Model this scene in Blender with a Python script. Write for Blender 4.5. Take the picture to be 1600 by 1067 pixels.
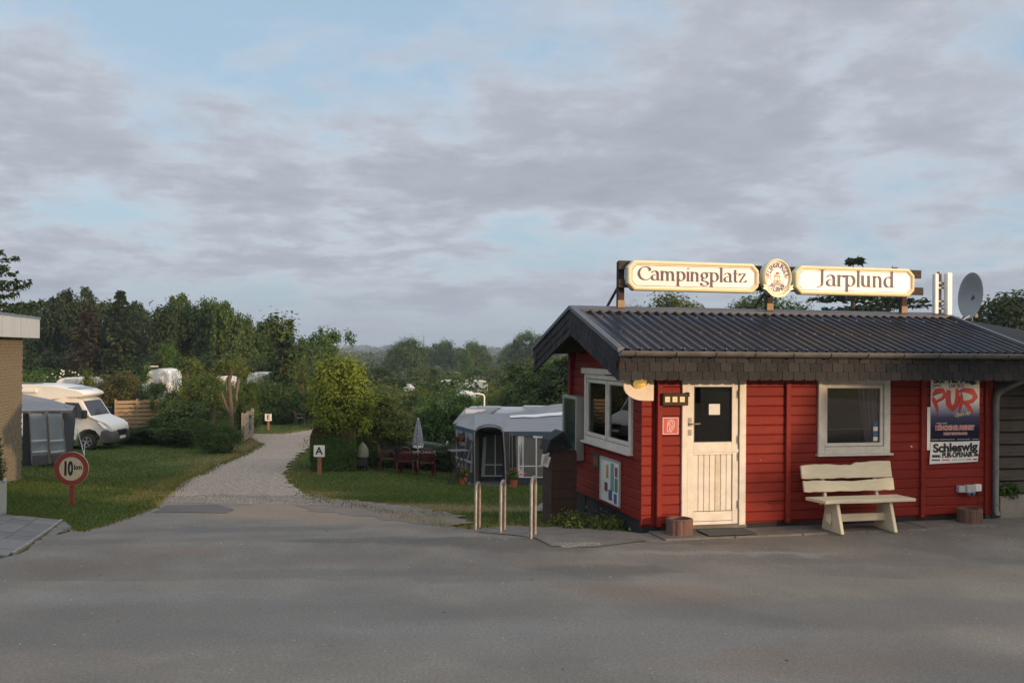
import bpy, math, random
import numpy as np
from mathutils import Vector, Matrix, geometry
R = math.radians
for o in list(bpy.data.objects): bpy.data.objects.remove(o)
scene = bpy.context.scene
COL = scene.collection

# ------------------------------------------------------------------ camera
CAMZ, FPX = 2.5, 1546.0
cam_d = bpy.data.cameras.new('camera'); cam = bpy.data.objects.new('camera', cam_d); COL.objects.link(cam)
cam_d.sensor_width = 36; cam_d.lens = FPX / 1600 * 36; cam_d.clip_start = .1; cam_d.clip_end = 9000
CM = Matrix.Translation((0, 0, CAMZ)) @ Matrix.Rotation(R(90.46), 4, 'X') @ Matrix.Rotation(R(.51), 4, 'Z')
cam.matrix_world = CM
scene.camera = cam

# ------------------------------------------------------------------ light
SUN_EL, SUN_AZ = R(6.5), R(48)          # azimuth measured to the right of straight behind the camera
D = Vector((math.sin(SUN_AZ) * math.cos(SUN_EL), -math.cos(SUN_AZ) * math.cos(SUN_EL), math.sin(SUN_EL)))
sd = bpy.data.lights.new('sun', 'SUN'); sd.energy = 2.9; sd.angle = R(.6); sd.color = (1.0, .68, .42)
so = bpy.data.objects.new('sun', sd); COL.objects.link(so)
so.rotation_euler = (-D).to_track_quat('-Z', 'Y').to_euler(); so.location = (8, -10, 30)
scene.view_settings.view_transform = 'Standard'; scene.view_settings.look = 'None'
scene.view_settings.exposure = .5; scene.view_settings.gamma = 1; scene.view_settings.use_curve_mapping = False

def build_world():
    w = bpy.data.worlds.new('World'); scene.world = w; w.use_nodes = True
    nt = w.node_tree; N = nt.nodes; L = nt.links; N.clear()
    def nd(t, **k):
        n = N.new(t)
        for a, b in k.items(): setattr(n, a, b)
        return n
    def mth(op, a, b=None, c=None, clamp=False):
        n = nd('ShaderNodeMath', operation=op); n.use_clamp = clamp
        for i, v in enumerate((a, b, c)):
            if v is None: continue
            if isinstance(v, (int, float)): n.inputs[i].default_value = v
            else: L.new(v, n.inputs[i])
        return n.outputs[0]
    def mixc(f, a, b):
        n = nd('ShaderNodeMix', data_type='RGBA')
        if isinstance(f, (int, float)): n.inputs[0].default_value = f
        else: L.new(f, n.inputs[0])
        for i, v in ((6, a), (7, b)):
            if isinstance(v, tuple): n.inputs[i].default_value = (*v, 1)
            else: L.new(v, n.inputs[i])
        return n.outputs[2]
    def ramp(v, a, b, smooth=True):
        n = nd('ShaderNodeMapRange'); n.interpolation_type = 'SMOOTHSTEP' if smooth else 'LINEAR'
        L.new(v, n.inputs[0]); n.inputs[1].default_value = a; n.inputs[2].default_value = b
        return n.outputs[0]
    out = nd('ShaderNodeOutputWorld'); bg = nd('ShaderNodeBackground'); L.new(bg.outputs[0], out.inputs[0])
    bg.inputs[1].default_value = .1
    sky = nd('ShaderNodeTexSky', sky_type='NISHITA'); sky.sun_disc = False
    sky.sun_elevation = SUN_EL; sky.sun_rotation = R(180) - SUN_AZ
    sky.air_density = 1.0; sky.dust_density = 1.5; sky.ozone_density = 1.5
    tc = nd('ShaderNodeTexCoord'); sp = nd('ShaderNodeSeparateXYZ'); L.new(tc.outputs['Generated'], sp.inputs[0])
    z = mth('MAXIMUM', sp.outputs[2], 0.0); den = mth('ADD', z, .20)
    cb = nd('ShaderNodeCombineXYZ')
    L.new(mth('DIVIDE', sp.outputs[0], den), cb.inputs[0]); L.new(mth('DIVIDE', sp.outputs[1], den), cb.inputs[1])
    def noise(scale, det, rough, off, dist=0.0, sx=1, sy=1):
        m = nd('ShaderNodeMapping'); L.new(cb.outputs[0], m.inputs[0])
        m.inputs['Location'].default_value = off; m.inputs['Scale'].default_value = (sx, sy, 1)
        n = nd('ShaderNodeTexNoise'); L.new(m.outputs[0], n.inputs[0])
        n.inputs['Scale'].default_value = scale; n.inputs['Detail'].default_value = det
        n.inputs['Roughness'].default_value = rough; n.inputs['Distortion'].default_value = dist
        return n.outputs[0]
    big = noise(1.15, 6, .60, CLOUD_OFF, .25)
    mid = noise(3.2, 7, .55, (7.3, 2.2, 1.0), .2)
    fin = noise(9.0, 5, .6, (1.3, 9.2, 4.0), .2)
    cov = mth('ADD', mth('MULTIPLY', big, .66), mth('ADD', mth('MULTIPLY', mid, .24), mth('MULTIPLY', fin, .10)))
    mask = ramp(cov, .39, .525)
    # cloud tone: thin edges are pale, thick parts grey violet
    thick = ramp(cov, .42, .62)
    tone = mixc(thick, CL_LIGHT, CL_DARK)
    lit = ramp(mth('ADD', mth('MULTIPLY', mid, .5), mth('MULTIPLY', fin, .5)), .38, .66)
    tone = mixc(mth('MULTIPLY', lit, .75), tone, CL_MID)
    # forward scattering glow towards the low sun
    dt = nd('ShaderNodeVectorMath', operation='DOT_PRODUCT'); L.new(tc.outputs['Generated'], dt.inputs[0]); dt.inputs[1].default_value = D
    g = mth('POWER', mth('MAXIMUM', dt.outputs['Value'], 0.0), 2.5)
    glow = mixc(g, (1, 1, 1), SUN_GLOW)
    mul = nd('ShaderNodeMix', data_type='RGBA', blend_type='MULTIPLY'); mul.inputs[0].default_value = 1
    L.new(tone, mul.inputs[6]); L.new(glow, mul.inputs[7])
    zen = mth('MULTIPLY_ADD', ramp(sp.outputs[2], .36, .95), .9, 1.0)
    blue = mixc(.62, sky.outputs[0], BLUE_GAP)
    c = mixc(mask, blue, mul.outputs[2])
    # the veil near the horizon
    hz = mth('SUBTRACT', 1.0, ramp(sp.outputs[2], -.01, .10))
    hz = mth('MULTIPLY', hz, .72)
    hc = nd('ShaderNodeMix', data_type='RGBA', blend_type='MULTIPLY'); hc.inputs[0].default_value = 1
    hc.inputs[6].default_value = (*HORIZON, 1); L.new(glow, hc.inputs[7])
    c = mixc(hz, c, hc.outputs[2])
    zm = nd('ShaderNodeVectorMath', operation='SCALE'); L.new(c, zm.inputs[0]); L.new(zen, zm.inputs['Scale']); L.new(zm.outputs[0], bg.inputs[0])
CLOUD_OFF = (2.55, 1.35, 0)
CL_LIGHT, CL_DARK, CL_MID = (4.7, 4.95, 5.45), (2.5, 2.72, 3.2), (3.2, 3.42, 3.95)
BLUE_GAP, HORIZON, SUN_GLOW = (3.6, 4.95, 6.4), (2.75, 3.25, 3.8), (3.3, 2.6, 1.9)
build_world()

# ------------------------------------------------------------------ helpers
def px_dir(px, py):
    return (CM.to_3x3() @ Vector(((px - 800) / FPX, (533.5 - py) / FPX, -1)))
def at(px, py, Y):
    d = px_dir(px, py); t = Y / d.y
    return Vector((0, 0, CAMZ)) + d * t
# terrain ------------------------------------------------------------
KO = Vector((1.777, 13.47, 0)); KA = R(13.8)
U = Vector((math.cos(KA), math.sin(KA), 0)); V = Vector((-math.sin(KA), math.cos(KA), 0))
_q = np.array([-4000, -1, 0, 3.3, 7.8, 15, 19, 25, 30, 43, 60, 100, 200, 400, 1200, 1900, 3200, 9000.])
_z = np.array([0, 0, 0, -.28, -.55, -1.05, -1.4, -1.6, -1.7, -1.95, -2.5, -4.5, -8, -10, -12, -11, -6, -6.])
_qq = np.concatenate([np.arange(-10, 60, .25), np.arange(60, 300, 4), np.arange(300, 4000, 40)])
_zz = np.interp(_qq, _q, _z)
_k = np.ones(13) / 13
_s = np.convolve(np.pad(_zz, 6, mode='edge'), _k, 'valid'); _zz = np.where(_qq > 1, _s, _zz)
def smooth(x): x = np.clip(x, 0, 1); return x * x * (3 - 2 * x)
def Gn(x, y):
    x = np.asarray(x, float); y = np.asarray(y, float)
    q = (x - KO.x) * V.x + (y - KO.y) * V.y
    z = np.interp(q, _qq, _zz)
    z = z - .35 * smooth((x + 5) / 5) * smooth((q - 5) / 9) * (1 - smooth((q - 60) / 60))
    return z
def G(x, y): return float(Gn(x, y))
def onG(px, py, dz=0.0):
    d = px_dir(px, py); o = Vector((0, 0, CAMZ)); t = 3.0
    while t < 3000:
        p = o + d * t
        if p.z < G(p.x, p.y) + dz: break
        t += max(.05, t * .01)
    lo, hi = t - max(.06, t * .012), t
    for _ in range(24):
        m = (lo + hi) / 2; p = o + d * m
        if p.z < G(p.x, p.y) + dz: hi = m
        else: lo = m
    return o + d * hi
def gat(px, Y):
    p = at(px, 545, Y); return Vector((p.x, p.y, G(p.x, p.y)))

class MB:
    def __init__(s): s.v = []; s.f = []
    def add(s, vs, fs):
        b = len(s.v); s.v += [tuple(v) for v in vs]; s.f += [tuple(i + b for i in f) for f in fs]; return s
    def box(s, x0, x1, y0, y1, z0, z1, m=None):
        vs = [(x, y, z) for z in (z0, z1) for y in (y0, y1) for x in (x0, x1)]
        if m: vs = [m @ Vector(v) for v in vs]
        return s.add(vs, [(0, 2, 3, 1), (4, 5, 7, 6), (0, 1, 5, 4), (2, 6, 7, 3), (0, 4, 6, 2), (1, 3, 7, 5)])
    def bar(s, p0, p1, w, h, up=(0, 0, 1)):
        p0, p1 = Vector(p0), Vector(p1); d = (p1 - p0).normalized(); u = Vector(up)
        if abs(d.dot(u)) > .98: u = Vector((0, 1, 0))
        a = d.cross(u).normalized(); b = a.cross(d).normalized()
        vs = [p + a * (i * w / 2) + b * (j * h / 2) for p in (p0, p1) for i, j in ((-1, -1), (1, -1), (1, 1), (-1, 1))]
        return s.add(vs, [(0, 1, 2, 3), (4, 7, 6, 5), (0, 4, 5, 1), (1, 5, 6, 2), (2, 6, 7, 3), (3, 7, 4, 0)])
    def tube(s, pts, r, n=8, cap=True):
        pts = [Vector(p) for p in pts]; rs = r if isinstance(r, (list, tuple)) else [r] * len(pts)
        b = len(s.v); u = None
        for i, p in enumerate(pts):
            t = (pts[min(i + 1, len(pts) - 1)] - pts[max(i - 1, 0)]).normalized()
            if u is None:
                u = t.cross(Vector((0, 0, 1)) if abs(t.z) < .9 else Vector((1, 0, 0))).normalized()
            else: u = (u - t * u.dot(t)).normalized()
            w = t.cross(u)
            for k in range(n):
                a = 2 * math.pi * k / n
                s.v.append(tuple(p + (u * math.cos(a) + w * math.sin(a)) * rs[i]))
        for i in range(len(pts) - 1):
            for k in range(n):
                k2 = (k + 1) % n
                s.f.append((b + i * n + k, b + i * n + k2, b + (i + 1) * n + k2, b + (i + 1) * n + k))
        if cap:
            s.f.append(tuple(b + k for k in range(n))[::-1]); s.f.append(tuple(b + (len(pts) - 1) * n + k for k in range(n)))
        return s
    def prism(s, poly, ax, a0, a1):
        """poly: 2-D outline in the two remaining axes, extruded along axis ax"""
        n = len(poly)
        def mk(p, a):
            if ax == 0: return (a, p[0], p[1])
            if ax == 1: return (p[0], a, p[1])
            return (p[0], p[1], a)
        vs = [mk(p, a0) for p in poly] + [mk(p, a1) for p in poly]
        return s.add(vs, [tuple(range(n))[::-1], tuple(range(n, 2 * n))] + [(i, (i + 1) % n, n + (i + 1) % n, n + i) for i in range(n)])
    def lathe(s, prof, n=24, c=(0, 0, 0), caps=True):
        b = len(s.v); c = Vector(c)
        for r, z in prof:
            for k in range(n):
                a = 2 * math.pi * k / n; s.v.append((c.x + r * math.cos(a), c.y + r * math.sin(a), c.z + z))
        for i in range(len(prof) - 1):
            for k in range(n):
                k2 = (k + 1) % n; s.f.append((b + i * n + k, b + i * n + k2, b + (i + 1) * n + k2, b + (i + 1) * n + k))
        if caps:
            s.f.append(tuple(b + k for k in range(n))[::-1]); s.f.append(tuple(b + (len(prof) - 1) * n + k for k in range(n)))
        return s
    def quad(s, a, b, c, d): return s.add([a, b, c, d], [(0, 1, 2, 3)])
    def xf(s, M): s.v = [tuple(M @ Vector(v)) for v in s.v]; return s
    def mesh(s, name, m, sm=0, bevel=0, fix=True):
        me = bpy.data.meshes.new(name); me.from_pydata(s.v, [], s.f)
        if fix or bevel:
            import bmesh
            bm = bmesh.new(); bm.from_mesh(me)
            if bevel: bmesh.ops.bevel(bm, geom=[e for e in bm.edges if len(e.link_faces) == 2 and e.calc_face_angle(0) > .5], offset=bevel, segments=1, affect='EDGES', clamp_overlap=True)
            if fix: bmesh.ops.recalc_face_normals(bm, faces=bm.faces)
            bm.to_mesh(me); bm.free()
        if m: me.materials.append(m)
        if sm: me.shade_smooth(); me.set_sharp_from_angle(angle=R(sm))
        return me
    def build(s, name, m, parent=None, sm=0, bevel=0, fix=True):
        o = bpy.data.objects.new(name, s.mesh(name, m, sm, bevel, fix)); COL.objects.link(o)
        if parent: o.parent = parent
        return o
def tag(o, label=None, cat=None, group=None, kind=None):
    if label: o['label'] = label
    if cat: o['category'] = cat
    if group: o['group'] = group
    if kind: o['kind'] = kind
    return o
def thing(name, label, cat, loc=(0, 0, 0), rz=0, group=None, sc=None):
    o = bpy.data.objects.new(name, None); COL.objects.link(o); o.empty_display_size = .2
    o.location = loc; o.rotation_euler = (0, 0, rz)
    if sc: o.scale = sc
    return tag(o, label, cat, group)
def link(name, me, parent=None, loc=None, rot=None, sc=None, m=None):
    o = bpy.data.objects.new(name, me); COL.objects.link(o); o.parent = parent
    if loc: o.location = loc
    if rot: o.rotation_euler = rot
    if sc: o.scale = sc
    if m: o.material_slots[0].link = 'OBJECT'; o.material_slots[0].material = m
    return o

# ------------------------------------------------------------------ materials
M = {}
def mat(name, c1, c2=None, rough=.7, scale=8, metal=0, bump=0, bscale=60, spec=None, emit=None, mapping=None, streak=None, detail=6, c3=None, s3=.7):
    m = bpy.data.materials.new(name); m.use_nodes = True; nt = m.node_tree; N = nt.nodes; L = nt.links
    b = N['Principled BSDF']; b.inputs['Base Color'].default_value = (*c1, 1); b.inputs['Roughness'].default_value = rough
    b.inputs['Metallic'].default_value = metal
    if spec is not None: b.inputs['Specular IOR Level'].default_value = spec
    if emit: b.inputs['Emission Color'].default_value = (*emit[0], 1); b.inputs['Emission Strength'].default_value = emit[1]
    tc = N.new('ShaderNodeTexCoord'); src = tc.outputs['Object']
    if mapping:
        mp = N.new('ShaderNodeMapping'); L.new(src, mp.inputs[0]); mp.inputs['Scale'].default_value = mapping; src = mp.outputs[0]
    if c2:
        n = N.new('ShaderNodeTexNoise'); n.inputs['Scale'].default_value = scale; n.inputs['Detail'].default_value = detail; n.inputs['Roughness'].default_value = .62
        L.new(src, n.inputs[0])
        r = N.new('ShaderNodeMapRange'); L.new(n.outputs[0], r.inputs[0]); r.inputs[1].default_value = .34; r.inputs[2].default_value = .66
        x = N.new('ShaderNodeMix'); x.data_type = 'RGBA'; L.new(r.outputs[0], x.inputs[0])
        x.inputs[6].default_value = (*c1, 1); x.inputs[7].default_value = (*c2, 1); col = x.outputs[2]
        if c3:
            n3 = N.new('ShaderNodeTexNoise'); n3.inputs['Scale'].default_value = s3; n3.inputs['Detail'].default_value = 5; L.new(src, n3.inputs[0])
            r3 = N.new('ShaderNodeMapRange'); L.new(n3.outputs[0], r3.inputs[0]); r3.inputs[1].default_value = .5; r3.inputs[2].default_value = .68
            x3 = N.new('ShaderNodeMix'); x3.data_type = 'RGBA'; L.new(r3.outputs[0], x3.inputs[0]); L.new(col, x3.inputs[6]); x3.inputs[7].default_value = (*c3, 1); col = x3.outputs[2]
        L.new(col, b.inputs['Base Color'])
    if bump:
        n2 = N.new('ShaderNodeTexNoise'); n2.inputs['Scale'].default_value = bscale; n2.inputs['Detail'].default_value = 5; L.new(src, n2.inputs[0])
        bp = N.new('ShaderNodeBump'); bp.inputs['Strength'].default_value = bump; bp.inputs['Distance'].default_value = .01
        L.new(n2.outputs[0], bp.inputs['Height']); L.new(bp.outputs[0], b.inputs['Normal'])
    M[name] = m; return m
def leafmat(name, c1, c2, tr=.3):
    m = bpy.data.materials.new(name); m.use_nodes = True; nt = m.node_tree; N = nt.nodes; L = nt.links; N.clear()
    out = N.new('ShaderNodeOutputMaterial'); at_ = N.new('ShaderNodeAttribute'); at_.attribute_name = 'tone'
    x = N.new('ShaderNodeMix'); x.data_type = 'RGBA'; L.new(at_.outputs['Fac'], x.inputs[0])
    x.inputs[6].default_value = (*c1, 1); x.inputs[7].default_value = (*c2, 1)
    d = N.new('ShaderNodeBsdfPrincipled'); d.inputs['Roughness'].default_value = .62; d.inputs['Specular IOR Level'].default_value = .25
    L.new(x.outputs[2], d.inputs['Base Color'])
    t = N.new('ShaderNodeBsdfTranslucent'); L.new(x.outputs[2], t.inputs[0])
    ms = N.new('ShaderNodeMixShader'); ms.inputs[0].default_value = tr
    L.new(d.outputs[0], ms.inputs[1]); L.new(t.outputs[0], ms.inputs[2]); L.new(ms.outputs[0], out.inputs[0])
    M[name] = m; return m
def glassmat(name, tint=(.9, .95, .95), refl=1.0, rough=.0):
    m = bpy.data.materials.new(name); m.use_nodes = True; nt = m.node_tree; N = nt.nodes; L = nt.links; N.clear()
    out = N.new('ShaderNodeOutputMaterial'); f = N.new('ShaderNodeFresnel'); f.inputs[0].default_value = 1.5
    k = N.new('ShaderNodeMath'); k.operation = 'MULTIPLY'; k.inputs[1].default_value = refl; k.use_clamp = True; L.new(f.outputs[0], k.inputs[0])
    t = N.new('ShaderNodeBsdfTransparent'); t.inputs[0].default_value = (*tint, 1)
    g = N.new('ShaderNodeBsdfGlossy'); g.inputs['Roughness'].default_value = rough
    ms = N.new('ShaderNodeMixShader'); L.new(k.outputs[0], ms.inputs[0]); L.new(t.outputs[0], ms.inputs[1]); L.new(g.outputs[0], ms.inputs[2]); L.new(ms.outputs[0], out.inputs[0])
    M[name] = m; return m

mat('red_paint', (.225, .019, .010), (.16, .014, .008), .62, 3, bump=.35, bscale=30, mapping=(1, 4, 6), spec=.22)
mat('red_paint_b', (.245, .022, .011), (.18, .016, .009), .6, 4, bump=.35, bscale=30, mapping=(1, 4, 6), spec=.22)
mat('red_paint_c', (.185, .015, .009), (.215, .018, .010), .65, 4, bump=.35, bscale=30, mapping=(1, 4, 6), spec=.22)
mat('cream_paint', (.68, .65, .57), (.56, .52, .44), .5, 6, bump=.12, bscale=40)
mat('cream_old', (.60, .54, .43), (.46, .40, .30), .55, 9, bump=.2, bscale=40)
mat('bench_paint', (.70, .62, .44), (.62, .54, .37), .5, 5, bump=.15, bscale=30, mapping=(1, 5, 5))
mat('interior', (.045, .035, .028), (.06, .045, .035), .8, 3)
mat('black_tar', (.011, .012, .013), (.022, .022, .022), .8, 6, bump=.3, bscale=20)
mat('slate', (.010, .011, .013), (.021, .022, .024), .62, 12, bump=.5, bscale=45, spec=.2)
mat('slate_b', (.015, .016, .018), (.028, .028, .030), .6, 12, bump=.5, bscale=45, spec=.2)
mat('slate_c', (.008, .009, .011), (.018, .019, .021), .66, 12, bump=.5, bscale=45, spec=.2)
mat('roof_metal', (.009, .014, .026), (.016, .020, .030), .33, 2.2, spec=.2, bump=.15, bscale=8, c3=(.034, .030, .027), s3=1.1)
mat('flashing', (.05, .06, .075), (.075, .08, .09), .45, 4)
mat('zinc', (.13, .128, .12), (.20, .19, .175), .5, 5, metal=.6, bump=.1)
mat('zinc_dark', (.12, .125, .125), (.19, .19, .18), .55, 5, metal=.4, bump=.1)
mat('steel', (.34, .33, .30), (.22, .19, .155), .52, 14, metal=.6, bump=.1)
mat('old_timber', (.035, .024, .018), (.07, .05, .036), .85, 8, bump=.5, bscale=30, mapping=(1, 4, 4))
mat('dark_timber', (.036, .018, .012), (.058, .031, .02), .95, 8, bump=.5, bscale=30, mapping=(1, 4, 4))
mat('pale_timber', (.40, .27, .15), (.30, .20, .11), .8, 8, bump=.4, bscale=30)
mat('grey_timber', (.050, .040, .033), (.080, .066, .053), .85, 5, bump=.5, bscale=25, mapping=(1, 5, 6))
mat('fence_grey', (.30, .26, .20), (.20, .17, .13), .85, 5, bump=.4, bscale=25, mapping=(1, 4, 6))
mat('fence_timber', (.34, .24, .14), (.22, .155, .095), .85, 5, bump=.4, bscale=25, mapping=(1, 4, 6))
mat('orange_post', (.30, .13, .06), (.22, .095, .045), .8, 6, bump=.3)
mat('sign_cream', (.86, .74, .44), (.80, .67, .38), .35, 5)
mat('sign_face', (.80, .76, .70), (.76, .72, .66), .35, 5)
mat('sign_ink', (.045, .03, .075), rough=.5)
mat('sign_edge', (.52, .55, .48), rough=.5)
mat('gold', (.62, .42, .16), rough=.45)
mat('ship_red', (.42, .05, .04), rough=.5)
mat('ship_blue', (.06, .10, .2), rough=.5)
mat('white_paint', (.78, .77, .74), (.7, .69, .66), .5, 8)
mat('white_plastic', (.75, .75, .73), (.68, .68, .66), .4, 6)
mat('grey_plastic', (.42, .43, .42), (.36, .37, .36), .5, 8)
mat('dish_grey', (.27, .28, .29), (.33, .34, .34), .55, 3)
mat('black_plastic', (.015, .015, .016), (.025, .025, .026), .45, 8)
mat('black_ink', (.012, .012, .014), rough=.6)
mat('amber_dial', (.82, .66, .36), rough=.4)
mat('lamp_glass', (.75, .45, .10), rough=.25, emit=((1, .62, .15), .22))
mat('board_warm', (.74, .66, .54), (.66, .58, .46), .55, 4)
mat('sign_red', (.52, .03, .03), (.46, .025, .025), .45, 6)
mat('sign_red_old', (.27, .035, .028), (.18, .032, .025), .55, 16)
mat('disc_cream', (.58, .52, .38), (.42, .36, .25), .55, 20)
mat('alu', (.55, .55, .54), (.48, .48, .47), .4, 8, metal=.5)
mat('case_frame', (.33, .34, .30), (.27, .28, .25), .5, 8)
mat('paper', (.72, .72, .68), (.66, .66, .62), .7, 10)
mat('paper_grey', (.50, .51, .50), (.42, .43, .43), .7, 10)
mat('case_back', (.30, .38, .40), (.22, .28, .30), .8, 3)
for n_, c_ in dict(leaf_yellow=(.45, .36, .08), leaf_teal=(.20, .36, .36), leaf_green=(.13, .26, .12), leaf_red=(.30, .07, .05), leaf_blue=(.08, .11, .25), leaf_brown=(.20, .07, .03), sticker_blue=(.04, .13, .32), sticker_orange=(.6, .2, .05)).items():
    mat('print_' + n_, c_, tuple(k * .8 for k in c_), .5, 30)
mat('poster_red', (.62, .025, .02), rough=.5)
mat('poster_paper', (.78, .77, .74), (.74, .73, .70), .5, 4)
mat('curtain', (.55, .30, .46), (.62, .36, .52), .8, 20)
mat('blind', (.09, .085, .09), rough=.6)
mat('concrete', (.165, .152, .13), (.12, .112, .097), .85, 5, bump=.4, bscale=60, c3=(.11, .10, .085), s3=1.6)
mat('concrete_low', (.27, .25, .21), (.20, .185, .155), .85, 3, bump=.5, bscale=40)
mat('slab_a', (.155, .155, .150), (.125, .125, .122), .85, 6, bump=.4, bscale=70)
mat('slab_b', (.175, .173, .166), (.14, .138, .134), .85, 6, bump=.4, bscale=70)
mat('slab_c', (.135, .135, .133), (.11, .11, .108), .85, 6, bump=.4, bscale=70)
mat('terracotta_grey', (.16, .085, .062), (.105, .06, .046), .8, 8, bump=.5, bscale=40)
mat('terracotta', (.42, .12, .05), (.34, .10, .04), .75, 8)
mat('soil', (.05, .035, .025), (.08, .055, .04), .95, 12, bump=.8, bscale=30)
mat('mat_fibre', (.055, .056, .052), (.075, .075, .07), .9, 60, bump=.8, bscale=200)
mat('brick_tan', (.225, .185, .115), (.155, .125, .078), .85, 9, bump=.4, bscale=40)
mat('mortar', (.16, .135, .11), (.12, .10, .085), .9, 20)
mat('fascia_grey', (.50, .54, .56), (.44, .48, .50), .5, 2)
mat('fascia_cap', (.14, .20, .25), (.11, .16, .2), .45, 3)
mat('stone_pale', (.40, .41, .38), (.32, .33, .3), .8, 8, bump=.3)
mat('van_white', (.74, .73, .69), (.70, .69, .65), .3, 2, spec=.5)
mat('van_stripe', (.30, .29, .30), rough=.4)
mat('van_bumper', (.075, .076, .078), (.095, .095, .097), .6, 8)
mat('tyre', (.018, .018, .018), (.028, .027, .025), .85, 20)
mat('rim', (.42, .42, .42), rough=.35, metal=.6)
mat('headlamp', (.62, .64, .66), rough=.15, metal=.2)
mat('tent_grey', (.215, .220, .228), (.178, .182, .190), .75, 3, bump=.2, bscale=4)
mat('tent_dark', (.028, .030, .036), (.04, .042, .05), .8, 4, bump=.2, bscale=5)
mat('tent_mid', (.070, .073, .080), (.09, .094, .10), .75, 4, bump=.2, bscale=5)
mat('tent_light', (.42, .44, .46), (.38, .40, .42), .7, 4)
mat('tent_white', (.66, .68, .66), (.60, .62, .6), .7, 5, bump=.2, bscale=6)
mat('tent_beige', (.16, .15, .135), (.135, .127, .115), .8, 5, bump=.3, bscale=6)
mat('tent_window', (.24, .28, .32), (.30, .34, .37), .3, 3, bump=.15, bscale=4)
mat('chair_red', (.075, .010, .013), (.058, .008, .010), .4, 8)
mat('parasol', (.35, .40, .40), (.07, .12, .16), .8, 22, c3=(.28, .05, .18), s3=14, detail=2)
mat('car_blue', (.055, .085, .10), (.09, .135, .15), .35, 3, spec=.5)
mat('tent_navy', (.05, .08, .12), (.07, .10, .15), .7, 4)
mat('bag_cloth', (.11, .12, .08), (.16, .17, .12), .8, 14, bump=.3)
mat('petal_red', (.45, .04, .03), rough=.6)
mat('petal_white', (.75, .72, .68), rough=.6)
mat('bark', (.10, .065, .042), (.055, .038, .027), .9, 14, bump=.7, bscale=25, mapping=(1, 1, .3))
mat('bark_grey', (.16, .13, .095), (.10, .078, .06), .9, 14, bump=.7, bscale=25, mapping=(1, 1, .3))
mat('bark_red', (.135, .095, .062), (.07, .05, .035), .9, 14, bump=.7, bscale=25, mapping=(1, 1, .3))
mat('asphalt', (.188, .168, .138), (.140, .125, .103), .88, 1.3, bump=.55, bscale=140, c3=(.128, .108, .088), s3=.33, detail=9)
mat('asphalt_dark', (.090, .083, .072), (.116, .106, .092), .9, 3, bump=.6, bscale=120, detail=9)
mat('asphalt_pale', (.206, .185, .154), (.160, .144, .120), .88, 1.0, bump=.5, bscale=140, c3=(.145, .130, .110), s3=.4, detail=9)
mat('asphalt_sandy', (.185, .145, .112), (.135, .115, .093), .9, 2.4, bump=.6, bscale=110, detail=9)
mat('gravel', (.46, .375, .28), (.155, .125, .095), .9, 14, bump=1.0, bscale=28, c3=(.29, .225, .17), s3=.5, detail=9)
mat('gravel_stone', (.42, .36, .29), (.17, .145, .115), .85, 16)
mat('grit', (.40, .38, .34), rough=.8)
mat('grit_dark', (.03, .027, .024), rough=.9)
mat('stone_rough', (.30, .29, .27), (.2, .19, .18), .85, 8, bump=.5, bscale=20)
glassmat('glass', (.85, .9, .9), 1.0)
glassmat('glass_dark', (.62, .66, .68), 1.1)
glassmat('case_glass', (.8, .85, .85), .8)
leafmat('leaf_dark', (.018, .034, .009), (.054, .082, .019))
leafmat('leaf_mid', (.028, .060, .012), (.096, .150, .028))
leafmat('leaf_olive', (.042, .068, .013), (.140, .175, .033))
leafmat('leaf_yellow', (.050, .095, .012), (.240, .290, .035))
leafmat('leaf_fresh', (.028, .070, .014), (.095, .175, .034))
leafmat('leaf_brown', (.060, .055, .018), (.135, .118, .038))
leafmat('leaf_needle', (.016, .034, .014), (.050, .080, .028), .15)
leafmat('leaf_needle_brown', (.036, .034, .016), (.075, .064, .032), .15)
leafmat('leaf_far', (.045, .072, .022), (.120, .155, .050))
leafmat('grass_blade', (.058, .106, .015), (.250, .205, .065), .3)

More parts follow.
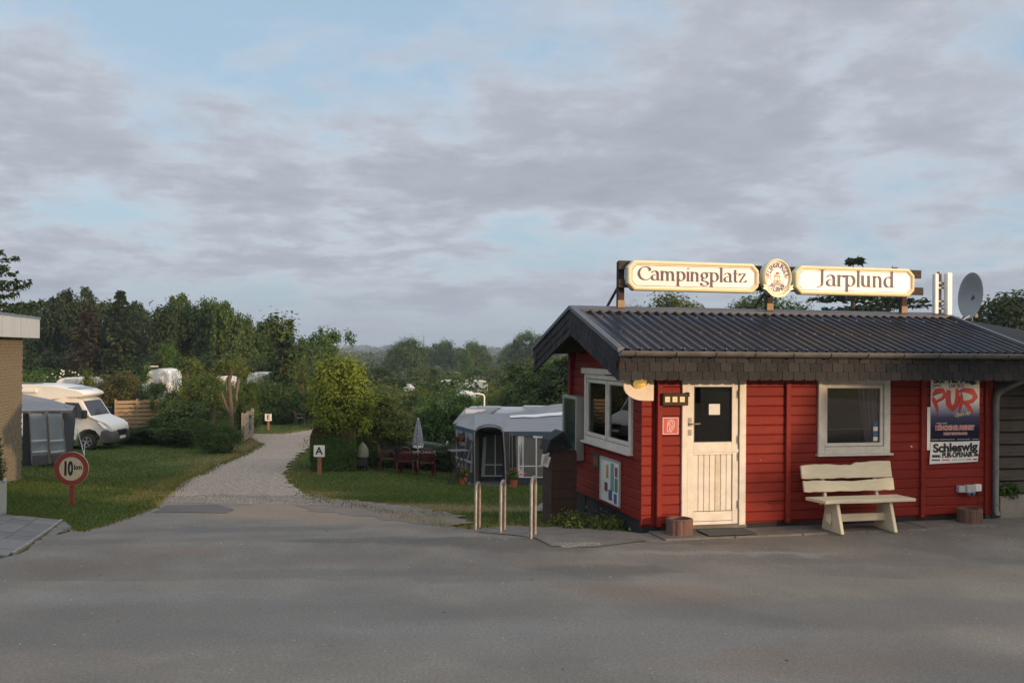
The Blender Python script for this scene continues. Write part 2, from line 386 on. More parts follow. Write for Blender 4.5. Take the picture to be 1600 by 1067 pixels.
def grain(m, stains=(), amt=.34):
    """aggregate grain and soft-edged stains in the colour of a paving material; stains: (x, y, rx, ry, angle, colour, strength)"""
    nt = m.node_tree; N = nt.nodes; L = nt.links; b = N['Principled BSDF']; src = b.inputs['Base Color'].links[0].from_socket
    tc = N.new('ShaderNodeTexCoord'); col = src
    def noise(s, d=3):
        n = N.new('ShaderNodeTexNoise'); n.inputs['Scale'].default_value = s; n.inputs['Detail'].default_value = d; n.inputs['Roughness'].default_value = .7; L.new(tc.outputs['Object'], n.inputs[0]); return n
    dn = noise(1.6, 7); dv = N.new('ShaderNodeVectorMath'); dv.operation = 'MULTIPLY_ADD'; L.new(dn.outputs['Color'], dv.inputs[0]); dv.inputs[1].default_value = (1.1, 1.1, 0); 
    sb = N.new('ShaderNodeVectorMath'); sb.operation = 'SUBTRACT'; L.new(tc.outputs['Object'], sb.inputs[0]); sb.inputs[1].default_value = (.55, .55, 0); L.new(sb.outputs[0], dv.inputs[2])
    for x, y, rx, ry, ang, c_, st in stains:
        mp = N.new('ShaderNodeMapping'); mp.vector_type = 'TEXTURE'; mp.inputs['Location'].default_value = (x, y, 0); mp.inputs['Rotation'].default_value = (0, 0, ang); mp.inputs['Scale'].default_value = (rx, ry, 1e3); L.new(dv.outputs[0], mp.inputs[0])
        ln = N.new('ShaderNodeVectorMath'); ln.operation = 'LENGTH'; L.new(mp.outputs[0], ln.inputs[0])
        r = N.new('ShaderNodeMapRange'); r.interpolation_type = 'SMOOTHSTEP'; L.new(ln.outputs['Value'], r.inputs[0]); r.inputs[1].default_value = 1.15; r.inputs[2].default_value = .55; r.inputs[4].default_value = st
        x_ = N.new('ShaderNodeMix'); x_.data_type = 'RGBA'; L.new(r.outputs[0], x_.inputs[0]); L.new(col, x_.inputs[6]); x_.inputs[7].default_value = (*c_, 1); col = x_.outputs[2]
    g1 = noise(34, 6); g2_ = noise(120, 3); ad = N.new('ShaderNodeMath'); ad.operation = 'ADD'; L.new(g1.outputs[0], ad.inputs[0]); L.new(g2_.outputs[0], ad.inputs[1])
    r = N.new('ShaderNodeMapRange'); L.new(ad.outputs[0], r.inputs[0]); r.inputs[1].default_value = .75; r.inputs[2].default_value = 1.25; r.inputs[3].default_value = 1 - amt; r.inputs[4].default_value = 1 + amt
    sc = N.new('ShaderNodeVectorMath'); sc.operation = 'SCALE'; L.new(col, sc.inputs[0]); L.new(r.outputs[0], sc.inputs['Scale']); L.new(sc.outputs[0], b.inputs['Base Color'])
# ------------------------------------------------------------------ foliage meshes
def leaf_mesh(name, P, Nn, size, tone, m, asp=.6, extra=None):
    """P centres, Nn facing directions, size per leaf; each leaf a folded rhomb of two triangles"""
    n = len(P); rs = np.random.RandomState(n % 9973)
    Nn = Nn / (np.linalg.norm(Nn, axis=1, keepdims=True) + 1e-9)
    t = rs.normal(size=(n, 3)); t -= (t * Nn).sum(1, keepdims=True) * Nn
    if extra is not None: t = extra - (extra * Nn).sum(1, keepdims=True) * Nn
    t /= (np.linalg.norm(t, axis=1, keepdims=True) + 1e-9); b = np.cross(Nn, t)
    s = size.reshape(-1, 1)
    v = np.empty((n, 4, 3)); fold = Nn * s * .18
    v[:, 0] = P - t * s * .5; v[:, 1] = P + b * s * .5 * asp + fold; v[:, 2] = P + t * s * .5; v[:, 3] = P - b * s * .5 * asp + fold
    v = v.reshape(-1, 3)
    me = bpy.data.meshes.new(name); me.vertices.add(4 * n); me.vertices.foreach_set('co', v.ravel().astype(np.float32))
    i = np.arange(n) * 4
    f = np.stack([i, i + 1, i + 2, i, i + 2, i + 3], 1).reshape(-1)
    me.loops.add(6 * n); me.loops.foreach_set('vertex_index', f.astype(np.int32))
    me.polygons.add(2 * n); me.polygons.foreach_set('loop_start', (np.arange(2 * n) * 3).astype(np.int32))
    me.update(calc_edges=True)
    a = me.attributes.new('tone', 'FLOAT', 'POINT'); a.data.foreach_set('value', np.repeat(np.clip(tone, 0, 1), 4).astype(np.float32))
    me.materials.append(m)
    return me
def rand_unit(rs, n):
    v = rs.normal(size=(n, 3)); return v / np.linalg.norm(v, axis=1, keepdims=True)
def clumps(rs, blobs, nc, shell=.55, lower=-.75):
    """clump centres spread through a set of ellipsoids, most of them near the surface"""
    w = np.array([b[3] * b[4] + b[5] * b[3] for b in blobs]); w = w / w.sum()
    idx = rs.choice(len(blobs), nc, p=w); B = np.array(blobs)[idx]
    d = rand_unit(rs, nc); d[:, 2] = np.where(d[:, 2] < lower, -d[:, 2], d[:, 2])
    r = shell + (1 - shell) * rs.rand(nc, 1) ** .6
    return B[:, :3] + d * r * B[:, 3:6], d, B[:, 3:6].mean(1)
def crown(name, seed, blobs, nc, per, leaf, m, crad=.22, up=.5, spiky=0, shell=.5):
    rs = np.random.RandomState(seed)
    C, d, br = clumps(rs, blobs, nc, shell)
    C = np.repeat(C, per, 0); d = np.repeat(d, per, 0); rr = np.repeat(br * crad * (.6 + .8 * rs.rand(nc)), per)
    off = rs.normal(size=(nc * per, 3)) * .55
    off /= np.maximum(1, np.linalg.norm(off, axis=1, keepdims=True) / 1.3)
    P = C + off * rr[:, None]
    if spiky:
        k = rs.rand(len(P)) < spiky; P[k, 2] += rs.rand(k.sum()) * rr[k] * 1.4; 
    Nn = d * .5 + off * .7 + np.array([0, 0, up]) + rs.normal(size=P.shape) * .45
    ct = np.repeat(rs.rand(nc), per)
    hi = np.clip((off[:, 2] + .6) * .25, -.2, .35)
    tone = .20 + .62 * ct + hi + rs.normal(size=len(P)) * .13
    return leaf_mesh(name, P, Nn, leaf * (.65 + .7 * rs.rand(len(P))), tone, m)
def trunk_mesh(name, seed, h0, r, limbs, m, bare=.25, lean=.03, nl=8):
    """tapered trunk up to h0, limbs reach out to the given points"""
    rs = random.Random(seed); mb = MB()
    pts = [Vector((rs.uniform(-lean, lean) * k / 5, rs.uniform(-lean, lean) * k / 5, -.03 + (h0 + .03) * k / 5)) for k in range(6)]
    mb.tube(pts, [r * (1.35 if k == 0 else 1 - .13 * k) for k in range(6)], 7)
    for e in limbs:
        k = rs.uniform(.45, .98); j = min(4, int(k * 5)); p = pts[j].lerp(pts[j + 1], k * 5 - j); e = Vector(e)
        mid = p.lerp(e, .5) + Vector((rs.uniform(-.03, .03), rs.uniform(-.03, .03), .04))
        mb.tube([p, mid, e], [r * .42, r * .26, r * .1], 5)
    return mb.mesh(name, m, sm=50, fix=False)
PROTO = {}
def proto(key, seed, blobs, nc, per, leaf, h0, r, nl=9, bark='bark', **kw):
    rs = random.Random(seed); lm = []
    for _ in range(nl):
        b = rs.choice(blobs); a = rs.uniform(0, 6.28); q = rs.uniform(.3, .8)
        lm.append((b[0] + math.cos(a) * b[3] * q, b[1] + math.sin(a) * b[4] * q, b[2] + b[5] * rs.uniform(-.3, .7)))
    PROTO[key] = (crown('crown', seed, blobs, nc, per, leaf, M['leaf_mid'], **kw), trunk_mesh('trunk', seed, h0, r, lm, M[bark]))
# unit height trees; (x, y, z, rx, ry, rz)
def blobset(seed, n, zc, R0, spread, zs):
    rs = random.Random(seed); o = []
    for _ in range(n):
        a = rs.uniform(0, 6.28); q = rs.uniform(.2, 1) * spread; r = R0 * rs.uniform(.7, 1.15)
        o.append((math.cos(a) * q, math.sin(a) * q, zc + rs.uniform(-1, 1) * zs, r, r, r * rs.uniform(.8, 1.2)))
    return o
proto('round', 11, [(0, 0, .6, .27, .27, .33)] + blobset(1, 9, .56, .17, .24, .24), 230, 42, .034, .62, .022, crad=.26)
proto('round_b', 12, [(0, 0, .62, .24, .24, .33)] + blobset(2, 9, .60, .15, .22, .25), 210, 42, .034, .65, .020, crad=.28)
proto('wide', 13, [(0, 0, .52, .40, .40, .38)] + blobset(3, 12, .50, .22, .38, .24), 280, 44, .042, .55, .026, crad=.22)
proto('tall', 14, [(0, 0, .62, .16, .16, .36)] + blobset(4, 10, .60, .11, .17, .30), 210, 36, .028, .85, .017, 14, crad=.34, spiky=.3, bark='bark_grey')
proto('open', 15, blobset(5, 15, .62, .085, .27, .30), 150, 26, .030, .90, .014, 18, crad=.5, spiky=.35, shell=.2, bark='bark_grey')
proto('slender', 29, [(0, 0, .66, .085, .085, .30)] + blobset(12, 12, .60, .05, .10, .26) + [(.04, 0, .88, .03, .03, .1), (-.05, .02, .82, .03, .03, .12)], 150, 26, .026, .95, .012, 14, crad=.5, spiky=.4, shell=.3, bark='bark_grey')
proto('bush', 16, [(0, 0, .42, .40, .40, .50)] + blobset(6, 16, .44, .18, .36, .34), 300, 62, .030, .5, .018, crad=.30, spiky=.1, shell=.72)
proto('bush_b', 17, [(0, 0, .40, .50, .42, .46)] + blobset(7, 18, .42, .17, .42, .36), 300, 62, .029, .5, .018, crad=.32, spiky=.2, shell=.7)
proto('bush_loose', 18, blobset(8, 20, .50, .13, .34, .42), 340, 42, .028, .7, .02, 14, crad=.42, spiky=.3, shell=.3, bark='bark_grey')
proto('dense', 19, [(0, 0, .55, .34, .34, .40), (-.15, .05, .48, .25, .25, .3), (.16, 0, .5, .24, .24, .32)] + blobset(9, 12, .58, .15, .26, .28), 520, 40, .026, .5, .022, crad=.16, shell=.78, up=.7)
def conifer(key, seed, layers, rad, per, leaf, z0, droop, shape=1.0, bark='bark_red', r=.022):
    rs = np.random.RandomState(seed); P = []; E = []; T = []; mb = MB()
    mb.tube([(0, 0, -.03), (0, 0, .3), (0, 0, .7), (0, 0, .99)], [r * 1.3, r, r * .6, r * .12], 7)
    for k in range(layers):
        f = (k + rs.rand() * .6) / layers; z = z0 + (1 - z0) * f
        Rr = rad * (1 - f) ** shape * (.75 + .35 * rs.rand()) + .012; nb = int(7 + 5 * (1 - f))
        for j in range(nb):
            a = rs.rand() * 6.283; L_ = Rr * (.65 + .45 * rs.rand()); dv = np.array([math.cos(a), math.sin(a), 0])
            t = rs.rand(per) ** .7; c = rs.rand() * .6
            side = np.cross(dv, [0, 0, 1])
            p = np.array([0, 0, z]) + dv * (t * L_)[:, None] + np.array([0, 0, 1]) * ((-droop * t ** 1.5 * L_) + .25 * L_ * np.maximum(0, t - .6) )[:, None]
            p += side * (rs.normal(size=per) * .13 * L_ * (1.15 - t))[:, None] + rs.normal(size=(per, 3)) * .006
            P.append(p); E.append(np.tile(dv, (per, 1)) + rs.normal(size=(per, 3)) * .5 + np.array([0, 0, -.25])); T.append(.1 + c + t * .25 + rs.normal(size=per) * .1)
            if k % 2 == 0 and j < 5:
                e = np.array([0, 0, z]) + dv * L_ * .8 + np.array([0, 0, -droop * .7 * L_]); mb.tube([(0, 0, z), tuple(e)], [r * .25, r * .06], 4)
    P = np.concatenate(P); E = np.concatenate(E); T = np.concatenate(T)
    Nn = rs.normal(size=P.shape) * .5 + np.array([0, 0, 1.0])
    PROTO[key] = (leaf_mesh('crown', P, Nn, leaf * (.6 + .8 * rs.rand(len(P))), T, M['leaf_needle'], .38, E), mb.mesh('trunk', M[bark], sm=50, fix=False))
conifer('spruce', 31, 26, .26, 26, .040, .28, .25, .75)
conifer('spruce_b', 32, 22, .24, 24, .040, .33, .32, .6)
conifer('larch', 33, 15, .50, 34, .045, .22, .12, .7, 'bark')
conifer('larch_high', 34, 11, .55, 40, .040, .62, .06, .6, 'bark')

PTOP = {}
def ptop(k):
    if k not in PTOP:
        n = len(PROTO[k][0].vertices); v = np.empty(n * 3, np.float32); PROTO[k][0].vertices.foreach_get('co', v); PTOP[k] = float(v[2::3].max() * .985)
    return PTOP[k]
PHALF = {}
def phalf(k):
    if k not in PHALF:
        n = len(PROTO[k][0].vertices); v = np.empty(n * 3, np.float32); PROTO[k][0].vertices.foreach_get('co', v); PHALF[k] = float(np.percentile(np.abs(v[0::3]), 97))
    return PHALF[k]
def tree(name, key, label, cat, p, h, w=1.0, leaf='leaf_mid', rot=None, group=None, bark=None, parts=True):
    h = h / ptop(key)
    t = thing(name, label, cat, p, rot if rot is not None else random.Random(label).uniform(0, 6.28), group, (h * w, h * w, h))
    c, tr = PROTO[key]
    link('crown', c, t, m=M[leaf]); link('trunk', tr, t, m=M[bark] if bark else None)
    return t
def up_to(px, py_top, Y, base=None):
    """ground point under pixel column px at depth Y, and the height that reaches pixel row py_top"""
    p = gat(px, Y); return p, at(px, py_top, Y).z - p.z

# ------------------------------------------------------------------ ground
def axis(lo, hi, fine0, fine1, step, grow=1.22):
    a = list(np.arange(fine0, fine1 + 1e-6, step)); s = step
    while a[-1] < hi: s *= grow; a.append(min(hi, a[-1] + s))
    s = step
    while a[0] > lo: s *= grow; a.insert(0, max(lo, a[0] - s))
    return np.array(a)
def terrain():
    X = axis(-3500, 3500, -32, 16, .4); Y = axis(-400, 3600, 2, 64, .4)
    xx, yy = np.meshgrid(X, Y); zz = Gn(xx, yy)
    far = np.clip((np.hypot(xx, yy) - 90) / 200, 0, 1); zz = zz + far * 1.0 * np.sin(xx * .013 + 1) * np.cos(yy * .011)
    me = bpy.data.meshes.new('ground'); co = np.stack([xx, yy, zz], -1).reshape(-1, 3)
    nx, ny = len(X), len(Y); i = (np.arange(ny - 1)[:, None] * nx + np.arange(nx - 1)[None]).ravel()
    f = np.stack([i, i + 1, i + 1 + nx, i + nx], 1)
    me.vertices.add(len(co)); me.vertices.foreach_set('co', co.ravel().astype(np.float32))
    me.loops.add(f.size); me.loops.foreach_set('vertex_index', f.ravel().astype(np.int32))
    me.polygons.add(len(f)); me.polygons.foreach_set('loop_start', (np.arange(len(f)) * 4).astype(np.int32)); me.update(calc_edges=True)
    me.shade_smooth()
    # worn, dry patches of the lawn
    dry = np.zeros(len(co)); P2 = co[:, :2]
    for px, py, rx, ry, amp in DRY:
        c = onG(px, py); d = P2 - np.array([c.x, c.y]); dry += amp * np.exp(-((d[:, 0] / rx) ** 2 + (d[:, 1] / ry) ** 2))
    for pl in (PATH_L, ROAD_R):
        d = dist_poly(P2, pl); dry += .95 * np.exp(-(d / .8) ** 2)
    a = me.attributes.new('dry', 'FLOAT', 'POINT'); a.data.foreach_set('value', np.clip(dry, 0, 1).astype(np.float32))
    m = bpy.data.materials.new('grass_ground'); m.use_nodes = True; nt = m.node_tree; N = nt.nodes; L = nt.links; b = N['Principled BSDF']; b.inputs['Roughness'].default_value = .9; b.inputs['Specular IOR Level'].default_value = .1
    tc = N.new('ShaderNodeTexCoord')
    def ns(s, d): n = N.new('ShaderNodeTexNoise'); n.inputs['Scale'].default_value = s; n.inputs['Detail'].default_value = d; n.inputs['Roughness'].default_value = .65; L.new(tc.outputs['Object'], n.inputs[0]); return n.outputs[0]
    def mp(v, a0, a1, b0=0, b1=1): n = N.new('ShaderNodeMapRange'); L.new(v, n.inputs[0]); n.inputs[1].default_value = a0; n.inputs[2].default_value = a1; n.inputs[3].default_value = b0; n.inputs[4].default_value = b1; return n.outputs[0]
    def mx(f, c0, c1):
        n = N.new('ShaderNodeMix'); n.data_type = 'RGBA'; L.new(f, n.inputs[0])
        for k, c in ((6, c0), (7, c1)):
            if isinstance(c, tuple): n.inputs[k].default_value = (*c, 1)
            else: L.new(c, n.inputs[k])
        return n.outputs[2]
    g = mx(mp(ns(1.7, 8), .35, .65), (.054, .090, .014), (.092, .125, .025)); g = mx(mp(ns(24, 6), .3, .7, 0, .55), g, (.030, .045, .010))
    at_ = N.new('ShaderNodeAttribute'); at_.attribute_name = 'dry'
    ad = N.new('ShaderNodeMath'); ad.operation = 'MULTIPLY_ADD'; L.new(ns(3.5, 7), ad.inputs[0]); ad.inputs[1].default_value = 1.5; L.new(at_.outputs['Fac'], ad.inputs[2])
    dc = mx(mp(ns(9, 7), .35, .65), (.190, .140, .058), (.135, .108, .036))
    g = mx(mp(ad.outputs[0], .98, 1.45, 0, .85), g, dc)
    L.new(g, b.inputs['Base Color'])
    bp = N.new('ShaderNodeBump'); bp.inputs['Strength'].default_value = .7; bp.inputs['Distance'].default_value = .03; L.new(ns(38, 5), bp.inputs['Height']); L.new(bp.outputs[0], b.inputs['Normal'])
    me.materials.append(m)
    o = bpy.data.objects.new('ground', me); COL.objects.link(o); o['kind'] = 'structure'
def dist_poly(P2, pl):
    best = np.full(len(P2), 1e9)
    for a, b in zip(pl[:-1], pl[1:]):
        a = np.array(a); b = np.array(b); ab = b - a; t = np.clip(((P2 - a) @ ab) / (ab @ ab + 1e-9), 0, 1)
        best = np.minimum(best, np.linalg.norm(P2 - (a + t[:, None] * ab), axis=1))
    return best
def inside(P2, poly):
    x, y = P2[:, 0], P2[:, 1]; c = np.zeros(len(P2), bool); n = len(poly)
    for i in range(n):
        x1, y1 = poly[i]; x2, y2 = poly[i - 1]
        k = ((y1 > y) != (y2 > y)) & (x < (x2 - x1) * (y - y1) / (y2 - y1 + 1e-12) + x1); c ^= k
    return c
def ragged(poly, amp, step, seed, keep=lambda a, b: False):
    rs = random.Random(seed); out = []
    for i in range(len(poly)):
        a = Vector(poly[i]); b = Vector(poly[(i + 1) % len(poly)]); n = max(1, int((b - a).length / step))
        if keep(a, b): n = 1
        nn = Vector((-(b - a).y, (b - a).x)).normalized()
        for k in range(n):
            q = a.lerp(b, k / n) + (nn * rs.gauss(0, amp) if k else Vector((0, 0))); out.append((q.x, q.y))
    return out
def sheet(name, poly, dz, res, m, kind='structure', parent=None, amp=0.0, step=.4, seed=1):
    if amp: poly = ragged(poly, amp, step, seed)
    x0, x1 = min(p[0] for p in poly), max(p[0] for p in poly); y0, y1 = min(p[1] for p in poly), max(p[1] for p in poly)
    gx, gy = np.meshgrid(np.arange(x0 + res / 2, x1, res), np.arange(y0 + res / 2, y1, res)); g = np.stack([gx.ravel(), gy.ravel()], 1)
    g = g[inside(g, poly)]; pe = poly + [poly[0]]; g = g[dist_poly(g, pe) > res * .35]
    vs = [Vector(p) for p in poly] + [Vector((a, b)) for a, b in g]
    n = len(poly); r = geometry.delaunay_2d_cdt(vs, [(i, (i + 1) % n) for i in range(n)], [], 1, 1e-5)
    me = bpy.data.meshes.new(name); z = Gn([v.x for v in r[0]], [v.y for v in r[0]]) + dz
    me.from_pydata([(v.x, v.y, zz) for v, zz in zip(r[0], z)], [], [list(f) for f in r[2]])
    import bmesh
    bm = bmesh.new(); bm.from_mesh(me)
    for f in bm.faces:
        if f.normal.z < 0: f.normal_flip()
    bm.to_mesh(me); bm.free(); me.shade_smooth(); me.materials.append(m)
    o = bpy.data.objects.new(name, me); COL.objects.link(o)
    if kind: o['kind'] = kind
    if parent: o.parent = parent
    return o
def g2(*pp): return [(onG(a, b).x, onG(a, b).y) for a, b in pp]
def K(s, d, z=0.0): return KO + U * s + V * d + Vector((0, 0, z))
def k2(s, d): v = K(s, d); return (v.x, v.y)
PATH_L = g2((262, 776), (300, 747), (335, 731), (372, 716), (395, 704), (411, 694), (402, 688), (388, 683), (398, 678), (440, 679), (470, 675), (500, 669), (535, 667))
PATH_R = g2((535, 686), (490, 692), (478, 703), (450, 725), (440, 742), (452, 757), (478, 776))
PATH = PATH_L + PATH_R
ROAD_L = g2((-140, 925), (0, 876), (30, 868), (48, 856), (80, 838), (88, 838), (112, 828), (125, 833), (160, 824), (195, 812), (235, 797), (262, 774))
ROAD_R = g2((478, 774), (510, 788), (560, 792), (600, 801), (640, 812), (690, 822), (735, 829), (768, 826), (800, 823), (852, 826))
ROAD = ROAD_L + ROAD_R + [k2(-.25, 1.7), k2(-.02, -.02), k2(12, -.02), (34, -2), (34, -30), (-40, -30), (-40, 4)]
DRY = [(740, 796, 2.6, .6, .8), (600, 790, 2.0, .6, .75), (800, 812, 1.5, .35, .3), (300, 720, 1.1, 2.2, .5), (230, 775, .5, 1.2, .35), (360, 700, 1.0, 2.5, .45), (500, 770, 1.0, .8, .5)]
terrain()
def stain(px, py, rx, ry, c_, st, ang=0): p = onG(px, py); return (p.x, p.y, rx, ry, ang, c_, st)
DK, SN, RD = (.092, .084, .072), (.235, .178, .125), (.185, .135, .100)
STAINS = [stain(585, 846, 1.5, .35, DK, .75), stain(745, 848, 1.6, .45, DK, .85), stain(830, 858, .9, .35, DK, .7), stain(480, 800, 2.4, 1.6, SN, .8), stain(600, 815, 1.6, .7, SN, .6), stain(285, 860, .9, .35, RD, .6), stain(1020, 930, 1.1, .5, RD, .75, -.35), stain(935, 893, .9, .4, DK, .75), stain(1130, 866, 1.6, .16, (.22, .21, .19), .8), stain(1400, 880, 3.0, .25, (.11, .108, .1), .6), stain(600, 985, 2.2, .35, (.19, .185, .17), .6), stain(1050, 1000, 1.0, .8, (.19, .18, .165), .5), stain(250, 940, 2.5, .25, (.19, .185, .175), .5), stain(360, 830, 2.2, .5, (.10, .098, .092), .6),
          stain(430, 960, 3.0, .6, (.125, .120, .108), .5), stain(1350, 960, 2.6, .7, (.105, .103, .095), .55), stain(800, 1010, 1.6, .5, (.17, .16, .14), .4), stain(200, 1000, 2.0, .5, (.12, .118, .108), .5), stain(1250, 1040, 1.2, .4, RD, .4), stain(90, 850, 1.2, .5, DK, .5), stain(1090, 850, .8, .12, DK, .6), stain(640, 900, 3.0, .3, (.115, .112, .10), .5)]
for k_ in ('asphalt', 'asphalt_pale'): grain(M[k_], STAINS)
grain(M['asphalt_sandy'], amt=.4); [grain(M[k], amt=v) for k, v in (('red_paint', .16), ('red_paint_b', .16), ('red_paint_c', .16), ('roof_metal', .3), ('brick_tan', .25))]; grain(M['asphalt_dark']); grain(M['concrete'], amt=.2); grain(M['gravel'], amt=.45)
sheet('asphalt_road', ROAD, .024, .5, M['asphalt'], amp=.05, step=.35)
sheet('asphalt_road', g2((0, 912), (250, 912), (560, 903), (850, 903), (1000, 898), (1150, 900)) + [(20, 9.5), (30, -2), (30, -28), (-36, -28), (-36, 4)] + g2((-200, 925)), .029, .6, M['asphalt_pale'], amp=.015, step=.4, seed=3)
sheet('gravel_path', PATH, .030, .45, M['gravel'], amp=.10, step=.22, seed=2)
sheet('gravel_path', g2((489, 649), (545, 651), (560, 655), (545, 664), (520, 662), (490, 658)), .02, .8, M['gravel'])
def patch(m, dz, *pp, seed=5, amp=.04): return sheet('asphalt_patch', g2(*pp), dz, .5, M[m], amp=amp, step=.22, seed=seed)
patch('asphalt_dark', .030, (238, 803), (262, 791), (340, 790), (366, 799), (352, 804), (300, 803), seed=6, amp=.015)
patch('concrete', .034, (745, 834), (775, 829), (850, 827), (960, 836), (1010, 848), (930, 858), (862, 857), (838, 844), (790, 838), seed=13, amp=.02)

sheet('dirt_verge', g2((470, 771), (520, 781), (600, 788), (700, 803), (740, 818), (700, 824), (640, 820), (590, 812), (545, 806), (500, 802), (462, 792)), .028, .4, M['asphalt_sandy'], amp=.10, step=.16, seed=27)
def scatter_mesh(name, P, size, m, kind='stuff', seed=0, flat=.6):
    """small faceted stones, all in one object"""
    rs = np.random.RandomState(seed); n = len(P)
    base = np.array([[1, 0, 0], [-.5, .87, 0], [-.5, -.87, 0], [0, 0, flat]]); v = base[None] * size[:, None, None]
    a = rs.rand(n) * 6.28; c, s = np.cos(a), np.sin(a)
    x = v[..., 0] * c[:, None] - v[..., 1] * s[:, None]; y = v[..., 0] * s[:, None] + v[..., 1] * c[:, None]
    v = np.stack([x, y, v[..., 2]], -1) * (.7 + .6 * rs.rand(n, 4, 1)) + P[:, None]
    me = bpy.data.meshes.new(name); i = np.arange(n) * 4
    f = np.stack([i, i + 1, i + 3, i + 1, i + 2, i + 3, i + 2, i, i + 3], 1).reshape(-1)
    me.vertices.add(4 * n); me.vertices.foreach_set('co', v.ravel().astype(np.float32)); me.loops.add(9 * n); me.loops.foreach_set('vertex_index', f.astype(np.int32))
    me.polygons.add(3 * n); me.polygons.foreach_set('loop_start', (np.arange(3 * n) * 3).astype(np.int32)); me.update(calc_edges=True); me.materials.append(m)
    o = bpy.data.objects.new(name, me); COL.objects.link(o); o['kind'] = kind; return o
def rnd_in(poly, n, seed):
    rs = np.random.RandomState(seed); p = np.array(poly); lo, hi = p.min(0), p.max(0); q = lo + (hi - lo) * rs.rand(n, 2); return q[inside(q, poly)]
def onz(q, dz): return np.column_stack([q, Gn(q[:, 0], q[:, 1]) + dz])
q = rnd_in(PATH, 90000, 1); q = q[(q[:, 1] < 36)]
o = scatter_mesh('gravel', onz(q, .030), .010 + .030 * np.random.RandomState(2).rand(len(q)) ** 2, M['gravel_stone'], seed=3)
tag(o, 'pale loose gravel lying on the path', 'gravel')
q = rnd_in(g2((262, 776), (478, 776), (560, 792), (420, 790), (250, 787)), 7000, 4)
q2 = rnd_in(g2((865, 852), (935, 850), (940, 855), (880, 859)), 1500, 5)
q = np.concatenate([q, q2]); o = scatter_mesh('loose_stones', onz(q, .030), .006 + .012 * np.random.RandomState(2).rand(len(q)), M['gravel_stone'], seed=4)
tag(o, 'loose pale stones spilled over the edge of the asphalt', 'gravel')
q = rnd_in([(-11, 5), (11, 5), (11, 13), (-6, 17), (-10, 16)], 1500, 6)
o = scatter_mesh('grit', onz(q, .030), .003 + .010 * np.random.RandomState(7).rand(len(q)) ** 3, M['grit'], seed=5); tag(o, 'pale grit scattered over the asphalt', 'grit')
q = rnd_in([(-11, 5), (11, 5), (11, 13), (-6, 17), (-10, 16)], 150, 8)
o = scatter_mesh('leaf_litter', onz(q, .030), .006 + .022 * np.random.RandomState(9).rand(len(q)) ** 3, M['grit_dark'], seed=6, flat=.2); tag(o, 'dark bits of leaf and bark on the asphalt', 'litter')

# grass blades
def grass(name, poly, n, seed, hmin, hmax, w, label, ycap=60, near=2.2):
    rs = np.random.RandomState(seed); q = rnd_in(poly, n, seed)
    d = np.hypot(q[:, 0], q[:, 1]); q = q[rs.rand(len(q)) < np.clip((19 / d) ** near, .05, 1)]
    for pl in (PATH, ROAD): q = q[~inside(q, pl)]
    for pl in NOGRASS: q = q[~inside(q, pl)]
    thin = np.zeros(len(q))
    for px, py, rx, ry, amp in DRY: c = onG(px, py); thin += amp * 1.3 * np.exp(-(((q[:, 0] - c.x) / rx) ** 2 + ((q[:, 1] - c.y) / ry) ** 2))
    q = q[rs.rand(len(q)) > np.clip(thin, 0, .92)]
    k = len(q); P = onz(q, 0); h = (hmin + (hmax - hmin) * rs.rand(k) ** 1.5) * (.7 + .6 * (np.sin(q[:, 0] * 1.7) * np.cos(q[:, 1] * 1.3) * .5 + .5))
    dd = np.hypot(q[:, 0], q[:, 1]); ww = w * (dd / 18)
    lean = rs.normal(size=(k, 2)) * .45; a = rs.rand(k) * 6.28; sx = np.stack([np.cos(a), np.sin(a), np.zeros(k)], 1) * ww[:, None]
    tip = P + np.column_stack([lean * h[:, None], h])
    v = np.stack([P - sx, P + sx, tip], 1).reshape(-1, 3)
    me = bpy.data.meshes.new(name); me.vertices.add(3 * k); me.vertices.foreach_set('co', v.ravel().astype(np.float32))
    me.loops.add(3 * k); me.loops.foreach_set('vertex_index', np.arange(3 * k, dtype=np.int32)); me.polygons.add(k); me.polygons.foreach_set('loop_start', (np.arange(k) * 3).astype(np.int32)); me.update(calc_edges=True)
    t = me.attributes.new('tone', 'FLOAT', 'POINT'); dr = .55 * np.exp(-(dist_poly(q, PATH_L) / .7) ** 2) + .5 * np.exp(-(dist_poly(q, ROAD_R) / .6) ** 2) + .4 * np.exp(-(dist_poly(q, PATH_R) / .7) ** 2)
    for px, py, rx, ry, amp in DRY:
        c = onG(px, py); dr += .8 * amp * np.exp(-(((q[:, 0] - c.x) / rx) ** 2 + ((q[:, 1] - c.y) / ry) ** 2))
    tt = np.clip(.12 + .10 * np.sin(q[:, 0] * .9 + 1) * np.sin(q[:, 1] * .7) + dr + rs.normal(size=k) * .12, 0, 1)
    t.data.foreach_set('value', np.repeat(tt, 3).astype(np.float32)); me.materials.append(M['grass_blade'])
    o = bpy.data.objects.new(name, me); COL.objects.link(o); tag(o, label, 'grass', kind='stuff')
PAVE = g2((-150, 812), (0, 806), (30, 807), (55, 810), (98, 815), (112, 826), (85, 840), (45, 858), (0, 875), (-150, 930))
NOGRASS = [PAVE]
grass('grass', g2((-100, 840), (120, 840), (265, 806), (500, 690), (300, 690), (-100, 705)), 360000, 21, .02, .06, .009, 'mown green lawn left of the gravel path')
grass('grass', g2((430, 745), (430, 800), (860, 835), (860, 738), (560, 716), (480, 695)), 270000, 22, .02, .06, .009, 'mown green lawn between the path and the red cabin')
grass('grass', g2((395, 692), (400, 664), (500, 656), (530, 672), (440, 682)), 60000, 23, .03, .08, .010, 'grass under the letter E sign at the bend of the path')
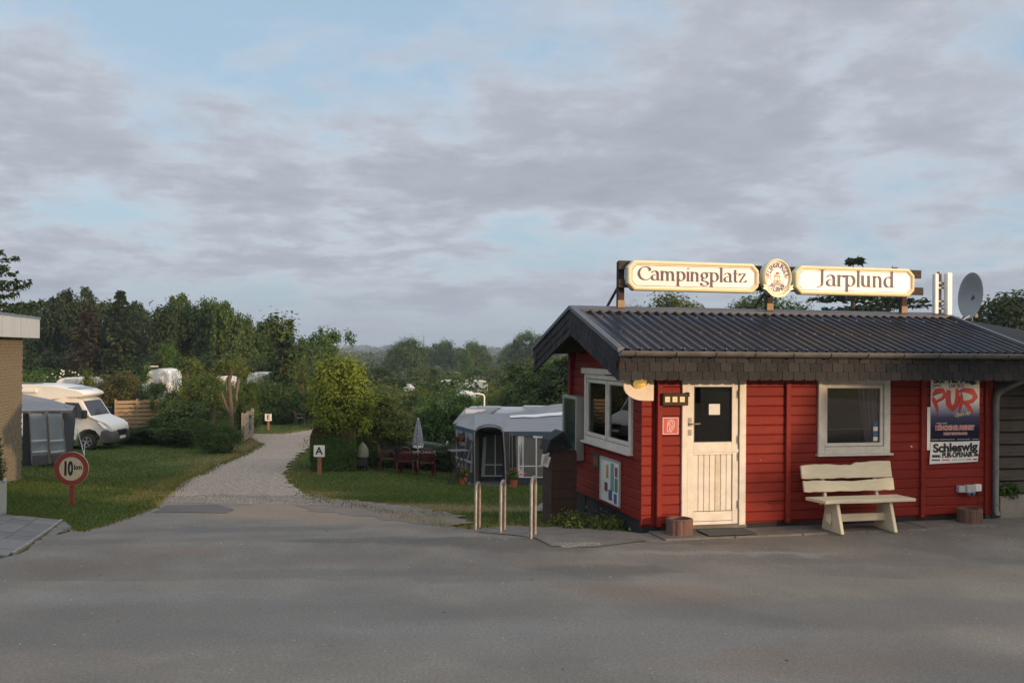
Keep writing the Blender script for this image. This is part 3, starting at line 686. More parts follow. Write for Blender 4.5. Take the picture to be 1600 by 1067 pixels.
# longer tufts at the edges
def tufts(pts, n, seed, hmin, hmax, spread, label):
    rs = np.random.RandomState(seed); pl = [np.array(p) for p in pts]; L_ = []
    for a, b in zip(pl[:-1], pl[1:]):
        k = int(n * np.linalg.norm(b - a)); t = rs.rand(k, 1); L_.append(a + (b - a) * t + rs.normal(size=(k, 2)) * spread)
    q = np.concatenate(L_); k = len(q); P = onz(q, 0.01); h = hmin + (hmax - hmin) * rs.rand(k) ** 2; a = rs.rand(k) * 6.28
    w = .009 * np.hypot(q[:, 0], q[:, 1]) / 18
    sx = np.stack([np.cos(a), np.sin(a), np.zeros(k)], 1) * w[:, None]; tip = P + np.column_stack([rs.normal(size=(k, 2)) * .35 * h[:, None], h])
    v = np.stack([P - sx, P + sx, tip], 1).reshape(-1, 3); me = bpy.data.meshes.new('grass_tufts')
    me.from_pydata(v.tolist(), [], [(3 * i, 3 * i + 1, 3 * i + 2) for i in range(k)])
    t = me.attributes.new('tone', 'FLOAT', 'POINT'); t.data.foreach_set('value', np.repeat(rs.rand(k) ** 1.5 * .9 + .08, 3).astype(np.float32)); me.materials.append(M['grass_blade'])
    o = bpy.data.objects.new('grass_tufts', me); COL.objects.link(o); tag(o, label, 'grass', kind='stuff')
tufts(PATH_L[:6], 160, 31, .03, .10, .10, 'ragged grass edge along the left side of the gravel path')
tufts(ROAD_R, 120, 32, .03, .09, .12, 'ragged grass edge of the right lawn against the asphalt')
tufts(ROAD_L[6:], 200, 33, .03, .09, .06, 'ragged grass edge of the left lawn against the asphalt')
# ------------------------------------------------------------------ red timber cabin (local axes: x along the front, y into the building, z up)
CAB = thing('cabin', 'red timber cabin with a black ribbed metal roof and a cream door', 'cabin', KO, KA)
WX, WY = 5.55, 3.27
RIDGE_Y, RIDGE_Z, EAVE_Z, EAVE_Y, BACK_Y = 1.52, 3.12, 2.50, -.60, 3.65
SL = (RIDGE_Z - EAVE_Z) / (RIDGE_Y - EAVE_Y)
RX0, RX1 = -.55, 5.93
fw = MB()                                                   # backing of the front wall around its openings
for x0, x1, z0, z1 in ((.02, .60, .1, 2.3), (.60, 1.52, 2.12, 2.3), (1.52, 2.72, .1, 2.3), (2.72, 3.78, .1, 1.10), (2.72, 3.78, 2.06, 2.3), (3.78, 5.53, .1, 2.3)): fw.box(x0, x1, .045, .12, z0, z1)
FW = fw.build('front_wall', M['red_paint_c'], CAB)
sw = MB()
for y0, y1, z0, z1 in ((.12, .40, .16, 2.35), (.40, 2.38, .16, 1.12), (.40, 2.38, 2.08, 2.35), (2.38, 3.2, .16, 2.35)): sw.box(.045, .12, y0, y1, z0, z1)
sw.prism([(.12, 2.35), (3.2, 2.35), (1.52, 2.9)], 0, .05, .10)
SWALL = sw.build('side_wall', M['red_paint_c'], CAB)
bw = MB(); bw.box(.12, 5.53, 3.15, 3.22, .1, 2.4); bw.box(5.45, 5.53, .12, 3.15, .1, 2.4); bw.build('rear_wall', M['red_paint_c'], CAB)
MB().box(.1, 5.5, .1, 3.2, .06, .12).build('inner_floor', M['interior'], CAB)
mb = MB(); mb.box(.125, 5.44, 3.10, 3.14, .12, 2.4); mb.box(.122, .13, .125, .4, .12, 2.35); mb.box(5.42, 5.44, .125, 3.1, .12, 2.4); mb.box(.13, 5.42, .13, 3.1, 2.36, 2.40)
mb.box(1.6, 1.65, 1.6, 3.1, .12, 2.36)
mb.build('inner_lining', M['interior'], CAB)
_bc = {}
rb = random.Random(5)
REDS = ['red_paint', 'red_paint_b', 'red_paint_c']
def board(parent, length, h, loc, side=False):
    k = (round(length, 3), round(h, 3), side)
    if k not in _bc:
        e = .009; prof = [(.034, 0), (.010, 0), (0, .012), (0, h - .014), (.010, h - .003), (.034, h - .003)]
        m = MB()
        m.prism(prof, 0 if not side else 1, 0, length) if not side else m.prism(prof, 1, 0, length)
        _bc[k] = m.mesh('board', M['red_paint'])
    x, y, z = loc
    return link('board', _bc[k], parent, (x, y, z), (rb.uniform(-.002, .002), 0, 0) if not side else None, m=M[rb.choice(REDS)])
PITCH = .1345
for r in range(16):
    z = .125 + r * PITCH; zc = z + PITCH / 2
    segs = [(0, .14), (.285, .575), (1.535, 2.148)]
    if zc < 1.03: segs += [(2.225, 4.33)]
    else: segs += [(2.225, 2.655), (3.83, 4.33)]
    segs += [(4.405, 5.43)]
    for a, b in segs: board(FW, b - a, PITCH, (a, 0, z))
for r in range(20):
    z = .175 + r * PITCH; zc = z + PITCH / 2
    top = EAVE_Z - .02
    if z + PITCH > 2.30:
        ya = max(.0, (z + PITCH - 2.36) / SL - .3); yb = 2 * RIDGE_Y - ya
        if yb - ya < .3: continue
        segs = [(max(ya, .04), min(yb, 3.15))]
    elif zc < 1.05 or zc > 2.10: segs = [(.035, 3.15)]
    else: segs = [(.035, .335), (2.445, 3.15)]
    for a, b in segs: board(SWALL, b - a, PITCH, (0, a, z), True)
for x in (.21, 2.148, 4.33):
    MB().box(x, x + .075, -.045, .04, .10, 2.29).build('batten', M['red_paint_b'], CAB, bevel=.006)
MB().box(5.43, 5.55, -.04, .10, .10, 2.30).build('corner_post', M['red_paint'], CAB, bevel=.006)
MB().box(-.05, .10, 3.15, 3.29, -.1, 2.45).build('corner_post', M['red_paint_c'], CAB, bevel=.006)
# plinth panels under the side wall
for k in range(5):
    a = .06 + k * .63; MB().box(.04 + .012 * (k % 2), .10, a, a + .60, -.75, .172).build('plinth_panel', M['black_tar'], CAB, bevel=.004)
MB().box(.06, 5.5, .05, .11, -.1, .12).build('plinth_panel', M['black_tar'], CAB)

# --- door
DF = MB(); DF.box(.575, .660, -.035, .10, .09, 2.26); DF.box(1.435, 1.535, -.035, .10, .09, 2.26); DF.box(.66, 1.435, -.033, .10, 2.115, 2.25)
DF = DF.build('door_frame', M['cream_paint'], CAB, bevel=.006)
def frame_rect(x0, x1, z0, z1, w, y0, y1, wb=None, wt=None):
    wb = wb or w; wt = wt or w; m = MB()
    m.box(x0, x0 + w, y0, y1, z0, z1); m.box(x1 - w, x1, y0, y1, z0, z1)
    m.box(x0 + w, x1 - w, y0, y1, z0, z0 + wb); m.box(x0 + w, x1 - w, y0, y1, z1 - wt, z1); return m
dl = frame_rect(.668, 1.427, 1.135, 2.108, .095, -.005, .045, wb=.11, wt=.10)
DOOR = dl.build('door', M['cream_paint'], CAB, bevel=.004)
low = frame_rect(.668, 1.427, .105, 1.12, .085, -.012, .045, wb=.045, wt=.05).build('lower_leaf', M['cream_paint'], DOOR, bevel=.004)
MB().box(.753, 1.342, -.006, .03, .155, .285).build('bottom_panel', M['cream_paint'], DOOR, bevel=.005)
for k in range(7):
    w_ = .589 / 7; MB().box(.754 + k * w_, .754 + (k + 1) * w_ - .007, .006, .028, .292, 1.068).build('door_board', M['cream_old' if k == 4 else 'cream_paint'], DOOR, bevel=.003)
MB().box(.66, 1.43, -.022, -.004, 1.105, 1.142).build('weather_bar', M['cream_paint'], DOOR, bevel=.004)
MB().box(.763, 1.332, .015, .021, 1.245, 2.01).build('pane', M['glass_dark'], DOOR)
gk = frame_rect(.760, 1.335, 1.243, 2.012, .010, -.0075, .012).build('glazing_bead', M['black_plastic'], DOOR)
h = MB(); h.box(.672, .725, -.014, -.006, 1.46, 1.58); h.box(.672, .725, -.014, -.006, 1.34, 1.42); h.build('lock_plate', M['zinc'], DOOR)
h = MB(); h.tube([(.70, -.01, 1.50), (.70, -.06, 1.50), (.72, -.068, 1.50), (.83, -.068, 1.503)], .010, 8); h.tube([(.70, -.006, 1.50), (.70, -.018, 1.50)], .024, 12); h.build('handle', M['steel'], DOOR, sm=40)
for z in (.32, .98, 1.22, 1.85): MB().tube([(1.431, -.04, z), (1.431, -.04, z + .11)], .009, 8).build('hinge', M['cream_old'], DOOR, sm=40)
MB().box(.99, 1.155, .008, .011, 1.62, 1.77).build('notice', M['paper'], DOOR)
mb = MB(); mb.box(1.005, 1.14, .0055, .0065, 1.572, 1.578)
for k in range(3): mb.box(1.02, 1.12, .0055, .0065, 1.60 - k * .012, 1.602 - k * .012)
MB().box(.56, 1.55, -.03, .12, .055, .10).build('door_sill', M['concrete'], CAB)

# --- front window
def window(x0, x1, z0, z1, name='window'):
    w = frame_rect(x0, x1, z0, z1, .10, -.035, .05, wb=.10, wt=.09).build(name, M['cream_paint'], CAB, bevel=.005); return w
W1 = window(2.66, 3.82, 1.05, 2.13)
frame_rect(2.765, 3.715, 1.155, 2.035, .048, -.012, .03).build('sash', M['cream_paint'], W1, bevel=.004)
MB().box(2.63, 3.85, -.075, .0, 1.02, 1.05).build('sill', M['cream_paint'], W1, bevel=.004)
MB().box(2.62, 3.86, -.055, .0, 2.131, 2.19).build('head_board', M['cream_paint'], W1, bevel=.006)
MB().box(2.81, 3.67, .006, .011, 1.20, 1.99).build('pane', M['glass_dark'], W1)
bl = MB()
for k in range(30): bl.box(2.83, 3.50, .030, .045, 1.42 + k * .0195, 1.4225 + k * .0195)
bl.box(2.83, 3.50, .028, .047, 1.395, 1.408)
bl.build('blind', M['paper_grey'] if False else M['blind'], W1)
MB().box(2.82, 3.50, .024, .05, 1.392, 1.402).build('blind_rail', M['grey_plastic'], W1)
def curtain(x0, x1, xb0, xb1, z0, z1):
    m = MB(); n = 36
    for j in range(9):
        f = j / 8; z = z1 + (z0 - z1) * f; a = x0 + (xb0 - x0) * f ** 1.5; b = x1 + (xb1 - x1) * f ** 1.5
        for i in range(n + 1): u = i / n; m.v.append((a + (b - a) * u, .075 + .016 * math.sin(u * 26), z))
    for j in range(8):
        for i in range(n): q = j * (n + 1) + i; m.f.append((q, q + 1, q + n + 2, q + n + 1))
    m.build('curtain', M['curtain'], W1, sm=60, fix=False)
curtain(3.36, 3.68, 3.50, 3.68, 1.15, 2.05); curtain(2.80, 2.87, 2.80, 2.84, 1.3, 2.05)
for k in range(4):
    o = MB().box(3.565, 3.635, .0015, .0045, 1.225 + k * .072, 1.285 + k * .072).build('card_sticker', M[['paper', 'print_sticker_blue', 'paper', 'print_sticker_blue'][k]], W1)
# --- side window
def yframe(y0, y1, z0, z1, w, x0, x1, wb=None, wt=None):
    wb = wb or w; wt = wt or w; m = MB()
    m.box(x0, x1, y0, y0 + w, z0, z1); m.box(x0, x1, y1 - w, y1, z0, z1); m.box(x0, x1, y0 + w, y1 - w, z0, z0 + wb); m.box(x0, x1, y0 + w, y1 - w, z1 - wt, z1); return m
W2 = yframe(.34, 2.44, 1.07, 2.13, .075, -.035, .05).build('window', M['cream_paint'], CAB, bevel=.005)
MB().box(-.085, .0, .31, 2.47, 1.035, 1.07).build('sill', M['cream_paint'], W2, bevel=.004)
MB().box(-.075, .0, .30, 2.50, 2.131, 2.22).build('head_board', M['cream_paint'], W2, bevel=.006)
for a, b in ((.43, 1.375), (1.405, 2.35)):
    sh = yframe(a - .008 if a < 1 else a + .005, b + (.013 if b > 2 else -.005), 1.155, 2.045, .055, -.018, .035).build('sash', M['cream_paint'], W2, bevel=.004)
    MB().box(.008, .013, a + .04, b - .04, 1.20, 2.0).build('pane', M['glass_dark'], sh)
MB().box(-.03, .04, 1.372, 1.408, 1.16, 2.04).build('mullion', M['cream_paint'], W2)
mb = MB(); mb.box(.25, .27, 1.75, 2.3, 1.2, 1.9); mb.build('curtain', M['paper_grey'], W2)

# --- roof: two sheets of trapezoid ribs
def rib_sheet(yA, zA, yB, zB, x0, x1, pitch=.150, h=.036, name='roof_sheet'):
    m = MB(); xs = []; x = x0
    while x < x1 - 1e-6:
        for dx, dz in ((0, 0), (.072, 0), (.092, h), (.122, h), (.142, 0)):
            if x + dx <= x1: xs.append((x + dx, dz))
        x += pitch
    xs.append((x1, 0)); sg = 1 if yB > yA else -1
    nrm = Vector((0, -(zB - zA), (yB - yA))); nrm = nrm.normalized() * (1 if nrm.z > 0 else -1)
    n = len(xs)
    for t in (0, 1):
        for y, z in ((yA, zA), (yA * .5 + yB * .5, zA * .5 + zB * .5), (yB, zB)):
            for xx, dz in xs: m.v.append((xx, y + nrm.y * (dz - t * .004), z + nrm.z * (dz - t * .004)))
    for t in (0, 1):
        for r in range(2):
            for i in range(n - 1): q = t * 3 * n + r * n + i; m.f.append((q, q + 1, q + n + 1, q + n) if t == 0 else (q, q + n, q + n + 1, q + 1))
    for i in range(n - 1): m.f.append((i, 3 * n + i, 3 * n + i + 1, i + 1))
    return m.build(name, M['roof_metal'], CAB, fix=False)
rib_sheet(EAVE_Y - .03, EAVE_Z - .03 * SL, RIDGE_Y - .02, RIDGE_Z - .02, RX0, RX1)
rib_sheet(BACK_Y, EAVE_Z - .01, RIDGE_Y + .02, RIDGE_Z - .02, RX0, RX1)
sc = MB()
for i in range(0, 43, 2):
    for f in (.04, .42, .80):
        y = EAVE_Y + (RIDGE_Y - EAVE_Y) * f; z = EAVE_Z + (RIDGE_Z - EAVE_Z) * f; x = RX0 + .04 + i * .15
        sc.box(x - .009, x + .009, y - .009, y + .009, z + .002, z + .014)
tag(sc.build('roof_screws', M['zinc_dark'], CAB), kind='stuff')
mb = MB(); mb.prism([(RIDGE_Y - .16, RIDGE_Z - .085), (RIDGE_Y - .15, RIDGE_Z - .048), (RIDGE_Y, RIDGE_Z + .0), (RIDGE_Y + .15, RIDGE_Z - .048), (RIDGE_Y + .16, RIDGE_Z - .085), (RIDGE_Y + .165, RIDGE_Z - .04), (RIDGE_Y, RIDGE_Z + .012), (RIDGE_Y - .165, RIDGE_Z - .04)], 0, RX0 - .005, RX1 + .01)
mb.v = [(a, b, c + .036) for a, b, c in mb.v]; mb.build('ridge_cap', M['flashing'], CAB)
def verge(x0, x1, name='verge_strip'):
    for ya, yb, za, zb in ((EAVE_Y - .04, RIDGE_Y, EAVE_Z - .012, RIDGE_Z), (RIDGE_Y, BACK_Y + .03, RIDGE_Z, EAVE_Z - .01)):
        m = MB(); m.add([(x0, ya, za + .045), (x1, ya, za + .045), (x1, yb, zb + .045), (x0, yb, zb + .045), (x0, ya, za - .01), (x1, ya, za + .038), (x1, yb, zb + .038), (x0, yb, zb - .01)], [(0, 1, 2, 3), (4, 7, 6, 5), (0, 4, 5, 1), (2, 6, 7, 3), (0, 3, 7, 4), (1, 5, 6, 2)])
        m.build(name, M['flashing'], CAB)
verge(RX0 - .035, RX0 + .06); verge(RX1 - .04, RX1 + .03)
# soffit and verge boards
m = MB()
for ya, yb, za, zb in ((EAVE_Y + .02, RIDGE_Y, EAVE_Z - .04, RIDGE_Z - .05), (RIDGE_Y, BACK_Y - .02, RIDGE_Z - .05, EAVE_Z - .05)):
    m.prism([(ya, za), (yb, zb), (yb, zb - .02), (ya, za - .02)], 0, RX0 + .02, RX1 - .02)
m.build('roof_decking', M['dark_timber'], CAB)
m = MB(); m.box(RX0 + .03, RX1 - .03, EAVE_Y + .03, .04, 2.16, 2.175); m.build('soffit', M['dark_timber'], CAB)
BD = .37
m = MB(); m.prism([(EAVE_Y + .0, EAVE_Z - .02 - BD), (RIDGE_Y, RIDGE_Z - BD - .02), (BACK_Y, EAVE_Z - .02 - BD), (BACK_Y, EAVE_Z - .015), (RIDGE_Y, RIDGE_Z - .005), (EAVE_Y, EAVE_Z - .015)], 0, RX0 + .004, RX0 + .026)
BARGE = m.build('bargeboard', M['dark_timber'], CAB)
m = MB(); m.prism([(EAVE_Y + .0, EAVE_Z - .02 - BD), (RIDGE_Y, RIDGE_Z - BD - .02), (BACK_Y, EAVE_Z - .02 - BD), (BACK_Y, EAVE_Z - .015), (RIDGE_Y, RIDGE_Z - .005), (EAVE_Y, EAVE_Z - .015)], 0, RX1 - .05, RX1 - .03)
m.build('bargeboard', M['dark_timber'], CAB)
rs_ = random.Random(9)
SLM = ['slate', 'slate', 'slate_b', 'slate_c']
def slate_mesh(w, h, cur):
    """front faces -y; curved lower corner as in German slate cladding"""
    pts = [(0, h), (0, 0)] + [(w * (.0 + 1.0 * math.sin(a)) , cur * (1 - math.cos(a))) for a in (0.5, 1.0, 1.57)] + [(w, h)]
    pts = [(0, h), (0, .0), (w * .55, 0), (w * .85, cur * .35), (w, cur), (w, h)]
    m = MB(); m.prism(pts, 1, -.006, 0); return m.mesh('slate', M['slate'])
SM = slate_mesh(.159, .155, .022); SM2 = slate_mesh(.168, .150, .035)
FASC = MB().box(RX0 + .03, RX1 - .03, EAVE_Y + .004, EAVE_Y + .026, 2.13, 2.48).build('fascia_board', M['dark_timber'], CAB)
for r in range(3):
    for k in range(39):
        x = RX0 + .0 + k * .166 - (.08 if r % 2 else 0)
        if x < RX0 - .02 or x + .17 > RX1: continue
        link('slate', SM, FASC, (x, EAVE_Y - .001 - .004 * r - rs_.uniform(0, .002), 2.115 + r * .118), (R(-3.0), rs_.uniform(-.012, .012), 0), m=M[rs_.choice(SLM)])
# slates on the bargeboard, three courses following the slope
for half, (ya, yb) in enumerate(((EAVE_Y, RIDGE_Y), (BACK_Y, RIDGE_Y))):
    ln = math.hypot(yb - ya, RIDGE_Z - EAVE_Z); n = 14; sgn = 1 if yb > ya else -1
    ang = math.atan2(RIDGE_Z - EAVE_Z, abs(yb - ya)) * sgn
    for r in range(3):
        for k in range(n):
            f = (k + .5 * (r % 2)) / n
            if f > .985: continue
            y = ya + (yb - ya) * f; z = EAVE_Z + (RIDGE_Z - EAVE_Z) * f - .02 - BD + r * .122
            sw_ = abs(yb - ya) / n
            pts = [(0, 0), (sw_ * .5 * sgn, -.012 + sw_ * .5 * SL), (sw_ * .92 * sgn, sw_ * .92 * SL + .012), (sw_ * sgn, sw_ * SL + .04), (sw_ * sgn, sw_ * SL + .145), (0, .145)]
            key = (half,)
            if key not in _bc:
                m = MB(); x_ = []
                m.v = [(-.010 if p[1] < p[0] * sgn * SL + .07 else 0, p[0], p[1]) for p in pts] + [(.004, p[0], p[1]) for p in pts]
                nn = 6; m.f = [tuple(range(nn))[::-1], tuple(range(nn, 2 * nn))] + [(i, (i + 1) % nn, nn + (i + 1) % nn, nn + i) for i in range(nn)]
                _bc[key] = m.mesh('slate', M['slate'])
            link('slate', _bc[key], BARGE, (RX0 - .002 - .003 * r - rs_.uniform(0, .0025), y, z), (rs_.uniform(-.02, .02), 0, rs_.uniform(-.03, .03)), m=M[rs_.choice(SLM)])
# --- gutter with brackets, downpipe
m = MB(); n = 9; prof = [(math.cos(math.pi + math.pi * i / n) * .065, math.sin(math.pi + math.pi * i / n) * .065) for i in range(n + 1)]
gx0, gx1 = RX0 - .02, 5.86; GY, GZ = EAVE_Y - .075, 2.497
for rr, fl in ((1, 0), (.93, 1)):
    b = len(m.v)
    for x in (gx0, gx1):
        for p in prof: m.v.append((x, GY + p[0] * rr, GZ - .012 + p[1] * rr))
    for i in range(n): q = (b + i, b + i + 1, b + n + 2 + i, b + n + 1 + i); m.f.append(q if not fl else q[::-1])
m.tube([(gx0, GY - .066, GZ - .010), (gx1, GY - .066, GZ - .010)], .009, 6)
for x in (gx0, gx1 - .003):
    m.prism([(GY + p[0], GZ - .012 + p[1]) for p in prof], 0, x, x + .003)
GUT = m.build('gutter', M['zinc'], CAB, sm=50, fix=False)
x = RX0 + .18
while x < gx1:
    m = MB()
    pr = [(math.cos(math.pi + math.pi * i / 8) * .071, math.sin(math.pi + math.pi * i / 8) * .071) for i in range(9)]
    for i in range(8): m.bar((x, GY + pr[i][0], GZ - .012 + pr[i][1]), (x, GY + pr[i + 1][0], GZ - .012 + pr[i + 1][1]), .022, .004, (1, 0, 0))
    m.build('gutter_bracket', M['zinc'], GUT); x += .56
m = MB(); m.tube([(5.80, GY, 2.45), (5.80, GY, 2.30), (5.77, GY + .05, 2.20), (5.60, -.20, 1.98), (5.56, -.12, 1.90), (5.555, -.10, 1.80), (5.555, -.10, .18), (5.555, -.14, .10)], .045, 14)
DP = m.build('downpipe', M['zinc_dark'], CAB, sm=50)
for z in (1.45, .75, .25): MB().tube([(5.555, -.10, z), (5.555, -.10, z + .03)], .052, 14).build('pipe_clip', M['zinc_dark'], DP, sm=40)
# dirt spots / bird marks on the fascia are left to the slate material

# ------------------------------------------------------------------ text
def text_mesh(body, size, name='lettering', sx=1.0, thick=.0015, shear=0.0, bold=0.0, align='CENTER', space=1.0):
    c = bpy.data.curves.new('t', 'FONT'); c.body = body; c.size = size; c.align_x = align; c.align_y = 'CENTER'; c.extrude = thick; c.shear = shear; c.offset = bold; c.space_character = space; c.resolution_u = 4
    o = bpy.data.objects.new('t', c); COL.objects.link(o); dg = bpy.context.evaluated_depsgraph_get(); dg.update()
    me = bpy.data.meshes.new_from_object(o.evaluated_get(dg)); bpy.data.objects.remove(o); bpy.data.curves.remove(c); me.name = name
    if sx != 1: me.transform(Matrix.Scale(sx, 4, (1, 0, 0)))
    me.transform(Matrix.Rotation(R(90), 4, 'X')); me.materials.clear()
    return me                                                # faces -y, x to the right, z up
def text(parent, body, size, x, y, z, m, name='lettering', rot=None, fit=None, **kw):
    me = text_mesh(body, size, name, **kw)
    if fit:
        xs = [v.co.x for v in me.vertices]; w = max(xs) - min(xs); me.transform(Matrix.Scale(fit / w, 4, (1, 0, 0)))
    me.materials.append(m); return link(name, me, parent, (x, y, z), rot)
# broad nib lettering for the two roof signs
def arc(cx, cy, rx, ry, a0, a1, n=14): return [(cx + rx * math.cos(R(a0 + (a1 - a0) * i / n)), cy + ry * math.sin(R(a0 + (a1 - a0) * i / n))) for i in range(n + 1)]
def seg(*p): return list(p)
GL = {
 'C': (1.12, [arc(.66, .70, .58, .68, 50, 310, 20), seg((1.04, 1.22), (1.06, .98))]),
 'a': (.86, [arc(.36, .66, .27, .32, 155, 0), seg((.63, .66), (.63, .2)), arc(.74, .17, .11, .14, 180, 300, 5), arc(.37, .30, .27, .28, 80, 330), ]),
 'm': (1.42, [seg((.16, .98), (.16, .02)), arc(.40, .62, .24, .34, 165, 0), seg((.64, .62), (.64, .02)), arc(.88, .62, .24, .34, 165, 0), seg((1.12, .62), (1.12, .1), (1.2, .02)), seg((.02, .96), (.16, .98)), seg((.06, .01), (.28, .01)), seg((.54, .01), (.76, .01)), seg((1.04, .01), (1.26, .01))]),
 'n': (.92, [seg((.16, .98), (.16, .02)), arc(.40, .62, .24, .34, 165, 0), seg((.64, .62), (.64, .02)), seg((.02, .96), (.16, .98)), seg((.06, .01), (.28, .01)), seg((.54, .01), (.78, .01))]),
 'p': (.90, [seg((.16, .98), (.16, -.5)), arc(.42, .49, .32, .47, 150, -140, 18), seg((.02, .96), (.16, .98)), seg((.04, -.5), (.3, -.5))]),
 'i': (.36, [seg((.16, .98), (.16, .02)), seg((.02, .96), (.16, .98)), seg((.06, .01), (.28, .01)), arc(.17, 1.32, .03, .03, 0, 360, 8)]),
 'g': (.84, [arc(.36, .64, .25, .32, 0, 360, 20), seg((.22, .34), (.13, .2), (.22, .08), (.5, .02), (.66, -.1)), arc(.38, -.22, .32, .22, 25, -200, 16), seg((.56, .86), (.78, .98))]),
 'l': (.36, [seg((.16, 1.48), (.16, .02)), seg((.02, 1.46), (.16, 1.48)), seg((.06, .01), (.28, .01))]),
 't': (.56, [seg((.22, 1.32), (.22, .22)), arc(.38, .2, .16, .18, 180, 290, 7), seg((.02, .95), (.48, .95))]),
 'z': (.72, [seg((.08, .74), (.08, .93)), seg((.06, .94), (.6, .94)), seg((.58, .93), (.08, .05)), seg((.06, .04), (.62, .04)), seg((.62, .04), (.64, .24))]),
 'J': (.80, [seg((.52, 1.40), (.52, .22)), arc(.24, .18, .28, .26, 0, -110, 8), seg((.26, 1.42), (.78, 1.42))]),
 'r': (.62, [seg((.16, .98), (.16, .02)), arc(.40, .60, .24, .36, 165, 45), seg((.5, .86), (.6, .80)), seg((.02, .96), (.16, .98)), seg((.06, .01), (.30, .01))]),
 'u': (.90, [seg((.14, .98), (.14, .36)), arc(.38, .36, .24, .33, 180, 350), seg((.62, .98), (.62, .08), (.72, .02)), seg((.0, .96), (.14, .98)), seg((.48, .96), (.62, .98))]),
 'd': (.90, [arc(.38, .48, .30, .46, 50, 320, 18), seg((.64, 1.48), (.64, .08), (.74, .02)), seg((.5, 1.46), (.64, 1.48))]),
}
def nib_word(word, w=.225, ang=18, mn=.08):
    """word lettered with a broad nib; lies in x/z, faces -y; returns MB and width"""
    m = MB(); x = 0; c = 0
    for ch in word:
        adv, strokes = GL[ch]
        for st in strokes:
            for (ax, az), (bx, bz) in zip(st[:-1], st[1:]):
                for a_, w_ in ((R(ang), w), (R(ang + 90), mn)):
                    nx, nz = math.cos(a_) * w_ / 2, math.sin(a_) * w_ / 2; y = -.00012 * (c % 23); c += 1
                    dx, dz = (bx - ax), (bz - az); l = math.hypot(dx, dz) + 1e-9; ex, ez = dx / l * .012, dz / l * .012
                    P = [(x + ax - ex - nx, az - ez - nz), (x + ax - ex + nx, az - ez + nz), (x + bx + ex + nx, bz + ez + nz), (x + bx + ex - nx, bz + ez - nz)]
                    cr = (P[1][0] - P[0][0]) * (P[2][1] - P[0][1]) - (P[1][1] - P[0][1]) * (P[2][0] - P[0][0])
                    if cr < 0: P = P[::-1]
                    m.add([(p[0], y, p[1]) for p in P], [(0, 1, 2, 3)])
        x += adv
    return m, x

# ------------------------------------------------------------------ sign rack on the ridge
RACK = thing('sign_rack', 'weathered timber rack of posts and rails standing along the roof ridge', 'rack', K(.23, RIDGE_Y, RIDGE_Z + .05), KA)
def rx(s): return s - .23
for s in (.23, 2.71, 5.12):
    p = MB().box(rx(s) - .05, rx(s) + .05, -.04, .05, -.06, .67).build('post', M['old_timber'], RACK, bevel=.006)
    MB().box(rx(s) - .055, rx(s) + .055, -.047, -.041, -.03, .09).build('post_plate', M['pale_timber'], p)
    MB().bar((rx(s) - .02, .04, .30), (rx(s) - .14, .55, -.20), .03, .03).build('strut', M['black_plastic'], RACK)
for z0, z1, e in ((.55, .67, 0), (.28, .39, .04)):
    MB().box(rx(.15), rx(5.28) + e, -.10, -.045, z0, z1).build('rail', M['old_timber'], RACK, bevel=.006)
    MB().box(rx(.15), rx(.52), -.14, -.102, z0 - .005, z1 + .01).build('rail_end', M['old_timber'], RACK, bevel=.004)
    MB().box(rx(5.12), rx(5.36) + e, -.14, -.102, z0 - .01, z1 + .005).build('rail_end', M['old_timber'], RACK, bevel=.004)
def oct_(x0, x1, z0, z1, c): return [(x0 + c, z0), (x1 - c, z0), (x1, z0 + c), (x1, z1 - c), (x1 - c, z1), (x0 + c, z1), (x0, z1 - c), (x0, z0 + c)]
def roof_sign(s0, s1, word, label, wfit, off):
    zc = RIDGE_Z + .05 + .455; L2 = (s1 - s0) / 2; t = thing('roof_sign', label, 'sign', K((s0 + s1) / 2, RIDGE_Y - .24, zc), KA, group=None)
    H = .225; c = .10
    MB().prism(oct_(-L2, L2, -H, H, c), 1, 0, .13).build('box', M['sign_edge'], t, bevel=.012)
    # raised rounded rim between outer and inner outline
    m = MB(); prof = [(0, .0), (.012, -.022), (.034, -.030), (.052, -.018), (.058, -.002)]
    for e, y in prof:
        for p in oct_(-L2 + e, L2 - e, -H + e, H - e, c - e * .41): m.v.append((p[0], y, p[1]))
    for i in range(len(prof) - 1):
        for k in range(8): m.f.append((i * 8 + k, i * 8 + (k + 1) % 8, (i + 1) * 8 + (k + 1) % 8, (i + 1) * 8 + k))
    m.build('rim', M['sign_cream'], t, sm=30, fix=False)
    MB().prism(oct_(-L2 + .05, L2 - .05, -H + .05, H - .05, c - .02), 1, -.004, .001).build('face', M['sign_face'], t)
    m = MB()
    A = oct_(-L2 + .068, L2 - .068, -H + .068, H - .068, c - .03); B = oct_(-L2 + .076, L2 - .076, -H + .076, H - .076, c - .034)
    m.v = [(p[0], -.0062, p[1]) for p in A] + [(p[0], -.0062, p[1]) for p in B]; m.f = [(k, (k + 1) % 8, 8 + (k + 1) % 8, 8 + k) for k in range(8)]
    m.build('border_line', M['sign_ink'], t, fix=False)
    w, W = nib_word(word); k = wfit / W; w.v = [((a - W / 2) * k + off, b - .008, (c_ - .47) * k * .80) for a, b, c_ in w.v]
    w.build('lettering', M['sign_ink'], t, fix=False)
roof_sign(.25, 2.40, 'Campingplatz', 'long octagonal cream sign reading Campingplatz on the roof rack', 1.78, -.02)
roof_sign(3.02, 5.15, 'Jarplund', 'long octagonal cream sign reading Jarplund on the roof rack', 1.42, .0)
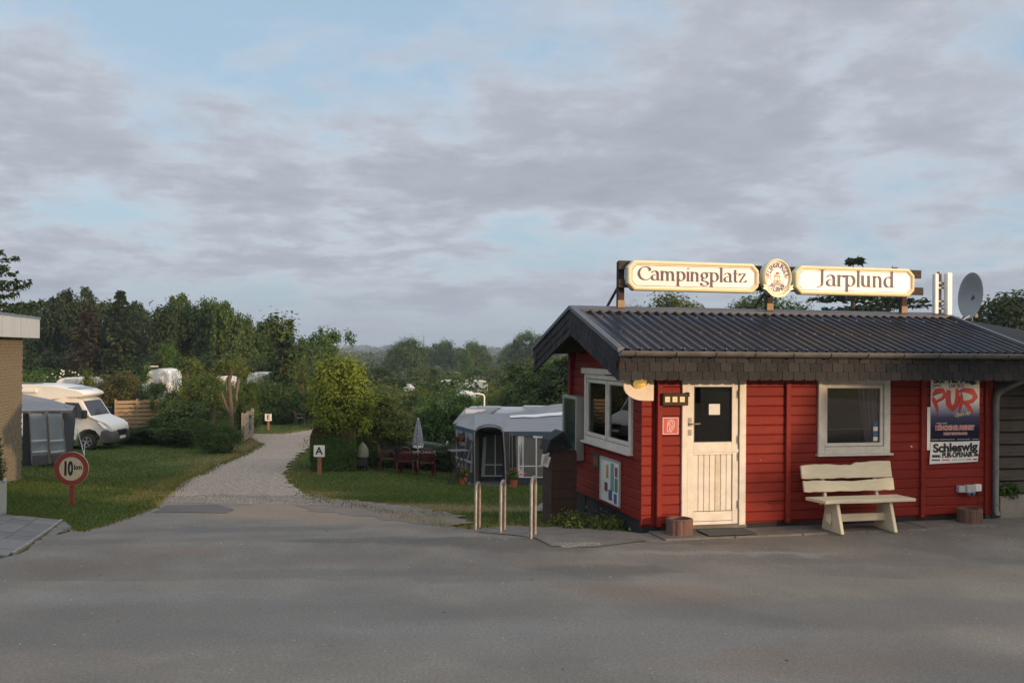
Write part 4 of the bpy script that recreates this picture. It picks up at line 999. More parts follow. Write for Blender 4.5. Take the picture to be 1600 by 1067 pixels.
# round emblem between them
EM = thing('round_sign', 'oval cream brewery sign with a sailing ship between the two long roof signs', 'sign', K(2.705, RIDGE_Y - .26, RIDGE_Z + .53), KA)
def ell(rx_, rz_, n=40): return [(rx_ * math.cos(2 * math.pi * i / n), rz_ * math.sin(2 * math.pi * i / n)) for i in range(n)]
MB().prism(ell(.245, .29), 1, 0, .12).build('box', M['sign_edge'], EM, sm=40)
m = MB(); prof = [(0, 0), (.008, -.024), (.024, -.034), (.040, -.022), (.044, 0)]
for e, y in prof:
    for p in ell(.245 - e, .29 - e): m.v.append((p[0], y, p[1]))
for i in range(4):
    for k in range(40): m.f.append((i * 40 + k, i * 40 + (k + 1) % 40, (i + 1) * 40 + (k + 1) % 40, (i + 1) * 40 + k))
m.build('rim', M['sign_cream'], EM, sm=40, fix=False)
MB().prism(ell(.205, .25), 1, -.006, -.001).build('face', M['sign_face'], EM)
def ring(rx0, rz0, w, y, m_, nm='ring_line'):
    m = MB(); m.v = [(p[0], y, p[1]) for p in ell(rx0, rz0)] + [(p[0], y, p[1]) for p in ell(rx0 - w, rz0 - w)]; m.f = [(k, (k + 1) % 40, 40 + (k + 1) % 40, 40 + k) for k in range(40)]
    m.build(nm, m_, EM, fix=False)
ring(.190, .234, .005, -.0085, M['sign_ink']); ring(.120, .150, .005, -.0085, M['sign_ink'])
def arc_text(s_, a0, a1, rx_, rz_, size, flip):
    for i, ch in enumerate(s_):
        a = R(a0 + (a1 - a0) * i / (len(s_) - 1)); x, z = rx_ * math.cos(a), rz_ * math.sin(a); th = math.atan2(z / rz_ * rx_, x / rx_ * rz_) if False else a
        rot = -(a - math.pi / 2) if not flip else -(a + math.pi / 2)
        text(EM, ch, size, x, -.0095, z, M['sign_ink'], 'letter', rot=(0, rot, 0), bold=.0024, sx=.80)
arc_text('FLENSBURGER', 168, 12, .155, .190, .094, False); arc_text('PILSENER', 224, 316, .155, .190, .090, True)
m = MB(); m.prism([(-.07, -.035), (.07, -.035), (.055, -.075), (-.055, -.075)], 1, -.012, -.008); m.build('ship_hull', M['gold'], EM)
m = MB()
for x, h in ((-.04, .05), (0, .085), (.04, .045)): m.box(x - .003, x + .003, -.012, -.009, -.035, h)
for x, z, w in ((-.04, .0, .04), (0, .02, .05), (.04, .0, .04), (-.04, .028, .03), (0, .055, .035)): m.prism([(x - w / 2, z), (x + w / 2, z), (x + w / 2 - .006, z + .022), (x - w / 2 + .006, z + .022)], 1, -.0145, -.0125)
m.build('ship_rigging', M['gold'], EM)
m = MB(); m.box(-.022, .026, -.018, -.016, .052, .082); m.prism([(-.018, -.05), (.018, -.05), (0, -.078)], 1, -.018, -.016); m.build('ship_flag', M['ship_red'], EM)
m = MB()
for k in range(4): m.box(-.085 + k * .008, .085 - k * .008, -.0125, -.0105, -.088 - k * .013, -.081 - k * .013)
m.build('sea', M['ship_blue'], EM)
for sx in (-1, 1):
    m = MB(); m.tube([(sx * .155 + .012 * math.cos(a), -.010, .012 * math.sin(a) + zz) for zz, a in [(.02 - .03 * i / 10, 6.28 * i / 5) for i in range(11)]], .004, 5); m.build('ornament', M['gold'], EM)
m = MB()
pts = [(-.26, -.11), (-.20, -.13), (-.17, -.20), (-.09, -.262), (0, -.278), (.09, -.262), (.17, -.20), (.20, -.13), (.26, -.11), (.235, -.155), (.265, -.175), (.205, -.20), (.11, -.285), (0, -.312), (-.11, -.285), (-.205, -.20), (-.265, -.175), (-.235, -.155)]
m.prism(pts, 1, -.045, -.03); m.build('ribbon', M['sign_cream'], EM)

# ------------------------------------------------------------------ things fixed to the cabin, each its own
def kth(name, label, cat, s, d, z, **k): return thing(name, label, cat, K(s, d, z), KA, **k)
t = kth('lamp_board', 'pale quarter-round board carrying a lamp at the cabin corner', 'board', .0, -.05, 1.82)
pts = [(.145, 0), (.145, .33), (-.29, .33), (-.29, .20)] + [(-.29 + .30 * (1 - math.cos(R(a))), .20 - .20 * math.sin(R(a))) for a in (15, 30, 45, 60, 75, 90)]
MB().prism(pts, 1, -.012, .010).build('panel', M['board_warm'], t, bevel=.003)
t = kth('wall_lamp', 'round amber wall lamp on the pale quarter-round board', 'lamp', -.07, -.09, 2.075)
m = MB(); m.lathe([(.001, -.075), (.05, -.066), (.085, -.04), (.105, 0), (.105, .01)], 24, caps=False); m.xf(Matrix.Rotation(R(-50), 4, 'X')); m.build('lamp_shade', M['lamp_glass'], t, sm=50)
m = MB(); m.lathe([(.095, -.015), (.118, -.012), (.118, .02), (.04, .03)], 24); m.xf(Matrix.Rotation(R(-50), 4, 'X')); m.build('lamp_base', M['zinc'], t, sm=40)
t = kth('weather_station', 'dark box with three small square dials beside the cabin door', 'weather station', .455, -.05, 1.755)
MB().box(-.19, .185, -.045, .045, -.0, .165).build('case', M['old_timber'], t, bevel=.008)
MB().box(.175, .20, -.05, .045, .12, .18).build('case_lid', M['old_timber'], t, bevel=.004)
for k in range(3):
    x = -.125 + k * .108; d_ = MB().box(x - .036, x + .036, -.050, -.044, .048, .122).build('dial', M['amber_dial'], t, bevel=.002)
    MB().bar((x - .006, -.0535, .078), (x + .012, -.0535, .094), .002, .006, (0, 1, 0)).build('dial_hand', M['black_ink'], d_)
    text(t, ('Hygro', 'Baro', 'Thermo')[k] if False else ('—')[0:0] or '_', .001, x, -.052, .135, M['paper']) if False else None
t = kth('hose_sign', 'red square fire hose sign left of the cabin door', 'sign', .41, -.012, 1.475)
MB().box(-.115, .115, -.006, .010, -.115, .115).build('plate', M['sign_red'], t, bevel=.002)
frame_rect(-.115, .115, -.115, .115, .009, -.0085, -.0062).build('white_edge', M['paper'], t)
def line(parent, pts, w, m_, nm='pictogram', y=-.009):
    m = MB()
    for i, (a, b) in enumerate(zip(pts[:-1], pts[1:])): m.bar((a[0], y - .0002 * (i % 3), a[1]), (b[0], y - .0002 * (i % 3), b[1]), .002, w, (1e-3, 0, 1))
    return m
m = MB()
def stroke(m, pts, w, y):
    for i, (a, b) in enumerate(zip(pts[:-1], pts[1:])):
        a = Vector(a); b = Vector(b); d = (b - a); l = d.length or 1; d = d / l; nn = Vector((-d.y, d.x)) * w / 2; a2 = a - d * w * .25; b2 = b + d * w * .25; yy = y - .00015 * (i % 7)
        P = [a2 - nn, b2 - nn, b2 + nn, a2 + nn]; m.add([(p.x, yy, p.y) for p in P], [(0, 1, 2, 3)])
    return m
stroke(m, [(-.045, .03), (-.05, -.075), (.015, -.08), (.02, -.06)], .0075, -.0075)
stroke(m, [(-.045, .03), (-.02, .01), (-.015, -.06), (.005, -.055), (.01, .0), (-.01, .035), (-.045, .03)], .0075, -.0075)
stroke(m, [(-.04, .035), (-.03, .07), (.01, .085), (.05, .065), (.06, .02), (.045, -.04), (.02, -.06)], .0075, -.0075)
stroke(m, [(-.01, .05), (.015, .06), (.03, .045), (.035, .01), (.025, -.03)], .0075, -.0075)
m.build('pictogram', M['paper'], t, fix=False)
# notice board on the side wall
def sth(name, label, cat, s, d, z): return thing(name, label, cat, K(s, d, z), KA)
t = sth('notice_board', 'silver framed white notice board with leaflets low on the cabin side wall', 'notice board', -.004, 1.215, .24)
yframe(-.435, .435, 0, .66, .022, -.034, -.002).build('frame', M['alu'], t, bevel=.003)
MB().box(-.016, -.004, -.415, .415, .02, .64).build('board', M['paper'], t)
for (y, z, w, h_, c) in ((.12, .36, .10, .20, 'leaf_yellow'), (-.10, .20, .14, .40, 'leaf_teal'), (-.27, .20, .12, .20, 'leaf_green'), (-.27, .42, .10, .14, 'leaf_red'), (.17, .16, .13, .13, 'leaf_brown'), (-.02, .08, .15, .12, 'leaf_blue'), (-.24, -.02 + .05, .12, .14, 'leaf_blue'), (-.03, .05, .15, .03, 'leaf_red')):
    MB().box(-.0205, -.0165, y - w / 2, y + w / 2, z, z + h_).build('leaflet', M['print_' + c], t)
t = sth('small_plaque', 'small faded plaque between the two notice cases on the cabin side', 'plaque', -.004, 1.90, .80)
MB().box(-.012, 0, -.14, .14, -.12, .12).build('plate', M['grey_timber'], t, bevel=.002); MB().box(-.015, -.0125, -.11, .11, -.08, .06).build('picture', M['print_leaf_brown'], t)
t = sth('display_case', 'grey glass-fronted display case fixed to the far end of the cabin side wall', 'display case', -.10, 2.92, .72)
yframe(-.40, .38, 0, 1.03, .05, -.04, .10).build('case', M['case_frame'], t, bevel=.006)
MB().box(-.004, .006, -.35, .33, .05, .98).build('back_panel', M['case_back'], t)
MB().box(-.009, -.005, -.28, .12, .42, .92).build('notice', M['paper_grey'], t)
MB().box(-.009, -.005, -.05, .05, .86, .93).build('notice', M['paper'], t)
MB().box(-.018, -.014, -.35, .33, .05, .98).build('glass_door', M['case_glass'], t)
# posters
t = kth('old_poster', 'pale edge of an older poster showing behind the concert poster', 'poster', 4.60, -.012, 1.38)
MB().box(-.155, .56, -.004, .002, -.30, .33).build('sheet', M['poster_paper'], t)
m_ = mat('poster_print', (.78, .76, .71), rough=.7, spec=.15)
nt = m_.node_tree; N = nt.nodes; L = nt.links; tcn = N.new('ShaderNodeTexCoord'); spn = N.new('ShaderNodeSeparateXYZ'); L.new(tcn.outputs['Object'], spn.inputs[0])
cr = N.new('ShaderNodeValToRGB'); mr = N.new('ShaderNodeMapRange'); L.new(spn.outputs[2], mr.inputs[0]); mr.inputs[1].default_value = 0; mr.inputs[2].default_value = .95; L.new(mr.outputs[0], cr.inputs[0])
e = cr.color_ramp.elements; e[0].position = 0; e[0].color = (.012, .012, .025, 1); e[1].position = 1; e[1].color = (.78, .75, .68, 1)
for p_, c_ in ((.20, (.014, .014, .035, 1)), (.38, (.07, .07, .13, 1)), (.50, (.34, .34, .44, 1)), (.62, (.74, .72, .67, 1))): q_ = e.new(p_); q_.color = c_
L.new(cr.outputs[0], N['Principled BSDF'].inputs['Base Color'])
PO = kth('concert_poster', 'large concert poster with red PUR lettering on the cabin front wall', 'poster', 4.90, -.018, 1.20)
MB().box(-.40, .43, -.004, .002, 0, .95).build('sheet', m_, PO)
def ribbon(m, pts, y):
    """pts: (x, z, width)"""
    for i, (a, b) in enumerate(zip(pts[:-1], pts[1:])):
        d = Vector((b[0] - a[0], b[1] - a[1])); d = d.normalized() if d.length else Vector((1, 0)); nn = Vector((-d.y, d.x)); yy = y - .0002 * (i % 5)
        A, B = Vector(a[:2]), Vector(b[:2]); m.add([(p.x, yy, p.y) for p in (A - nn * a[2] / 2, B - nn * b[2] / 2, B + nn * b[2] / 2, A + nn * a[2] / 2)], [(0, 1, 2, 3)])
        k = len(m.v); cc = [(b[0] + b[2] / 2 * math.cos(q), yy - .0001, b[1] + b[2] / 2 * math.sin(q)) for q in [j * math.pi / 4 for j in range(8)]]; m.add(cc, [tuple(range(8))])
    return m
for nm, mm, dx, dz, y in (('logo_shadow', M['sign_ink'], .010, -.010, -.0052), ('logo', M['poster_red'], 0, 0, -.0075)):
    m = MB()
    for pts in ([(-.37, .66, .03), (-.345, .60, .075), (-.31, .52, .05), (-.285, .40, .008)],
                [(-.38, .685, .02), (-.31, .74, .07), (-.21, .76, .06), (-.165, .70, .045), (-.21, .64, .035), (-.30, .60, .03)],
                [(-.10, .76, .06), (-.115, .66, .08), (-.105, .55, .085), (-.04, .49, .07), (.02, .53, .06), (.05, .64, .07), (.04, .76, .05)],
                [(.115, .72, .02), (.115, .62, .06), (.095, .52, .05), (.07, .44, .01)],
                [(.06, .74, .02), (.16, .765, .05), (.30, .74, .085), (.36, .67, .06), (.30, .60, .05), (.15, .575, .04)],
                [(.13, .60, .04), (.22, .54, .075), (.28, .47, .05), (.33, .395, .006)]):
        ribbon(m, [(a + dx + .0, b + dz, c) for a, b, c in pts], y)
    m.build(nm, mm, PO, fix=False)
text(PO, 'So. 18. Aug.', .125, .01, -.006, .905, M['black_ink'], fit=.74, bold=.006)
text(PO, 'LIVE 2013', .072, .03, -.006, .815, M['black_ink'], fit=.24, bold=.001)
text(PO, 'NORA', .038, -.30, -.006, .82, M['black_ink'], fit=.11, rot=(0, R(-6), 0), bold=.001)
m = MB(); pts = [(-.30 + .075 * math.cos(a), .82 + .045 * math.sin(a) + .2 * .07 * math.cos(a)) for a in [i * .449 for i in range(15)]]; stroke(m, pts, .005, -.006); m.build('logo_ring', M['black_ink'], PO, fix=False)
text(PO, 'Open Air', .085, .13, -.009, .405, M['sign_cream'], fit=.28, shear=.4, rot=(0, R(-7), 0))
text(PO, '+ SPECIAL GUESTS', .028, -.22, -.006, .27, M['paper'], fit=.19)
text(PO, 'MÜNCHENER FREIHEIT', .085, .01, -.006, .20, M['paper'], fit=.665, bold=.007)
text(PO, 'MÜNCHENER FREIHEIT', .085, .01, -.0085, .20, M['poster_red'], fit=.655, bold=.0008)
text(PO, 'CHERRY GEHRING & BAND', .045, .02, -.006, .115, M['paper'], fit=.41, bold=.004)
text(PO, 'CHERRY GEHRING & BAND', .045, .02, -.0085, .115, M['poster_red'], fit=.405, bold=.0)
for k, (x, w) in enumerate(((-.33, .12), (-.12, .26), (.16, .22), (.36, .11))): MB().box(x - w / 2, x + w / 2, -.0055, -.0042, .028, .036).build('small_print', M['paper_grey'], PO)
PS = kth('poster_strip', 'white poster strip reading Schleswig below the concert poster', 'poster', 4.905, -.025, .905)
MB().add([(-.425, 0, -.03), (.40, 0, -.005), (.43, 0, .30), (-.40, 0, .285), (-.425, .003, -.03), (.40, .003, -.005), (.43, .003, .30), (-.40, .003, .285)], [(0, 1, 2, 3), (4, 7, 6, 5), (0, 4, 5, 1), (1, 5, 6, 2), (2, 6, 7, 3), (3, 7, 4, 0)]).build('sheet', M['poster_paper'], PS)
text(PS, 'Schleswig', .17, .01, -.004, .205, M['black_ink'], fit=.76, bold=.007, rot=(0, R(-1.5), 0))
text(PS, 'www.', .075, -.31, -.004, .09, M['black_ink'], fit=.15, bold=.003)
text(PS, 'PUR-OPENAIR', .105, .045, -.004, .098, M['black_ink'], fit=.52, bold=.004, rot=(0, R(-1), 0))
text(PS, '.de', .075, .36, -.004, .10, M['black_ink'], fit=.085, bold=.003)
for x, w, c in ((-.32, .14, 'grit_dark'), (-.15, .13, 'poster_red'), (.0, .09, 'grey_plastic'), (.12, .13, 'grey_plastic'), (.245, .09, 'poster_red'), (.35, .07, 'black_ink')):
    MB().box(x - w / 2, x + w / 2, -.0022, -.0008, .020, .036).build('sponsor_mark', M[c], PS)
for x, z, r in ((4.19, 1.14, .012), (4.20, 1.125, .008), (2.72, .34, .014), (1.78, .98, .006)):
    tag(MB().box(x - r, x + r, -.005, .001, z - r * .6, z + r * .6).build('paint_chip', M['cream_paint'], FW))
# sockets
t = kth('socket_box', 'grey row of outdoor sockets low on the cabin wall above the right planter', 'socket', 5.14, -.01, .45)
MB().box(-.19, -.075, -.06, .01, .0, .10).build('socket', M['grey_plastic'], t, bevel=.008); MB().box(-.065, .095, -.075, .01, -.01, .11).build('socket_cover', M['grey_plastic'], t, bevel=.012); MB().box(.105, .21, -.05, .01, .01, .115).build('junction_box', M['white_plastic'], t, bevel=.006)
for x in (-.03, .05): MB().tube([(x, -.06, .0), (x, -.075, -.03), (x, -.06, -.035)], .022, 10).build('plug', M['print_leaf_blue'], t, sm=40)
MB().tube([(.18, -.02, .0), (.19, -.02, -.12), (.17, -.02, -.24), (.2, -.03, -.36)], .006, 6).build('cable', M['black_plastic'], t)

# planters: fluted concrete rings
def planter(s, d, z, label, r=.18, h=.25):
    t = kth('planter', label, 'planter', s, d, z, group='concrete ring planters by the cabin wall')
    m = MB(); n = 66
    for rr, z0 in ((0, 0), (0, h - .01), (1, h), (2, h), (2, h - .06)):
        for k in range(n):
            a = 2 * math.pi * k / n; fl = -.010 if k % 6 == 0 else (-.003 if k % 6 in (1, 5) else 0)
            R_ = r + fl if rr == 0 else (r - .012 if rr == 1 else r - .045); m.v.append((R_ * math.cos(a), R_ * math.sin(a), z0))
    for i in range(4):
        for k in range(n): k2 = (k + 1) % n; m.f.append((i * n + k, i * n + k2, (i + 1) * n + k2, (i + 1) * n + k))
    m.build('ring', M['terracotta_grey'], t, sm=25, fix=False)
    m = MB(); m.lathe([(r - .046, h - .07), (r - .10, h - .05), (.02, h - .045)], 20); m.build('soil', M['soil'], t)
planter(.43, -.30, .012, 'brown fluted concrete planter ring left of the door')
planter(4.98, -.26, .03, 'brown fluted concrete planter ring under the sockets', r=.175, h=.22)
t = kth('doormat', 'dark grey doormat lying before the cabin door', 'doormat', 1.07, -.36, .062)
MB().box(-.34, .36, -.21, .21, 0, .014).build('mat', M['mat_fibre'], t, bevel=.004)

# concrete strip of slabs along the front
ST = thing('pavement', None, None, K(0, 0, 0), KA); ST['kind'] = 'structure'
x = .10; rr = random.Random(3)
while x < 7.6:
    w = rr.choice([1.0, 1.05, .98]); dd = -.60 if x < 3.5 else -.55
    MB().box(x, x + w - .012, dd, -.02 if x + w < .5 or True else 0, -.08, .05 + rr.uniform(-.004, .004)).build('slab', M['concrete'], ST, bevel=.006); x += w

# ------------------------------------------------------------------ bench
B = kth('bench', 'cream painted rustic timber bench under the front window', 'bench', 3.0, -.50, .045)
def live_edge(x0, x1, za, zb, y, th, tilt, seed, amp=.014, hump=None):
    rs = random.Random(seed); n = 18; m = MB(); top = []; bot = []
    for i in range(n + 1):
        f = i / n; x = x0 + (x1 - x0) * f; hm = hump(f) if hump else 0
        top.append((x, zb + hm + rs.uniform(-amp, amp) * .35)); bot.append((x, za + rs.uniform(-amp, amp) * .35))
    poly = bot + top[::-1]; m.prism(poly, 1, -th / 2, th / 2)
    m.v = [(a, b + y + (c - za) * tilt, c) for a, b, c in m.v]; return m
live_edge(-.70, .73, .685, .865, .30, .035, .22, 1, hump=lambda f: .012 * math.sin(f * 9) + (.035 if f > .58 else .02 * f)).build('back_plank', M['bench_paint'], B, bevel=.006)
live_edge(-.69, .74, .505, .645, .255, .035, .22, 2, hump=lambda f: .012 * math.sin(f * 7 + 1) + .018 * f).build('back_plank', M['bench_paint'], B, bevel=.006)
m = MB(); rs = random.Random(4); n = 16; fr = [(-.63 + 1.40 * i / n, -.20 + rs.uniform(-.006, .006) + .02 * math.sin(i * .6)) for i in range(n + 1)]; bk = [(-.70 + 1.44 * i / n, .20) for i in range(n + 1)]
m.prism(fr + bk[::-1], 2, .405, .450); m.build('seat', M['bench_paint'], B, bevel=.006)
for x in (-.40, .42):
    m = MB(); m.prism([(-.26, 0), (.24, 0), (.13, .405), (-.13, .405)], 0, x - .025, x + .025); m.build('leg', M['bench_paint'], B, bevel=.006)
    m = MB(); m.prism([(.21, .30), (.26, .30), (.41, .84), (.365, .84)], 0, x + .028, x + .07); m.build('back_support', M['bench_paint'], B, bevel=.005)
MB().box(-.50, .52, -.022, .022, .13, .235).build('stretcher', M['bench_paint'], B, bevel=.006)
for x in (-.46, .48): MB().box(x - .015, x + .015, -.035, .035, .10, .26).build('wedge', M['bench_paint'], B, bevel=.004)

# ------------------------------------------------------------------ antennas, dish on the right verge
A = kth('antenna_mast', 'grey mast with two tall white panel antennas at the right end of the ridge', 'antenna', 5.80, RIDGE_Y, RIDGE_Z + .02)
m = MB(); m.tube([(0, 0, -.1), (0, 0, .70)], .035, 12); m.build('mast', M['steel'], A, sm=40)
MB().box(-.185, -.11, -.14, -.06, .0, .66).build('panel_antenna', M['white_plastic'], A, bevel=.012)
MB().box(.03, .135, -.16, -.06, -.02, .68).build('panel_antenna', M['white_plastic'], A, bevel=.014)
for z in (.08, .20, .42, .50): MB().box(-.13, .09, -.075, -.045, z, z + .028).build('clamp', M['zinc'], A)
for z in (.12, .46): m = MB(); m.tube([(-.09, -.02, z - .05), (.08, -.02, z + .04)], .012, 6); m.build('clamp_rod', M['steel'], A)
m = MB(); m.tube([(.02, -.05, .02), (.12, -.12, -.02), (.2, -.1, -.10), (.14, -.2, -.10), (.35, -.15, -.08), (.5, -.1, -.02)], .010, 6); m.build('cable', M['paper_grey'], A)
Dd = kth('satellite_dish', 'grey satellite dish standing at the right verge of the cabin roof', 'satellite dish', 6.90, RIDGE_Y + .5, RIDGE_Z + .04)
m = MB(); prof = [(.001, 0), (.10, .010), (.2, .032), (.3, .068), (.365, .10)]
m.lathe(prof, 36, caps=False); m.v = [(a, b * 1.0, c) for a, b, c in m.v]; b0 = len(m.v); m.lathe([(.372, .10), (.30, .060), (.2, .024), (.001, -.008)], 36, caps=False)
m.f.append(()) if False else None
n = 36
for k in range(n): m.f.append((4 * n + k, 4 * n + (k + 1) % n, b0 + (k + 1) % n, b0 + k))
m.v = [(a * .93, b * 1.08, c) for a, b, c in m.v]
yaw = R(-80 - 13.8); m.xf(Matrix.Translation((0, 0, .33)) @ Matrix.Rotation(yaw, 4, 'Z') @ Matrix.Rotation(R(86), 4, 'X'))
m.build('reflector', M['dish_grey'], Dd, sm=50, fix=False)
m = MB(); m.tube([(.02, .12, -.7), (.02, .12, .25)], .022, 10); m.bar((.02, .12, .25), (0, .03, .33), .05, .05); m.build('dish_mast', M['zinc_dark'], Dd, sm=40)
dv = Matrix.Rotation(yaw, 3, 'Z') @ Vector((0, -1, 0)); m = MB(); m.bar(Vector((0, 0, .0)), Vector((0, 0, -.04)) + dv * .10, .025, .025); m.box(-.03, .03, -.03, .03, -.04, .03); m.build('feed_arm', M['black_plastic'], Dd)

# ------------------------------------------------------------------ timber shed to the right of the cabin
SH = kth('shed', 'grey timber shed with horizontal boards beyond the cabin downpipe', 'shed', 5.72, .12, 0)
MB().box(0, 3.2, .05, .1, .3, 2.2).build('wall', M['black_tar'], SH)
for k in range(10):
    z = .40 + k * .185; m = MB(); m.add([(0, 0, 0), (3.2, 0, 0), (3.2, .03, .155), (0, .03, .155), (0, .022, 0), (3.2, .022, 0), (3.2, .052, .155), (0, .052, .155)], [(0, 1, 2, 3), (4, 7, 6, 5), (0, 4, 5, 1), (1, 5, 6, 2), (2, 6, 7, 3), (3, 7, 4, 0)])
    o = m.build('board', M['grey_timber'], SH, bevel=.003); o.location = (0, 0, z); o.rotation_euler = (0, rs_.uniform(-.006, .006), 0)
MB().box(.0, 3.2, -.12, .10, -.05, .37).build('base_wall', M['concrete_low'], SH, bevel=.008)
m = MB()
def sl(s, d, z): return (s - 5.72, d - .12, z)
T = [sl(5.95, 1.55, 3.11), sl(5.95, -.6, 2.44), sl(9.2, -.3, 2.36), sl(9.2, 2.75, 2.84)]
m.add([Vector(p) for p in T] + [Vector(p) - Vector((0, 0, .04)) for p in T], [(0, 1, 2, 3), (4, 7, 6, 5), (0, 4, 5, 1), (1, 5, 6, 2), (2, 6, 7, 3), (3, 7, 4, 0)]); m.build('roof', M['slate_c'], SH)
m = MB(); m.box(.26, 3.2, -.62, -.58, 2.05, 2.38); m.build('fascia', M['dark_timber'], SH)
# ------------------------------------------------------------------ dark timber box with slate hood by the side wall
p = K(-.68, 1.95); zg = G(p.x, p.y)
T_ = thing('timber_cabinet', 'dark timber cabinet with a small slate hood beside the cabin side wall', 'cabinet', (p.x, p.y, zg), KA)
H_ = .98 - zg
for k in range(int(H_ / .14)):
    o = MB().box(-.10, .30, -.25, .25, 0, .132).build('board', M['dark_timber'], T_, bevel=.006); o.location = (rs_.uniform(-.006, .006), rs_.uniform(-.006, .006), k * .14)
MB().box(-.09, .29, -.24, .24, 0, H_).build('core', M['dark_timber'], T_)
m = MB(); m.prism([(-.20, H_ + .0), (-.15, H_ + .17), (.06, H_ + .30), (.21, H_ + .05), (.17, H_ + .03), (.05, H_ + .22), (-.12, H_ + .13), (-.16, H_ - .0)], 1, -.33, .1); m.build('hood', M['slate'], T_, bevel=.006)
m = MB(); m.prism([(-.18, H_ - .02), (-.15, H_ + .16), (.05, H_ + .24), (.18, H_ + .03)], 1, -.29, -.27); m.build('hood_front', M['slate_c'], T_)
for k in range(3): m = MB().box(-.10, .02, -.004, .004, 0, .16); o = m.build('leaflet', M['paper'], T_); o.location = (-.19, -.29, H_ - .24 + .035 * k); o.rotation_euler = (.3 * k - .2, .35 - .3 * k, .3 * k)
# ------------------------------------------------------------------ three hoops
for (px, py, top, lab, sp) in ((743, 830, 757, 'leftmost of the three steel hoops, farthest from the cabin', .30), (782, 835, 754, 'middle one of the three steel hoops in the asphalt edge', .30), (829.5, 844, 748, 'tallest steel hoop, nearest to the dark timber cabinet', .30)):
    p = onG(px, py); h = at(px, top, p.y).z - p.z
    t = thing('hoop', lab, 'hoop', p, 0, 'steel hoops beside the cabin')
    d = Vector((p.x, p.y, 0)).normalized(); sdv = Vector((-d.y, d.x, 0)); v_ = (d * .34 - sdv * .055); r = .035; e = .12
    a = Vector((0, 0, -.1)); pts = [a, Vector((0, 0, h - e))] + [Vector((0, 0, h - e)) + Vector((v_.x * (1 - math.cos(q)) / 2, v_.y * (1 - math.cos(q)) / 2, e * math.sin(q))) for q in [math.pi * i / 10 for i in range(1, 11)]] + [Vector((v_.x, v_.y, -.2))]
    m = MB(); m.tube(pts, .0235, 12); m.build('tube', M['steel'], t, sm=60)
# weeds and stones at the cabin foot
# ------------------------------------------------------------------ brick building at the left edge
W0 = gat(36, 28.0); BB = thing('brick_building', 'yellow brick building with a flat roof behind a pale fascia', 'building', W0, KA)
# local x to the right of the wall, y away from the camera; the wall is the plane x=0, y<0
ztop = at(36, 528, 28).z - W0.z
MB().box(-8, -.02, -16, -.012, -.6, ztop).build('wall', M['mortar'], BB)
m = MB(); ch = .084
for r in range(int((ztop + .3) / ch)):
    z = -.3 + r * ch; y = -.0 - (.06 if r % 2 else 0)
    while y > -4.2:
        y1 = max(y - .228, -4.3); m.box(-.03, .0 + .003 * ((r * 7 + int(-y * 31)) % 3), y1, y - .012, z, z + ch - .013); y -= .24
    y = 0
    x = -.02 + (0 if r % 2 else -.11)
    m.box(-.50, -.02, -.012, .004, z, z + ch - .013)
tag(m.build('brickwork', M['brick_tan'], BB), kind='stuff')
MB().box(-8.2, .36, -16, .34, ztop, ztop + .54).build('fascia', M['fascia_grey'], BB)
MB().box(-8.2, .38, -16, .36, ztop + .541, ztop + .60).build('roof_edging', M['fascia_cap'], BB)
for k in range(1, 4): MB().box(.36, .364, -k * 1.9 - .012, -k * 1.9, ztop + .01, ztop + .53).build('panel_joint', M['fascia_cap'], BB)
# pale stone planter with a clipped conifer, cut by the left edge
p = onG(-14, 806); SP = thing('stone_planter', 'pale stone planter cut off by the left edge of the view', 'planter', p, KA)
MB().box(-.28, .18, -.3, .3, -.1, .62).build('planter_wall', M['stone_pale'], SP, bevel=.03)
MB().box(-.22, .12, -.24, .24, .56, .60).build('soil', M['soil'], SP)
cn = thing('clipped_conifer', 'dark clipped conifer growing in the pale stone planter', 'conifer', (p.x + .0, p.y, p.z + .60), 0)
link('crown', crown('crown', 71, [(0, 0, .20, .20, .20, .22), (0, 0, .5, .13, .13, .26), (-.0, 0, .78, .08, .08, .22)], 240, 30, .035, M['leaf_needle'], crad=.35), cn)
m = MB(); m.tube([(0, 0, -.05), (0, 0, .8)], [.03, .01], 6); m.build('trunk', M['bark'], cn)

# slabs in the left foreground
PV = thing('pavement', None, None, onG(60, 835), R(0)); PV['kind'] = 'structure'
c0 = onG(98, 815); c1 = onG(0, 806); ex = Vector((c1.x - c0.x, c1.y - c0.y, 0)); ex.z = 0; ex.normalize()
c2 = onG(22, 868); ey = Vector((c2.x - c0.x, c2.y - c0.y, 0)); Ly = ey.length; ey.normalize(); rr = random.Random(8)
def slab(a0, a1, b0, b1, m_, th=.10, up=.03, nm='slab', skew=0):
    m = MB(); vs = []
    for zz in (0, 1):
        for a, b in ((a0, b0), (a1, b0), (a1, b1), (a0, b1)):
            w = c0 + ex * a + ey * b; z = G(w.x, w.y); vs.append((w.x - PV.location.x, w.y - PV.location.y, z - PV.location.z + (up if zz else -th)))
    m.add(vs, [(3, 2, 1, 0), (4, 5, 6, 7), (0, 1, 5, 4), (1, 2, 6, 5), (2, 3, 7, 6), (3, 0, 4, 7)])
    return m.build(nm, m_, PV, bevel=.005)
ny = 8; wy = Ly / ny
for i in range(5):
    for j in range(ny + 1):
        sh = 0 if i % 2 else .5
        b0, b1 = (j - sh) * wy, (j + 1 - sh) * wy
        b0 = max(b0, 0); b1 = min(b1, Ly + .25)
        if b1 - b0 < .05: continue
        slab(.075 + i * .60, .075 + (i + 1) * .60 - .012, b0, b1 - .012, M[rr.choice(['slab_a', 'slab_b', 'slab_c'])], up=.035 + rr.uniform(-.005, .005))
for k in range(4): slab(0, .062, k * Ly / 4, (k + 1) * Ly / 4 - .008, M['concrete_low'], up=.045, nm='kerb_stone')
